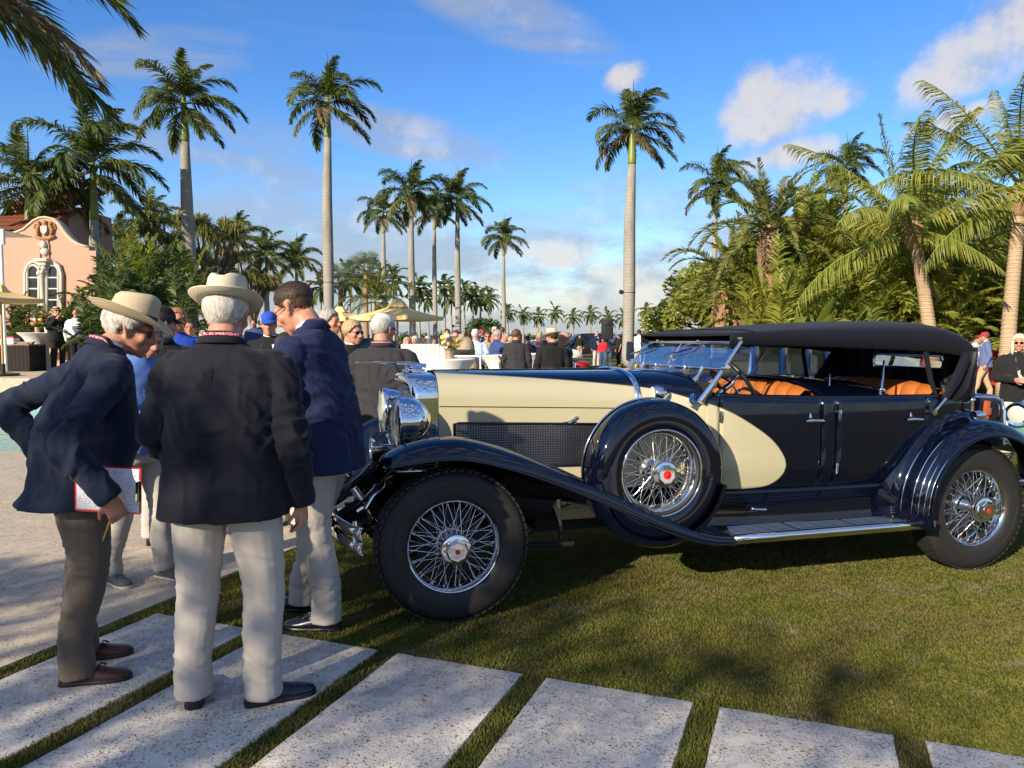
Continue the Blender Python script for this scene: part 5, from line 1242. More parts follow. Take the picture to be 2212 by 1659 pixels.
def finish_soft():
    dg = bpy.context.evaluated_depsgraph_get()
    new = [bpy.data.meshes.new_from_object(o.evaluated_get(dg)) for o, _, _ in SKIN_Q]
    for (o, mat, disp), me in zip(SKIN_Q, new):
        old = o.data; o.modifiers.clear(); o.data = me; bpy.data.meshes.remove(old); n = len(me.vertices)
        if not me.materials: me.materials.append(mat)
        if disp is not None and n:
            co = np.zeros(n * 3); me.vertices.foreach_get('co', co); co = co.reshape(-1, 3); nm = np.zeros(n * 3); me.vertices.foreach_get('normal', nm); nm = nm.reshape(-1, 3)
            me.vertices.foreach_set('co', (co + nm * disp(co)[:, None]).ravel())
        me.polygons.foreach_set('use_smooth', [True] * len(me.polygons)); me.update()
    SKIN_Q.clear()
def ridged(v): return 1 - np.abs(v) * 2.4
def fold_disp(amp, spots=(), seed=0):
    """cloth folds: broad undulation, plus creases fanned round given joints (point, radius, direction, frequency, depth)"""
    def f(co):
        d = amp * .9 * pnoise(co * np.array([6.0, 6.0, 3.0]), seed) + amp * .5 * pnoise(co * np.array([17, 17, 7.0]), seed + 1)
        for c, r, di, fr, a in spots:
            q = co - np.asarray(c); m = np.exp(-(q ** 2).sum(1) / (r * r)); di = np.asarray(di, float) / np.linalg.norm(di); t = q @ di
            k1 = q @ np.array([.7, .2, .3]); k2 = q @ np.array([-.2, .7, .3]); w = pnoise(np.stack([t * fr * .8 + k1 * fr * .35 + 3 * pnoise(q * 5, seed + 9), k1 * fr * .42, k2 * fr * .42], 1), seed + 3); rg = np.clip(ridged(w), 0, 1); d = d + a * 1.5 * m * (rg * rg - .28)
        return d
    return f

SKINS = {k: None for k in 'abc'}
def m_skin(name, c):
    t = NT(name); v = t.coord('Object'); n = t.noise(v, 22, 4, .6); n2 = t.noise(v, 150, 2)
    t.set(Base_Color=t.mix(n, tuple(x * .86 for x in c), (min(1, c[0] * 1.1), c[1] * 1.0, c[2] * .97)), Roughness=.5, Subsurface_Weight=.12, Subsurface_Radius=(.012, .004, .002), Specular_IOR_Level=.4)
    t.bump(n2, .12, .002); return t.m
M['skin'] = m_skin('fair_ruddy_skin', (.50, .245, .165)); M['skin_tan'] = m_skin('tanned_skin', (.40, .185, .115)); M['skin_dark'] = m_skin('brown_skin', (.20, .095, .055))
def m_hair(name, c1, c2, sc=60):
    t = NT(name); v = t.coord('Object', (sc, sc, sc * .25)); n = t.noise(v, 1.0, 4, .65, 1.2)
    t.set(Base_Color=t.mix(t.ramp(n, [(.3, 0), (.7, 1)]), c1, c2), Roughness=.55, Specular_IOR_Level=.35); t.bump(n, .9, .006); return t.m
M['hair_white'] = m_hair('white_hair', (.24, .225, .20), (.72, .69, .64)); M['hair_grey'] = m_hair('grey_hair', (.16, .15, .14), (.48, .45, .42)); M['hair_dark'] = m_hair('dark_hair', (.012, .008, .006), (.060, .036, .022))
M['hair_blond'] = m_hair('blond_hair', (.26, .17, .08), (.56, .42, .24)); M['hair_ginger'] = m_hair('ginger_hair', (.25, .09, .03), (.42, .19, .08)); M['hair_brown'] = m_hair('brown_hair', (.06, .032, .018), (.15, .085, .05))
M['stubble'] = m_hair('cropped_dark_hair', (.045, .026, .019), (.10, .056, .04), 90); M['hair_plat'] = m_hair('pale_blond_hair', (.50, .42, .30), (.78, .70, .56))
def m_straw(name, c):
    t = NT(name); v = t.coord('Object'); w = t.N('ShaderNodeTexWave', bands_direction='Z'); w.inputs['Scale'].default_value = 95; w.inputs['Distortion'].default_value = 1.5; t.L(v, w.inputs['Vector'])
    w2 = t.N('ShaderNodeTexWave', bands_direction='DIAGONAL'); w2.inputs['Scale'].default_value = 80; t.L(v, w2.inputs['Vector']); h = t.math('MULTIPLY', w.outputs['Fac'], w2.outputs['Fac'])
    t.set(Base_Color=t.mix(h, tuple(x * .78 for x in c), c), Roughness=.75); t.bump(h, .4, .003); return t.m
M['straw'] = m_straw('natural_straw', (.62, .51, .33)); M['straw_pale'] = m_straw('pale_straw', (.68, .60, .45)); M['white_cotton'] = m_cloth('white_cotton', (.72, .72, .70)); M['white_shirt'] = m_cloth('white_shirt', (.74, .75, .78), bump=.3)
M['blue_shirt'] = m_cloth('blue_shirt', (.10, .20, .50), bump=.4); M['ltblue_shirt'] = m_cloth('light_blue_shirt', (.42, .52, .66), bump=.4)
M['navy_wool'] = m_cloth('navy_wool', (.0085, .0155, .038)); M['midnight_wool'] = m_cloth('midnight_wool', (.0065, .0080, .0150)); M['blue_wool'] = m_cloth('blue_wool', (.0090, .0165, .060)); M['charcoal_wool'] = m_cloth('charcoal_wool', (.030, .029, .034)); M['black_wool'] = m_cloth('black_wool', (.010, .010, .012))
M['stone_chino'] = m_cloth('stone_chino', (.44, .41, .37), sheen=.1); M['taupe_wool'] = m_cloth('taupe_trousers', (.115, .090, .066), rough=.6, sheen=.15); M['khaki'] = m_cloth('khaki', (.40, .30, .18)); M['tan_wool'] = m_cloth('tan_wool', (.38, .24, .12)); M['midblue_wool'] = m_cloth('mid_blue_wool', (.035, .065, .17)); M['grey_trousers'] = m_cloth('grey_trousers', (.10, .10, .105))
M['plaid'] = m_cloth('blue_check_wool', (.10, .14, .30)); M['pink'] = m_cloth('pink_cotton', (.62, .26, .24)); M['red_cotton'] = m_cloth('red_cotton', (.52, .02, .03)); M['royal_cotton'] = m_cloth('royal_blue_cotton', (.02, .07, .42)); M['black_cotton'] = m_cloth('black_cotton', (.012, .012, .013)); M['grey_cotton'] = m_cloth('grey_cotton', (.35, .35, .34)); M['cream_cotton'] = m_cloth('cream_cotton', (.62, .56, .46))
M['brown_leather'] = m_plain('brown_leather', (.045, .016, .011), .35, var=.3, scale=20, bump=.2); M['navy_leather'] = m_plain('navy_leather', (.008, .012, .028), .28, var=.2, scale=20, bump=.15); M['black_leather'] = m_plain('black_leather', (.008, .008, .009), .35, bump=.15); M['grey_suede'] = m_plain('grey_suede', (.09, .095, .10), .9, bump=.3); M['white_sole'] = m_plain('pale_rubber_sole', (.50, .47, .42), .7)
M['lens_dark'] = m_plain('dark_lens', (.008, .008, .008), .08); M['eye'] = m_plain('dark_eye', (.03, .02, .015), .2); M['navy_ribbon'] = m_cloth('navy_ribbon', (.012, .016, .045)); M['brown_ribbon'] = m_cloth('brown_ribbon', (.085, .045, .025))
def m_lanyard():
    t = NT('red_lanyard'); v = t.coord('Object'); n = t.vor(v, 70, 'DISTANCE_TO_EDGE'); t.set(Base_Color=t.mix(t.ramp(n, [(.05, 1), (.10, 0)]), (.42, .010, .030), (.65, .45, .45)), Roughness=.6); return t.m
M['lanyard'] = m_lanyard()

def sell(hx, hy, n=24, e=2.4):
    t = np.arange(n) * 2 * PI / n; c, s = np.cos(t), np.sin(t); return np.stack([hx * np.sign(c) * np.abs(c) ** (2 / e), hy * np.sign(s) * np.abs(s) ** (2 / e), np.zeros(n)], 1)

def person(loc, rz, h, label, look, pose=None, vox=.016, group=None, bulk=1.0, seed=0, base_z=0.0):
    """local axes: faces +y, right hand at +x, metres for a 1.78 m figure, scaled to h"""
    pose = pose or {}; rs = np.random.RandomState(seed); S = h / 1.78; belly = look.get('belly', 0.0)
    root = empty('person', (loc[0], loc[1], base_z), rz, label, 'person', group, S)
    lean = pose.get('lean', 0.0); roll = pose.get('roll', 0.0); shift = np.array(pose.get('shift', (0, 0, 0)), float); drop = pose.get('drop', 0.0)
    def bend(P):
        P = np.array(P, float).reshape(-1, 3); w = np.clip((P[:, 2] - .90) / .36, 0, 1); w = w * w * (3 - 2 * w); a = -lean * w; y = P[:, 1].copy(); z = P[:, 2] - 1.0; c, s_ = np.cos(a), np.sin(a)
        Y = y * c - z * s_; Z = y * s_ + z * c + 1.0; X = P[:, 0] + roll * np.clip(P[:, 2] - .9, 0, 2)
        return np.stack([X, Y, Z], 1) + shift * np.clip((P[:, 2:3] - .1) / .7, 0, 1)
    B = lambda p: bend([p])[0]
    def torso_rings(rows, e=2.4, n=26):
        out = []
        for (z, hx, hy, yo) in rows:
            r_ = sell(hx, hy, n, e); r_[:, 1] += yo; r_[:, 2] = z; out.append(bend(r_))
        return out
    bx = bulk
    # joints
    feet = pose.get('feet', [(-.11, .0, .14), (.11, .0, -.14)])      # left, right: x, y, turn
    hips = [B((-.092 * bx, 0, .90)), B((.092 * bx, 0, .90))]
    ank = [np.array([f[0], f[1], .085]) for f in feet]; knees = pose.get('knees') or [(hips[i] * .50 + ank[i] * .50) + np.array([math.sin(-feet[i][2]) * .02, .030, .01]) for i in (0, 1)]
    sh = [B((-.190 * bx, -.012, 1.405)), B((.190 * bx, -.012, 1.405))]
    arms = []
    for i, k in enumerate(('armL', 'armR')):
        s = -1 if i == 0 else 1; a = pose.get(k)
        if a is None: a = ((s * .262 * bx, -.035, 1.135), (s * .275 * bx, .055, .885))
        if a == 'bent': a = ((s * .27 * bx, -.03, 1.14), (s * .12, .25, 1.12))
        if a == 'up': a = ((s * .27, .06, 1.17), (s * .10, .20, 1.42))
        if pose.get('arm_world', False): arms.append((sh[i], np.array(a[0]), np.array(a[1])))
        else: arms.append((sh[i], B(a[0]), B(a[1])))
    hp = pose.get('head', (0, 0, 0)); hfwd = np.array(pose.get('head_off', (0, 0, 0)))
    nb = B((0, -.035, 1.49)); hc = B((0, .005, 1.628)) + hfwd
    HR = np.array((Matrix.Rotation(hp[1], 3, 'Z') @ Matrix.Rotation(-hp[0] - lean * pose.get('headfollow', .6), 3, 'X') @ Matrix.Rotation(hp[2], 3, 'Y')))
    hs = pose.get('head_scale', 1.0); Hd = lambda p: hc + HR @ (np.asarray(p, float) * hs)
    def hadd(mb, tmp): V = tmp.verts(); mb.add(hc + (V * hs) @ HR.T, tmp.f)
    # ---- body
    b = MB(); hd = MB()
    hd.ball((0, -.014, .036), (.0755, .097, .086), 22, 14); hd.ball((0, .020, -.020), (.0655, .074, .088), 20, 12); hd.ball((0, .034, -.070), (.052, .054, .042), 16, 10); hd.ball((0, .072, -.098), (.024, .020, .018), 10, 8)
    hd.tube([(0, .084, .022), (0, .103, -.006), (0, .116, -.030), (0, .100, -.038)], [.0085, .012, .0155, .010], 8); hd.ball((-.014, .098, -.032), .010, 8, 6); hd.ball((.014, .098, -.032), .010, 8, 6)
    hd.tube([(-.050, .070, .026), (-.022, .088, .030), (.022, .088, .030), (.050, .070, .026)], .0115, 8); hd.tube([(-.024, .084, -.062), (0, .097, -.060), (.024, .084, -.062)], [.006, .010, .006], 8); hd.tube([(-.022, .084, -.073), (0, .096, -.073), (.022, .084, -.073)], [.006, .010, .006], 8)
    for s in (-1, 1):
        hd.ball((s * .046, .066, -.020), (.022, .022, .024), 10, 8); hd.ball((s * .034, .078, .006), (.014, .010, .010), 8, 6)
        hd.tube([(s * .070, .008, -.034), (s * .079, -.004, -.012), (s * .085, -.014, .012), (s * .084, -.020, .026), (s * .076, -.004, .028), (s * .070, .008, .010)], [.009, .010, .011, .010, .009, .007], 6, flat=.9)
    hadd(b, hd)
    b.tube([nb + (nb - hc) * .25, nb * .55 + Hd((0, -.03, -.07)) * .45, Hd((0, -.022, -.05))], [.070, .066, .062], 14)
    k_ = .86
    b.rings(torso_rings([(.86, .165 * bx * k_, .12 * k_, 0), (1.0, .17 * bx * k_, .13 * k_, 0), (1.12, .16 * bx * k_, .12 * k_ + belly * .5, belly * .4), (1.28, .18 * bx * k_, .12 * k_, 0), (1.40, .17 * bx * k_, .10 * k_, -.01), (1.47, .10, .075, -.025)], n=20))
    for i in (0, 1):
        s0, el, wr = arms[i]; b.tube(catmull([s0 * .9 + B((0, -.02, 1.42)) * .1, s0 * .4 + el * .6, el, wr], 4), np.interp(np.linspace(0, 1, 13), [0, .3, .66, 1], [.058, .047, .040, .027]), 10)
        b.tube(catmull([hips[i] * .9 + np.array([0, 0, .06]), (hips[i] + knees[i]) / 2, knees[i], ank[i] + np.array([0, 0, .02])], 4), np.interp(np.linspace(0, 1, 13), [0, .35, .66, .8, 1], [.078, .066, .044, .040, .030]), 10)
    # hands
    hv = pose.get('hands', (None, None)); hscale = 1.0
    for i in (0, 1):
        s = -1 if i == 0 else 1; s0, el, wr = arms[i]; spec = hv[i] or {}
        d = np.array(spec.get('dir', (wr - el))); d = d / np.linalg.norm(d); pn = np.array(spec.get('palm', (-s, 0.15, 0)), float); pn = pn - d * (pn @ d); pn /= np.linalg.norm(pn); sd = np.cross(d, pn) * (1 if i == 0 else -1); curl = spec.get('curl', .35)   # sd points to the thumb side
        b.rings([wr - d * .02 + sd * x + pn * y for x, y in []] or [np.array([wr + d * t + sd * (math.cos(a) * w_) + pn * (math.sin(a) * th_) for a in np.linspace(0, 2 * PI, 11)[:-1]]) for t, w_, th_ in ((-.02, .027, .022), (.02, .032, .018), (.055, .041, .016), (.085, .042, .014), (.095, .036, .010))])
        if spec.get('none'): continue
        for fi, (off, L) in enumerate(((.031, .072), (.011, .080), (-.010, .075), (-.030, .060))):
            p = wr + d * .085 + sd * off; e = d + sd * off * 1.2; e /= np.linalg.norm(e); pts = [p - e * .02, p]; a = curl * (1 + .12 * fi)
            for seg in (.42, .33, .27):
                c, s_ = math.cos(a), math.sin(a); e = e * c + pn * s_; e /= np.linalg.norm(e); p = p + e * L * seg; pts.append(p.copy())
            b.tube(pts, [.0095, .0095, .0088, .0082, .0065], 8)
        th = wr + d * .022 + sd * .026; e = d * .6 + sd * .75 + pn * spec.get('thumb', .35); e /= np.linalg.norm(e); p1 = th + e * .038; e2 = d * .85 + sd * .25 + pn * (spec.get('thumb', .35) + .25); e2 /= np.linalg.norm(e2); b.tube([th - e * .015, th + e * .01, p1, p1 + e2 * .030, p1 + e2 * .052], [.012, .0125, .0105, .0098, .007], 8)
    body = soft(b, 'body', look.get('skin', M['skin']), root, min(vox, .0085) if vox < .014 else max(vox * .7, .009), None, 2)
    # eyes
    if not look.get('sunglasses'):
        for s in (-1, 1):
            e = MB(); e.ball((0, 0, 0), (.011, .006, .0055), 8, 6); e.v = [Hd((s * .034, .0865, .0065)) + e.verts() @ HR.T]; e.build('eye', M['eye'], root, smooth=180)
    # ---- trousers
    if look.get('trousers'):
        t = MB(); t.rings(torso_rings([(.80, .175 * bx, .128, -.004), (.88, .188 * bx, .140, -.008), (.96, .182 * bx, .136 + belly * .3, belly * .2), (1.03, .172 * bx, .126 + belly * .5, belly * .3), (1.06, .168 * bx, .120 + belly * .5, belly * .3)], n=24))
        spots = []; lw = look.get('leg', 1.0)
        for i in (0, 1):
            cuff = ank[i] + np.array([0, -.004, look.get('cuff', -.030)]); mid = (knees[i] + ank[i]) / 2 + np.array([0, -.022, 0])
            t.tube(catmull([hips[i] + np.array([0, -.005, .03]), hips[i] * .5 + knees[i] * .5, knees[i], mid, ank[i] + np.array([0, -.012, .10]), cuff], 4), np.interp(np.linspace(0, 1, 21), [0, .2, .4, .6, .8, .93, 1], [.108, .096, .078, .071, .067, .070, .074]) * lw * bx ** .6, 16)
            spots += [(knees[i] + np.array([0, -.05, .0]), .16, (0, .15, 1), 24, .0055), (ank[i] + np.array([0, 0, .12]), .13, (.1, .2, 1), 28, .008), (hips[i] + np.array([0, -.06, -.10]), .15, (.3, 0, 1), 16, .006), (mid, .13, (.25, .1, 1), 18, .003)]
        soft(t, 'trousers', look['trousers'], root, vox, fold_disp(.0035, spots, seed), 1 if vox < .013 else 2)
        bt = MB(); bt.rings(torso_rings([(1.025, .176 * bx, .130 + belly * .5, belly * .3), (1.055, .175 * bx, .128 + belly * .5, belly * .3)], n=24)); bt.build('belt', M['brown_leather'], root, smooth=40)
    if look.get('skirt'):
        t = MB(); t.rings(torso_rings([(.45, .23 * bx, .20, 0), (.70, .20 * bx, .17, 0), (.95, .18 * bx, .135, 0), (1.06, .15 * bx, .115, 0)], n=24)); soft(t, 'skirt', look['skirt'], root, vox, fold_disp(.006, (), seed), 2)
    # ---- shoes
    for i in (0, 1):
        if not look.get('shoes'): continue
        a = feet[i][2]; ca, sa = math.cos(a), math.sin(a); st = MB(); so = MB()
        fx = lambda p: np.array([feet[i][0] + p[0] * ca - p[1] * sa, feet[i][1] + p[0] * sa + p[1] * ca, p[2]])
        rows = [(-.078, .020, .062), (-.068, .032, .074), (-.04, .037, .078), (.0, .038, .078), (.04, .040, .074), (.08, .045, .062), (.12, .049, .050), (.155, .048, .043), (.185, .040, .036), (.205, .024, .028), (.210, .010, .024)]
        rr = []; rs_ = []
        for (y, w_, z_) in rows:
            rr.append(np.array([fx((w_ * math.copysign(abs(math.cos(q)) ** .75, math.cos(q)), y, .018 + max(0, math.sin(q)) ** .85 * (z_ - .012) + min(0, math.sin(q)) * .006)) for q in np.linspace(0, 2 * PI, 17)[:-1]]))
            rs_.append(np.array([fx((w_ * 1.06 * math.copysign(abs(math.cos(q)) ** .5, math.cos(q)), y * 1.02, .011 + .011 * math.copysign(abs(math.sin(q)) ** .5, math.sin(q)))) for q in np.linspace(0, 2 * PI, 13)[:-1]]))
        st.rings(rr); shoe = st.build('shoe', look['shoes'], root, smooth=60); so.rings(rs_); so.build('sole', look.get('sole', M['black_leather']), shoe, smooth=40)
        if look.get('tassel'):
            tt = MB()
            for k in (-1, 1): tt.tube([fx((0, .075, .066)), fx((k * .022, .085, .074)), fx((k * .035, .105, .060))], .004, 5)
            tt.tube([fx((-.030, .070, .060)), fx((0, .066, .070)), fx((.030, .070, .060))], .005, 5); tt.build('lace', look['tassel'], shoe, smooth=60)
    # ---- upper garment
    top = look.get('jacket') or look.get('shirt')
    if top:
        j = MB(); jk = bool(look.get('jacket')); hem = look.get('hem', .80 if jk else .97); fl = 1.0 if jk else .94
        hk = look.get('kick', 0.0); rows = [(hem, .226 * bx * fl + hk * .3, .168 * fl + belly * .4 + hk * .5, -.012 - hk * .7), (hem + .06, .222 * bx * fl, .164 * fl + belly * .5, -.008), (1.02, .208 * bx * fl, .152 * fl + belly * .8, belly * .4), (1.12, .203 * bx * fl, .148 * fl + belly, belly * .5), (1.25, .212 * bx * fl, .145 * fl + belly * .4, -.002), (1.35, .214 * bx * fl, .136 * fl, -.010), (1.415, .200 * bx * fl, .118, -.020), (1.445, .168 * bx, .104, -.026), (1.475, .118, .088, -.031), (1.500, .082, .074, -.034), (1.515, .073, .066, -.036)]
        if not jk: rows = [r_ for r_ in rows if r_[0] >= hem]
        j.rings(torso_rings(rows, 2.35, 30)); spots = []
        for i in (0, 1):
            s0, el, wr = arms[i]; sl = look.get('sleeve', 1.0); end = el * (1 - sl) + wr * sl if sl < 1 else wr + (wr - el) / np.linalg.norm(wr - el) * .012
            inn = s0 * .55 + B((0, -.02, 1.42)) * .45
            j.tube([inn, s0 * .85 + inn * .15, s0 + (el - s0) * .10], [.060, .066, .070], 14)
            P = catmull([s0 * .72 + inn * .28, s0 * .85 + el * .15, s0 * .5 + el * .5, el, el * .5 + end * .5, end], 4) if sl > .6 else catmull([s0, s0 * .5 + el * .5, el * .9 + s0 * .1], 4)
            j.tube(P, np.interp(np.linspace(0, 1, len(P)), [0, .12, .35, .58, .8, 1], [.062, .074, .067, .060, .054, .051] if jk else [.058, .068, .062, .054, .048, .042]) * (bx ** .5), 14)
            spots += [(el, .12, (wr - s0), 30, .024), (s0 * .7 + el * .3, .12, (wr - s0), 20, .010), (B((s0[0] * .72, -.08, 1.32)), .13, (1, 0, .8), 18, .014), (el * .4 + wr * .6, .10, (wr - el), 26, .010)]
        spots += [(B((0, -.12, 1.10)), .26, (.5, 0, 1), 13, .015), (B((0, -.12, 1.44)), .12, (0, 0, 1), 22, .004)]
        jo = soft(j, 'jacket' if jk else 'shirt', top, root, vox, fold_disp(.0065, spots, seed + 5), 1 if vox < .013 else 3)
        if jk:
            c = MB(); ring = []
            for q in np.linspace(-2.35, 2.35, 27):
                x, y = math.sin(q) * .076, -math.cos(q) * .068; dip = max(0, abs(q) - 1.2) * .055; ring.append((x * (1 + .1 * dip), y - .034, 1.510 - dip))
            rows_ = []
            for (x, y, z) in ring: rows_.append(bend([(x * .93, (y + .034) * .93 - .034, z + .022), (x * 1.0, (y + .034) * 1.0 - .034, z + .027), (x * 1.16, (y + .034) * 1.18 - .034, z + .012), (x * 1.36, (y + .034) * 1.42 - .036, z - .022)]))
            c.grid(rows_); thicken(c.build('collar', top, root, smooth=180), .004, 0)
            if vox < .014:
                c = MB()       # back seam and vent edges, sleeve buttons
                c.tube(bend([(0, -(np.interp(z, [.8, 1.02, 1.12, 1.25, 1.35, 1.42], [.18, .152, .148 - belly * 0, .147, .146, .136]) + .002 + 0), z) for z in np.linspace(hem + .02, 1.40, 14)]), .0012, 4); c.build('back_seam', top, root)
        # shirt collar, front wedge and tie
        if jk or look.get('collar'):
            c = MB(); sc_ = M['white_shirt'] if jk else top; sc_ = look.get('inner', sc_)
            c.rings([bend([(math.cos(q) * .064, math.sin(q) * .060 - .026, z + (.0 if math.sin(q) < .3 else -.012)) for q in np.linspace(0, 2 * PI, 21)[:-1]]) for z in (1.485, 1.535)], cap0=False, cap1=False); thicken(c.build('shirt_collar', sc_, root, smooth=180), .005, 0)
        if jk and look.get('front', True):
            c = MB(); yf = .150 + belly * .9; pts = [(-.045, .035, 1.485), (.045, .035, 1.485), (.070, .104, 1.40), (.05, yf - .004, 1.20), (.006, yf - .002, 1.06), (-.006, yf - .002, 1.06), (-.05, yf - .004, 1.20), (-.070, .104, 1.40)]
            c.poly(bend(pts)); thicken(c.build('shirt_front', look.get('inner', M['white_shirt']), root, smooth=0), .012, 0)
            if look.get('tie'):
                c = MB(); c.tube(bend([(0, .052, 1.475), (0, .112, 1.40), (0, yf + .006, 1.20), (0, yf + .006, 1.06)]), [.012, .015, .022, .008], 8, flat=.25, up=(1, 0, 0)); c.build('tie', look['tie'], root, smooth=60)
    if look.get('lanyard'):
        c = MB(); P = [bend([(math.sin(q) * .092, -.034 - math.cos(q) * .082 * (1 if abs(q) < 1.6 else 1), 1.520 - max(0, abs(q) - 1.15) * .10)])[0] for q in np.linspace(-2.1, 2.1, 25)]
        P = [bend([(-.060, .155 + belly, 1.24)])[0]] + P + [bend([(.060, .155 + belly, 1.24)])[0]] if look.get('lanyard') == 'front' else P
        rows_ = [[p + np.array([0, 0, .010]), p - np.array([0, 0, .010])] for p in P]; c.grid(rows_); thicken(c.build('lanyard', M['lanyard'], root, smooth=180), .003, 0)
    # ---- hair
    hair = look.get('hair'); long = look.get('long', 0.0); curl = look.get('curl', .004); HL = look.get('hairline', [.078, .072, .045, .012, -.012, .026, -.055, -.070])
    layers = [(hair, look.get('hairtop', 1.05), HL, curl)] if hair is not None else []
    if look.get('fade'): layers = [(hair, look.get('hairtop', 1.05), [.076, .072, .055, .036, .028, .032, .010, -.002], curl), (M['stubble'], 1.018, HL, .001)]
    for (hm, top_l, HL_, cu) in layers:
        hb = MB(); A, Bn = 44, 26; fl = np.zeros((A, Bn, 3)); ln = []
        for i in range(A):
            az = 2 * PI * i / A; aa = abs(((az + PI) % (2 * PI)) - PI); line = float(np.interp(aa, [0, .55, .85, 1.15, 1.45, 1.62, 1.9, PI], HL_)) - long * (1 if aa > .9 else 0); ln.append(line)
            for k in range(Bn):
                el = -1.05 + (PI / 2 + 1.05) * k / (Bn - 1); n_ = np.array([math.sin(az) * math.cos(el), math.cos(az) * math.cos(el), math.sin(el)]); p = n_ * np.array([.0755, .097, .086])
                f_ = min(1, max(0, (p[2] + .036 - line) / .045)); p = p * (1.004 + (top_l - 1.004) * f_ * f_ * (3 - 2 * f_)); p[2] += .036; p[1] -= .014
                if el < -.1 and long == 0: p[0] *= 1 - .10 * (-.1 - el); p[1] *= 1 - .05 * (-.1 - el)
                fl[i, k] = p
        G_ = fl.reshape(-1, 3); nn = G_ - np.array([0, -.014, .036]); nn /= np.linalg.norm(nn, axis=1)[:, None]; G_ = G_ + nn * (pnoise(G_ * 48, seed) * cu + pnoise(G_ * 110, seed + 2) * cu * .6)[:, None]; idx = np.arange(A * Bn).reshape(A, Bn); F = []
        for i in range(A):
            i2 = (i + 1) % A
            for k in range(Bn - 1):
                if (G_[idx[i, k], 2] + G_[idx[i2, k + 1], 2]) / 2 + .005 * math.sin(i * 2.7) > ln[i]: F.append((idx[i, k], idx[i2, k], idx[i2, k + 1], idx[i, k + 1]))
        if hm is hair: F0, G0 = F, G_
        hb.add(hc + (G_ * hs) @ HR.T, F); ho = hb.build('hair' if hm is hair else 'stubble', hm, root, smooth=180, fixn=False); thicken(ho, .012 if not look.get('fade') else .003, -1)
    if hair is not None and look.get('strands'):
        fc = np.array([f for f in F0]); nS, Ls = look['strands']; k = rs.randint(0, len(fc), nS); w4 = rs.rand(nS, 4); w4 /= w4.sum(1)[:, None]; q = (G0[fc[k]] * w4[:, :, None]).sum(1); nn = q - np.array([0, -.014, .036]); nn /= np.linalg.norm(nn, axis=1)[:, None]
        flow = np.tile(np.array(look.get('flow', (0, -.6, -.8))), (nS, 1)) + rs.normal(size=(nS, 3)) * .45; flow -= nn * (flow * nn).sum(1)[:, None]; flow /= np.linalg.norm(flow, axis=1)[:, None]; d_ = flow + nn * rs.uniform(.05, .45, nS)[:, None]; L_ = (Ls * rs.uniform(.6, 1.3, nS))[:, None]; sd = np.cross(d_, nn) * .0016 / .6
        V = np.stack([q - sd, q + sd, q + d_ * L_], 1).reshape(-1, 3); hb = MB(); hb.add(hc + (V * hs) @ HR.T, [(3 * i, 3 * i + 1, 3 * i + 2) for i in range(nS)]); hb.build('hair_strands', hair, root, smooth=0, fixn=False)
    if hair is not None:
        if long > .02:
            hb = MB()
            for q in np.linspace(1.0, 2 * PI - 1.0, 15): x, y = math.sin(q) * .078, math.cos(q) * .090 - .012; hb.tube([Hd((x, y, .03)), Hd((x * 1.12, y * 1.1, -.05)), Hd((x * 1.15, y * 1.05 + .01, -.06 - long))], [.022, .024, .010], 7)
            hb.build('long_hair', hair, root, smooth=180)
    if look.get('beard'):
        bb = MB(); bb.ball((0, .046, -.078), (.056, .056, .042), 14, 9); bb.tube([(-.028, .092, -.048), (0, .103, -.046), (.028, .092, -.048)], .007, 6)
        for s in (-1, 1): bb.tube([(s * .066, .01, -.01), (s * .062, .03, -.05)], [.008, .014], 6)
        V = bb.verts(); bb.v = [hc + (V * hs) @ HR.T]; bb.build('beard', look['beard'], root, smooth=180)
    # ---- glasses
    gl = look.get('sunglasses') or look.get('glasses')
    if gl:
        g = MB()
        for s in (-1, 1):
            L_ = [(s * .034 + math.cos(q) * .023, .0985 - .004 * math.cos(q) ** 2 - .006 * (abs(s * .034 + math.cos(q) * .023) / .06) ** 2, .008 + math.sin(q) * .017) for q in np.linspace(0, 2 * PI, 17)[:-1]]; g.tube(L_, .0018, 5, loop=True)
            g.tube([(s * .057, .090, .012), (s * .076, .05, .014), (s * .082, -.01, .012)], .0022, 5)
            if look.get('sunglasses'): g.poly(L_)
        g.tube([(-.012, .100, .010), (.012, .100, .010)], .002, 5); V = g.verts(); g.v = [hc + (V * hs) @ HR.T]; g.build('sunglasses' if look.get('sunglasses') else 'glasses', M['lens_dark'], root, smooth=40)
    # ---- hats
    ht = look.get('hat')
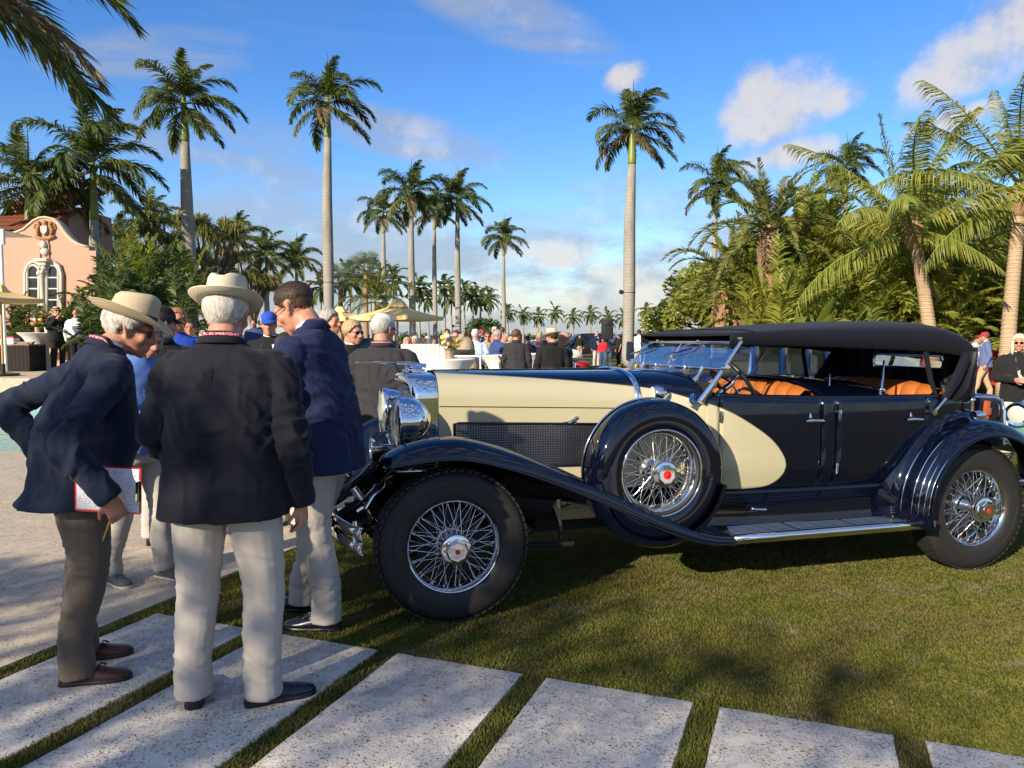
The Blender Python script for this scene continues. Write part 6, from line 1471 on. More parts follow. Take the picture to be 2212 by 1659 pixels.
    if ht:
        kind, mat, band = ht; q = MB(); n = 48; th = np.arange(n) * 2 * PI / n; cx, sx_ = np.sin(th), np.cos(th)
        tilt = np.array(Matrix.Rotation(look.get('hat_tilt', -.10), 3, 'X')); hz = look.get('hat_z', .052)
        def put(rows_): return [hc + ((np.array(r_) * hs * np.array([1, 1, 1])) @ tilt.T + np.array([0, -.010, hz]) * hs) @ HR.T for r_ in rows_]
        if kind == 'panama':
            rows_ = []
            bk = look.get('brim', 1.0)
            for r_, z in ((.100 + .078 * bk, .0), (.100 + .076 * bk, .003), (.100 + .05 * bk, -.004), (.100 + .02 * bk, -.004), (.100, .0), (.095, .006), (.0925, .03), (.090, .065), (.086, .095), (.078, .112), (.060, .118), (.035, .112), (.012, .104)):
                br = max(0, (r_ - .098) / .08); lift = br ** 1.6 * (.030 * np.abs(cx) ** 1.5 + .014 * np.clip(-sx_, 0, 1) - .020 * np.clip(sx_, 0, 1) ** 2); pin = (.018 * np.clip(sx_, 0, 1) ** 2 * np.abs(cx) if z > .05 else 0)
                rows_.append(np.stack([cx * r_ * (.86 if r_ < .1 else .86 + .06 * br) * (1 - (2.2 * pin if z > .05 else 0)), sx_ * r_ * (1.13 if r_ < .1 else 1.13 - .10 * br), z + lift - (.020 * np.exp(-(cx / .35) ** 2) * (1 if z > .10 else 0)) + (.014 * np.clip(sx_, -1, 1) if z > .06 else 0)], 1))
            q.rings(put(rows_), cap0=False, cap1=True); ho = q.build('hat', mat, root, smooth=50); thicken(ho, .004, -1)
            bb = MB(); bb.rings(put([np.stack([cx * r_ * .862, sx_ * r_ * 1.132, np.full(n, z)], 1) for r_, z in ((.0965, .006), (.0975, .010), (.0955, .030), (.0925, .034))]), cap0=False, cap1=False); bb.build('hat_band', band, ho, smooth=60)
        elif kind == 'boater':
            q.rings(put([np.stack([cx * r_ * .9, sx_ * r_ * 1.08, np.full(n, z)], 1) for r_, z in ((.150, 0), (.150, .006), (.097, .006), (.096, .06), (.09, .066), (.01, .067))]), cap0=True); ho = q.build('hat', mat, root, smooth=35)
            bb = MB(); bb.rings(put([np.stack([cx * r_ * .9, sx_ * r_ * 1.08, np.full(n, z)], 1) for r_, z in ((.0985, .010), (.0985, .040))]), cap0=False, cap1=False); bb.build('hat_band', band, ho, smooth=60)
        else:
            rows_ = []
            for el in np.linspace(-.05, 1.52, 10): rows_.append(np.stack([cx * .083 * math.cos(el) ** .8, sx_ * .105 * math.cos(el) ** .8, np.full(n, .004 + .082 * math.sin(el))], 1))
            q.rings(put(rows_), cap0=False); ho = q.build('cap', mat, root, smooth=50); thicken(ho, .004, 0)
            bb = MB(); fr = -1 if look.get('cap_back') else 1
            bb.grid([[(hc + ((np.array([math.sin(a) * .080 * (1 - .10 * t), (math.cos(a) * .102 + .075 * t * math.cos(a) ** .5) * fr if math.cos(a) > 0 else 0, .006 - .022 * t - .02 * math.sin(a) ** 2 * t]) * hs) @ tilt.T + np.array([0, -.010, hz]) * hs) @ HR.T) for t in (0, .4, .8, 1.0)] for a in np.linspace(-1.15, 1.15, 13)]); thicken(bb.build('cap_bill', mat, ho, smooth=180), .004, 0)
    root['_hc'] = tuple(hc); del root['_hc']
    return root, dict(arms=arms, hc=hc, S=S)
def face(fx, fy): return math.atan2(-fx, fy)

def front_men():
    # man leaning in with the clipboard
    r, inf = person((-2.035, 3.60), face(.76, .65), 1.85, 'man in dark navy jacket and taupe trousers leaning in with a red clipboard, straw hat', dict(
        jacket=M['navy_wool'], trousers=M['taupe_wool'], shoes=M['brown_leather'], tassel=M['brown_leather'], hair=M['hair_white'], curl=.012, hairtop=1.12, strands=(2600, .028), hat=('panama', M['straw'], M['brown_ribbon']), hat_tilt=-.04, hat_z=.060, brim=1.2, sunglasses=True, lanyard=True, belly=.07, kick=.04, hem=.79, front=False, cuff=-.045, leg=1.0, inner=M['white_shirt']),
        dict(lean=.34, head=(.10, -.40, 0), head_off=(0, .02, -.03), feet=[(-.13, .02, -.26), (.13, -.05, -.42)], armL=((-.42, -.20, 1.20), (-.27, -.10, .97)), armR=((.40, -.13, 1.10), (.45, .02, .875)), arm_world=True,
             hands=({'dir': (.5, .6, -.5), 'palm': (.7, .5, 0), 'curl': .3}, {'dir': (-.12, .38, -.92), 'palm': (-1, .1, .1), 'curl': .55, 'thumb': .1})), vox=.0092, bulk=1.06, seed=1, base_z=.013)
    front = inf
    # man seen from behind
    person((-1.225, 3.27), face(.02, 1.0), 1.86, 'broad man seen from behind, black navy jacket, stone chinos, pale straw hat with navy band', dict(
        jacket=M['midnight_wool'], trousers=M['stone_chino'], shoes=M['navy_leather'], hair=M['hair_white'], hairtop=1.02, curl=.003, strands=(2600, .016), hat=('panama', M['straw_pale'], M['navy_ribbon']), hat_z=.058, hat_tilt=-.16, brim=.76, lanyard=True, belly=.05, hem=.80, front=False, leg=1.0, cuff=-.045),
        dict(lean=.10, head=(.06, .05, 0), head_off=(0, -.01, -.02), feet=[(-.15, .01, .30), (.14, .01, -1.05)], armL=((-.262, -.03, 1.12), (-.185, .18, .97)), armR=((.285, -.03, 1.10), (.300, .045, .845)), hands=({'curl': .4}, {'curl': .6, 'dir': (.05, .1, -1)})), vox=.0092, bulk=1.15, seed=2, base_z=.013)
    # man in the blue blazer looking down
    person((-1.03, 4.22), face(-.95, .22), 1.96, 'young man with short dark hair and glasses looking down, bright navy blazer, stone trousers', dict(
        jacket=M['blue_wool'], trousers=M['stone_chino'], shoes=M['navy_leather'], tassel=M['spoke'], hair=M['hair_dark'], hairtop=1.10, fade=True, curl=.003, strands=(3000, .013), flow=(0, .9, .2), hairline=[.074, .070, .055, .030, .0, .030, -.020, -.035], glasses=True, front=False, belly=.01, hem=.80, cuff=-.04),
        dict(lean=.20, head=(.40, .0, 0), head_off=(0, .02, -.02), feet=[(-.06, -.02, .10), (.16, .22, -.05)], armL=((-.27, .05, 1.13), (-.18, .29, 1.02)), armR=((.27, .03, 1.13), (.12, .30, 1.06))), vox=.0098, bulk=1.10, seed=3, base_z=.0)
    # grey haired person beyond
    person((-2.42, 4.98), face(.75, -.35), 1.74, 'grey haired person in royal blue shirt and stone trousers behind the clipboard man', dict(
        jacket=M['blue_shirt'], inner=M['blue_shirt'], trousers=M['stone_chino'], shoes=M['grey_suede'], sole=M['white_sole'], tassel=M['grey_suede'], hair=M['hair_grey'], hairtop=1.12, curl=.006, long=.03, strands=(2200, .035), lanyard='front', hem=.86, front=False),
        dict(lean=.16, head=(.35, -.1, 0), feet=[(-.10, .10, .05), (.13, -.12, -.2)], armR='bent', armL='bent'), vox=.014, seed=4, base_z=.014)
    # clipboard, paper, pencil in the right hand of the leaning man
    return front
def clipboard():
    c = at(240, 1050, 3.34); root = empty('clipboard', c, label='red clipboard with printed judging sheet held by the leaning man', cat='clipboard')
    # board plane faces the viewer, long edge nearly level
    p0 = at(163, 1103, 3.36) - c; p1 = at(318, 1112, 3.33) - c; p2 = at(318, 1006, 3.31) - c; p3 = at(163, 1018, 3.36) - c
    u = (p1 - p0); v = (p3 - p0); w = u.normalized(); n = w.cross(v.normalized()).normalized(); v = n.cross(w).normalized() * .205; u = w * .305; o = p0
    if n.y > 0: n = -n
    def q(a, b_, h=0): return o + u * a + v * b_ + n * h
    P = []
    for (a, b_) in ((.02, 0), (.98, 0), (1, .03), (1, .97), (.98, 1), (.02, 1), (0, .97), (0, .03)): P.append(q(a, b_))
    b = MB(); b.prism(P, n * .004); b.build('board', M['red_enamel'], root, smooth=0)
    t = NT('printed_sheet'); vv = t.coord('Object'); br = t.N('ShaderNodeTexBrick'); br.inputs['Scale'].default_value = 22; br.inputs['Mortar Size'].default_value = .012; br.inputs['Color1'].default_value = (.76, .77, .80, 1); br.inputs['Color2'].default_value = (.73, .75, .80, 1); br.inputs['Mortar'].default_value = (.30, .33, .45, 1); br.inputs['Row Height'].default_value = .25
    mp = t.N('ShaderNodeMapping'); mp.inputs['Rotation'].default_value = (R(90), 0, 0); t.L(vv, mp.inputs[0]); t.L(mp.outputs[0], br.inputs['Vector'])
    nn = t.noise(t.coord('Object', (240, 40, 60)), 1, 2); c_ = t.mix(t.ramp(nn, [(.60, 0), (.66, .65)]), br.outputs['Color'], (.18, .21, .34)); big = t.noise(vv, 9, 2); c_ = t.mix(t.ramp(big, [(.48, 0), (.52, 1)]), (.78, .79, .82), c_); t.set(Base_Color=c_, Roughness=.8)
    b = MB(); b.prism([q(.03, .05, .0045), q(.97, .04, .0045), q(.97, .97, .0045), q(.03, .96, .0045)], n * .0012); b.build('paper', t.m, root, smooth=0)
    b = MB()
    ctr = q(.955, .5, .009); b.prism([q(.93, .30, .006), q(.985, .30, .006), q(.985, .70, .006), q(.93, .70, .006)], n * .006); b.tube([q(.975, .28, .012), q(.975, .72, .012)], .006, 8); b.build('clip', M['chrome'], root, smooth=30)
    p = at(240, 1118, 3.32); e = at(222, 1168, 3.33); d = (e - p).normalized()
    pr = empty('pencil', p, label='yellow pencil pointing down from the clipboard hand', cat='pencil'); yl = m_plain('pencil_yellow', (.70, .33, .03), .4); wd = m_plain('pencil_wood', (.55, .36, .20), .7)
    L = (e - p).length; b = MB(); b.tube([-d * .05, d * (L - .012)], .0040, 6); b.build('shaft', yl, pr, smooth=0); b = MB(); b.tube([d * (L - .012), d * (L + .004)], [.0040, .0007], 6); b.build('point', wd, pr, smooth=0)
front_men(); clipboard()
# ------------------------------------------------------------------ pink gable building by the pool
def gable_house():
    D_ = 25.0; root = empty('pink_pavilion', (0, 0, 0), label='pink stucco pavilion with curved gable, painted crest and paired arched windows', cat='building')
    def P(px, py, dy=0): p = at(px, py, D_); p.y += dy; return p
    zb = .6
    def wall_outline():
        top = [(-120, 500), (-40, 506), (30, 504), (50, 497), (62, 487), (72, 478), (84, 472), (98, 470), (112, 473), (124, 482), (133, 494), (142, 507), (153, 519), (166, 528), (180, 532), (192, 534), (192, 541), (207, 542)]
        return top
    tp = wall_outline(); pts = [P(x, y) for x, y in tp]
    lo = [Vector((pts[-1].x, D_, zb)), Vector((pts[0].x, D_, zb))]
    # openings: two arched windows
    def arch(cx, y0, y1, w, n=9): return [(cx - w, y1)] + [(cx - w * math.cos(a), y0 + w - w * math.sin(a)) for a in np.linspace(0, PI, n)] + [(cx + w, y1)]
    b = MB(); b.prism([(p.x, p.y, p.z) for p in pts + lo], (0, .35, 0)); b.build('wall', M['stucco'], root, smooth=20)
    # coping on the gable, paler plaster
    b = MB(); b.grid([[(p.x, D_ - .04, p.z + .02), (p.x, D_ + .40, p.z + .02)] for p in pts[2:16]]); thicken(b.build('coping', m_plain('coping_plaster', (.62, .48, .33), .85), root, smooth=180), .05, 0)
    b = MB(); b.prism([(pts[-1].x - .02, D_ + .30, zb), (pts[-1].x - .02, D_ + 7, zb), (pts[-1].x - .02, D_ + 7, 3.7), (pts[-1].x - .02, D_ + .30, 4.0)], (-9, 0, 0)); b.build('side_wall', M['stucco'], root, smooth=0)
    for cx in (74, 116):
        a = [P(x, y, -.03) for x, y in arch(cx, 575, 668, 11)]; b = MB(); b.prism([tuple(p) for p in a], (0, .02, 0)); w = b.build('window', M['darkglass'], root, smooth=0)
        b = MB(); b.tube([tuple(P(x, y, -.05)) for x, y in arch(cx, 573, 668, 12.5)], .055, 6); b.build('frame', M['stone_trim'], w, smooth=60)
        for yy in (600, 624, 648):
            b = MB(); q0 = P(cx - 11, yy, -.05); q1 = P(cx + 11, yy, -.05); b.tube([tuple(q0), tuple(q1)], .022, 4); b.build('glazing_bar', M['white_paint'], w, smooth=0)
    b = MB(); a = [P(x, y, -.06) for x, y in [(57, 668), (57, 590), (62, 574), (74, 565), (84, 568), (95, 580), (106, 569), (116, 566), (130, 575), (135, 592), (135, 668)]]; b.tube([tuple(p) for p in a], .07, 6); b.build('window_surround', M['stone_trim'], root, smooth=60)
    c = P(95, 620, -.08); b = MB(); b.lathe([(.10, -.6), (.08, -.5), (.075, .30), (.12, .36), (.12, .42)], 12, 'z', (c.x, c.y, c.z)); b.build('column', M['stone_trim'], root, smooth=40)
    c = P(98, 563, -.15); b = MB(); b.box(tuple(c), (.42, .28, .11), bevel=.02); b.box((c.x, c.y + .02, c.z - .12), (.28, .2, .12), bevel=.04); b.build('bracket_shelf', M['stone_trim'], root)
    # carved bracket head, niche and bust
    rs = np.random.RandomState(4)
    b = MB(); c = P(97, 580, -.12)
    for i in range(9): b.ball((c.x + rs.uniform(-.10, .10), c.y + rs.uniform(-.05, .05), c.z + rs.uniform(-.18, .16)), rs.uniform(.05, .10), 8, 6)
    b.build('carved_bracket', M['stone_trim'], root, smooth=180)
    b = MB(); a = [P(x, y, -.02) for x, y in [(87, 560), (87, 530), (90, 521), (97, 518), (104, 521), (106, 530), (106, 560)]]; b.tube([tuple(p) for p in a], .035, 6); b.build('niche', M['stucco'], root, smooth=60)
    c = P(97, 537, -.06); b = MB(); b.ball((c.x, c.y, c.z + .10), (.11, .10, .14), 10, 8); b.ball((c.x + .02, c.y, c.z - .10), (.14, .08, .13), 10, 8); b.ball((c.x - .08, c.y - .03, c.z + .12), .07, 8, 6); b.build('bust', M['stone_trim'], root, smooth=180)
    # crest: shield, two supporters and scroll in ochre relief
    oc = m_plain('ochre_relief', (.34, .17, .07), .8, var=.4, scale=20, bump=.4); c = P(98, 497, -.04)
    cr = MB(); cr.ball((c.x, c.y, c.z), (.14, .05, .18), 12, 8); cr.ball((c.x, c.y, c.z + .24), (.09, .05, .08), 8, 6); b2 = MB(); b2.prism([(c.x - .10, c.y - .06, c.z + .12), (c.x + .10, c.y - .06, c.z + .12), (c.x + .10, c.y - .06, c.z - .04), (c.x, c.y - .06, c.z - .16), (c.x - .10, c.y - .06, c.z - .04)], (0, .03, 0))
    for s in (-1, 1):
        cr.tube([(c.x + s * .20, c.y, c.z - .18), (c.x + s * .24, c.y, c.z), (c.x + s * .17, c.y, c.z + .14), (c.x + s * .22, c.y, c.z + .26)], [.05, .07, .05, .06], 8); cr.tube([(c.x + s * .15, c.y, c.z + .05), (c.x + s * .28, c.y, c.z + .12)], .03, 6); cr.tube([(c.x + s * .25, c.y, c.z - .05), (c.x + s * .34, c.y, c.z + .08), (c.x + s * .30, c.y, c.z + .2)], .022, 6)
    cr.tube([(c.x - .32, c.y, c.z - .20), (c.x - .12, c.y, c.z - .28), (c.x + .12, c.y, c.z - .28), (c.x + .32, c.y, c.z - .20)], .05, 8); co = cr.build('crest', oc, root, smooth=180); b2.build('shield', M['stone_trim'], co, smooth=0)
    # tiled roofs behind, barrel tiles in rows
    def tiles(x0, x1, y0, z0, depth, rise, n, rows, name):
        rf = MB(); rf.prism([(x0, y0, z0 - .12), (x0, y0 + depth, z0 + rise - .12), (x0, y0 + depth, z0 + rise - .2), (x0, y0, z0 - .2)], (x1 - x0, 0, 0)); r_ = rf.build(name, M['rooftile'], root, smooth=0)
        for i in range(n):
            x = x0 + (x1 - x0) * (i + .5) / n
            for k in range(rows):
                f0, f1 = k / rows, (k + 1.08) / rows; b = MB(); w = (x1 - x0) / n * .5; ring = lambda f, w_: [(x + math.cos(a) * w_, y0 + depth * f, z0 - .12 + rise * f + math.sin(a) * w_ * .8) for a in np.linspace(0, PI, 6)]
                b.grid([ring(f0, w * 1.05), ring(f1, w * .85)]); b.build('tile', M['rooftile'], r_, smooth=180)
    q = P(-40, 500); tiles(P(-115, 500).x, P(52, 500).x, D_ + .45, 5.15, 3.2, 1.25, 13, 6, 'roof'); tiles(P(-115, 440).x, P(42, 440).x, D_ + 2.8, 6.35, 2.6, 1.0, 12, 4, 'upper_roof')
    b = MB(); b.box((P(-40, 440).x, D_ + 4.4, 3.6), (P(36, 440).x - P(-115, 440).x, 3.0, 5.4)); b.build('upper_wall', M['stucco'], root, smooth=0)
    tiles(P(207, 540).x, P(240, 540).x, D_ + 1.2, 3.75, 2.0, .25, 4, 3, 'side_roof')
gable_house()

# ------------------------------------------------------------------ party furniture
M['linen'] = m_cloth('white_linen', (.80, .79, .77), bump=.3, sheen=.1); M['parasol'] = m_cloth('yellow_canvas', (.86, .60, .24), rough=.8, sheen=.0); M['gold_wood'] = m_plain('gold_wood', (.55, .30, .07), .4, var=.2); M['stone'] = m_plain('weathered_stone', (.33, .26, .17), .9, var=.3, scale=7, bump=.7); M['dark_cloth'] = m_cloth('dark_table_cloth', (.018, .015, .014)); M['red_cloth'] = m_cloth('red_table_cloth', (.45, .012, .02)); M['wood_pole'] = m_plain('wooden_pole', (.40, .26, .12), .6)
def parasol(px, py, depth, w, label, base=0.0):
    c = at(px, py, depth); root = empty('parasol', (c.x, depth, base), label=label, cat='parasol', group='yellow parasols'); z = c.z - base; hw_ = w / 2; dr = w * .17
    for k in range(4):
        a = k * PI / 2 + .35; e0 = np.array([math.cos(a) * hw_ * 1.25, math.sin(a) * hw_ * 1.25, z - dr]); a2 = a + PI / 2; e1 = np.array([math.cos(a2) * hw_ * 1.25, math.sin(a2) * hw_ * 1.25, z - dr]); tp = np.array([0, 0, z])
        b = MB(); rows = []
        for i in range(7):
            t = i / 6; row = []
            for j in range(9): u = j / 8; p = tp * (1 - t) + (e0 * (1 - u) + e1 * u) * t; p[2] -= .05 * w * .3 * math.sin(PI * u) * t + .04 * math.sin(PI * t); row.append(p)
            rows.append(row)
        rows.append([p - np.array([0, 0, .10]) for p in rows[-1]]); b.grid(rows); b.build('canopy_panel', M['parasol'], root, smooth=180)
        b = MB(); b.tube([tp - np.array([0, 0, .12]), e0 * .97 + np.array([0, 0, .0])], .018, 5); b.build('rib', M['wood_pole'], root)
    b = MB(); b.lathe([(.42 * w / 3, -.10), (.22 * w / 3, .06), (.02, .10)], 8, 'z', (0, 0, z)); b.build('top_vent', M['parasol'], root, smooth=0)
    b = MB(); b.tube([(0, 0, 0), (0, 0, z)], .03, 8); b.build('pole', M['wood_pole'], root, smooth=60); b = MB(); b.lathe([(0, 0), (.35, 0), (.35, .06), (.05, .10), (.05, .3)], 20, 'z'); b.build('base', M['black'], root, smooth=30)
parasol(858, 656, 22, 2.15, 'yellow canvas parasol over the buffet, wide open behind the white cap man')
parasol(735, 668, 27, 1.9, 'yellow parasol peeking out behind the dark haired man', .1)
parasol(425, 648, 22, 1.7, 'yellow parasol between the two straw hats', .3)
parasol(0, 622, 19, 1.5, 'yellow parasol beside the white tent pole', .65)
def hightop(x, y, label, base=0.0, h=1.07, r=.40):
    root = empty('cocktail_table', (x, y, base), label=label, cat='table', group='high cocktail tables in stretch cloths'); b = MB(); n = 32; rows = []
    for t in np.linspace(0, 1, 12):
        z = h * (1 - t); rad = r * (1 - .62 * math.sin(PI * min(1, t * .95)) ** .8 * (1 - .25 * t)); rows.append([(math.cos(a) * rad * (1 + (.05 * abs(math.cos(2 * a)) * t)), math.sin(a) * rad * (1 + .05 * abs(math.cos(2 * a)) * t), z) for a in np.arange(n) * 2 * PI / n])
    b.rings([[(math.cos(a) * .02, math.sin(a) * .02, h + .012) for a in np.arange(n) * 2 * PI / n], [(math.cos(a) * r * .98, math.sin(a) * r * .98, h + .012) for a in np.arange(n) * 2 * PI / n]] + rows, cap0=True, cap1=False); b.build('stretch_cover', M['linen'], root, smooth=50)
    b = MB(); b.lathe([(0, 0), (.28, 0), (.28, .02), (.03, .05), (.03, h - .02)], 16, 'z'); b.build('stand', M['black'], root, smooth=40); return root
def flowers(x, y, z, label, seed, sc=1.0, group='table flowers'):
    rs = np.random.RandomState(seed); root = empty('flower_arrangement', (x, y, z), label=label, cat='flowers', group=group); b = MB(); b.lathe([(0, 0), (.06 * sc, 0), (.065 * sc, .13 * sc), (.055 * sc, .13 * sc)], 16, 'z'); b.build('vase', m_plain('brass_vase', (.45, .34, .20), .35, .6), root, smooth=40)
    cols = [('petal_red', (.65, .07, .02)), ('petal_yellow', (.72, .50, .08)), ('petal_white', (.75, .70, .58)), ('petal_pink', (.68, .28, .25))]
    b = MB(); leaf_cloud(b, rs, (0, 0, .20 * sc), (.16 * sc, .16 * sc, .10 * sc), 60, .05 * sc); b.build('foliage', M['areca_leaf'], root, smooth=0, fixn=False)
    for k, (nm, c) in enumerate(cols):
        if nm not in M: M[nm] = m_plain(nm, c, .6)
        for i in range(3):
            a = rs.rand() * 6.28; rr = rs.uniform(.02, .14) * sc; b = MB(); b.ball((math.cos(a) * rr, math.sin(a) * rr, (.20 + rs.uniform(0, .13)) * sc), (.045 * sc, .045 * sc, .036 * sc), 8, 6); b.build('bloom', M[nm], root, smooth=180)
def chiavari(x, y, rz, label):
    root = empty('gold_chair', (x, y, 0), rz, label, 'chair', 'gold spindle back chairs'); b = MB(); b.box((0, 0, .45), (.40, .40, .035), bevel=.01); b.build('seat', M['gold_wood'], root)
    b = MB(); b.box((0, 0, .485), (.38, .38, .035), bevel=.015); b.build('cushion', M['linen'], root)
    for sx in (-1, 1):
        b = MB(); b.tube([(sx * .18, .18, 0), (sx * .18, .18, .45)], .014, 6); b.build('leg', M['gold_wood'], root)
        b = MB(); b.tube([(sx * .18, -.20, 0), (sx * .18, -.18, .45), (sx * .18, -.22, .92)], .014, 6); b.build('leg', M['gold_wood'], root)
    for z in (.58, .90):
        b = MB(); b.tube(catmull([(-.20, -.21, z - .01), (0, -.215, z + .03 * (z > .7)), (.20, -.21, z - .01)], 4), .014, 6, flat=2.0 if z > .7 else 1); b.build('rail', M['gold_wood'], root)
    for k in range(5):
        b = MB(); xx = -.12 + .06 * k; b.tube([(xx, -.20, .57), (xx, -.22, .90)], .009, 5); b.build('spindle', M['gold_wood'], root)
def furniture():
    X = lambda px, d: (px - 1106) / FPX * d
    hightop(X(85, 22.5), 22.5, 'white cocktail table with flowers beside the dark buffet, across the pool', .65, 1.07, .55)
    flowers(X(88, 22.5), 22.4, 1.735, 'orange and yellow flowers on the cocktail table across the pool', 1, 1.2)
    c = (X(108, 22.3), 22.2, 1.732); root = empty('paper_cup', c, label='white paper cup beside the flowers across the pool', cat='cup'); b = MB(); b.lathe([(0, 0), (.05, 0), (.065, .15), (.06, .15)], 16, 'z'); b.build('cup_wall', M['white_paint'], root, smooth=40)
    # dark skirted buffet on the terrace with trays and red cloth
    root = empty('dark_buffet', (X(10, 21.8), 21.8, .65), label='buffet table with dark brown skirt across the pool', cat='table'); b = MB(); b.box((0, 0, .74), (1.9, .8, .03), bevel=.01); b.build('top', m_plain('buffet_top', (.22, .12, .06), .5), root); b = MB(); n = 60
    b.grid([[(-.94 + 1.88 * i / n, -.39 - .02 * abs(math.sin(i * .9)), z) for z in (.0, .72)] for i in range(n + 1)]); b.poly([(.94, -.39, 0), (.94, .38, 0), (.94, .38, .72), (.94, -.39, .72)]); b.build('skirt', M['dark_cloth'], root, smooth=180)
    for (dx, col, sz, nm, lb) in ((-.25, 'white_paint', (.30, .3, .16), 'serving_box', 'white serving box on the dark buffet'), (.10, 'white_paint', (.28, .3, .18), 'serving_box', 'white serving box on the dark buffet')):
        o = empty(nm, (X(10, 21.8) + dx + .25, 21.6, 1.405), label=lb, cat='box', group='serving boxes on the dark buffet'); b = MB(); b.box((0, 0, sz[2] / 2), sz, bevel=.015); b.build('box_body', M[col], o); b = MB(); b.box((0, 0, sz[2] + .02), (sz[0] * 1.05, sz[1] * 1.05, .04), bevel=.01); b.build('lid', M['red_cotton'], o)
    o = empty('foil_tray', (X(10, 21.8) + .75, 21.55, 1.405), label='shallow metal tray on the dark buffet', cat='tray'); b = MB(); b.lathe([(0, .01), (.15, .01), (.19, .07), (.20, .07), (.155, 0), (0, 0)], 20, 'z', sx=1.4); b.build('tray_dish', M['chrome'], o, smooth=30)
    # tent pole and awning corner
    o = empty('tent', (X(12, 20.5), 20.5, .65), label='white tent pole and awning corner in front of the pink wall', cat='tent'); b = MB(); b.tube([(0, 0, 0), (0, 0, 3.4)], .045, 10); b.build('pole', M['white_paint'], o, smooth=60); b = MB(); b.box((-.95, .0, 3.58), (2.1, .10, .40), bevel=.02); b.build('awning_valance', M['linen'], o); b = MB(); b.prism([(-2.0, .06, 3.74), (.10, .06, 3.74), (-.5, 2.2, 3.84), (-2.0, 2.2, 3.84)], (0, 0, .02)); b.build('awning_roof', M['linen'], o, smooth=0)
    # long white buffet
    y = 17.0; x0, x1 = X(872, y), X(990, y); root = empty('white_buffet', ((x0 + x1) / 2, y, 0), label='long high buffet bar with pleated white skirt behind the white cap man', cat='table'); L = x1 - x0; b = MB(); n = 110
    b.grid([[(-L / 2 + L * i / n, -.40 - .018 * (i % 2) - .012 * math.sin(i * .7), z) for z in (.0, .6, 1.45)] for i in range(n + 1)]); b.poly([(-L / 2, -.40, 1.45), (L / 2, -.40, 1.45), (L / 2, .40, 1.45), (-L / 2, .40, 1.45)]); b.poly([(L / 2, -.40, 0), (L / 2, .4, 0), (L / 2, .4, 1.45), (L / 2, -.4, 1.45)]); b.build('skirted_cloth', M['linen'], root, smooth=20)
    rs = np.random.RandomState(8)
    for i in range(9):
        xx = x0 + .1 + (x1 - x0 - .3) * rs.rand(); o = empty('drinking_glass', (xx, y - .15 + .3 * rs.rand(), 1.45), label='small clear glass standing on the white buffet', cat='glass', group='glasses on the white buffet'); b = MB(); b.lathe([(.035, 0), (.04, .13), (.038, .13), (.033, .005)], 12, 'z'); b.build('glass_wall', M['glass'], o, smooth=40)
    # cocktail tables near the hood
    hightop(X(970, 11.5), 11.5, 'white cocktail table with flowers right behind the radiator ornament', 0, 1.27, .40); flowers(X(972, 11.4), 11.4, 1.282, 'cream and orange flowers on the table behind the hood', 2, 1.1)
    hightop(X(935, 14.2), 14.2, 'white cocktail table between the buffet and the flower table', 0, 1.22, .42)
    hightop(X(1085, 17.0), 17.0, 'white cocktail table beside the man in the charcoal jacket', 0, 1.2, .5); hightop(X(1142, 18.6), 18.6, 'white cocktail table between the charcoal jacket and the fedora man', 0, 1.2, .5)
    for (px, d, rz, lb) in ((1032, 18.2, .4, 'gold spindle chair right of the flower table'), (1125, 18.0, -.5, 'gold spindle chair in front of the charcoal jacket'), (1152, 18.6, .2, 'gold spindle chair before the fedora man'), (1168, 19.0, .9, 'gold spindle chair beside the fedora man')): chiavari(X(px, d), d, rz, lb)
    # little metal side table with black box
    root = empty('side_table', (X(1005, 14.6), 14.6, 0), label='thin white metal side table right of the flowers', cat='table'); b = MB(); b.box((0, 0, 1.25), (.62, .4, .03)); b.build('top', M['white_paint'], root)
    for sx in (-1, 1):
        for sy in (-1, 1): b = MB(); b.tube([(sx * .29, sy * .18, 0), (sx * .29, sy * .18, 1.25)], .012, 6); b.build('leg', M['white_paint'], root)
    o = empty('black_case', (X(1003, 14.6), 14.6, 1.266), label='flat black case on the thin white side table', cat='case'); b = MB(); b.box((0, 0, .05), (.40, .28, .10), bevel=.02); b.build('case_body', M['matte_black'], o); b = MB(); b.tube([(-.08, -.15, .05), (-.08, -.18, .05), (.08, -.18, .05), (.08, -.15, .05)], .008, 5); b.build('handle', M['matte_black'], o)
    # carved stone beast
    c = at(1000, 745, 15.5); root = empty('stone_statue', (X(1001, 15.5), 15.5, 0), label='weathered stone beast statue sitting behind the side table', cat='statue')
    b = MB(); b.box((0, 0, .35), (.55, .55, .70), bevel=.03); b.build('plinth', M['stone'], root)
    b = MB(); b.tube(catmull([(.10, 0, .70), (.12, 0, 1.0), (.02, 0, 1.25), (-.02, 0, 1.40)], 4), np.interp(np.linspace(0, 1, 13), [0, .4, .8, 1], [.22, .20, .14, .12]), 12); b.ball((-.05, -.02, 1.52), (.13, .15, .15), 14, 10); b.ball((-.14, -.06, 1.46), (.09, .09, .08), 10, 8)
    for s in (-1, 1): b.tube([(-.10, s * .10, 1.15), (-.16, s * .11, .9), (-.18, s * .11, .70)], [.08, .06, .07], 8); b.ball((.03, s * .12, .80), (.14, .10, .12), 10, 8); b.tube([(.0, s * .08, 1.62), (.02, s * .10, 1.72)], [.04, .015], 6)
    b.ball((.06, 0, 1.38), (.17, .20, .24), 12, 9); soft(b, 'beast', M['stone'], root, .02, lambda co: .008 * pnoise(co * 14), 1)
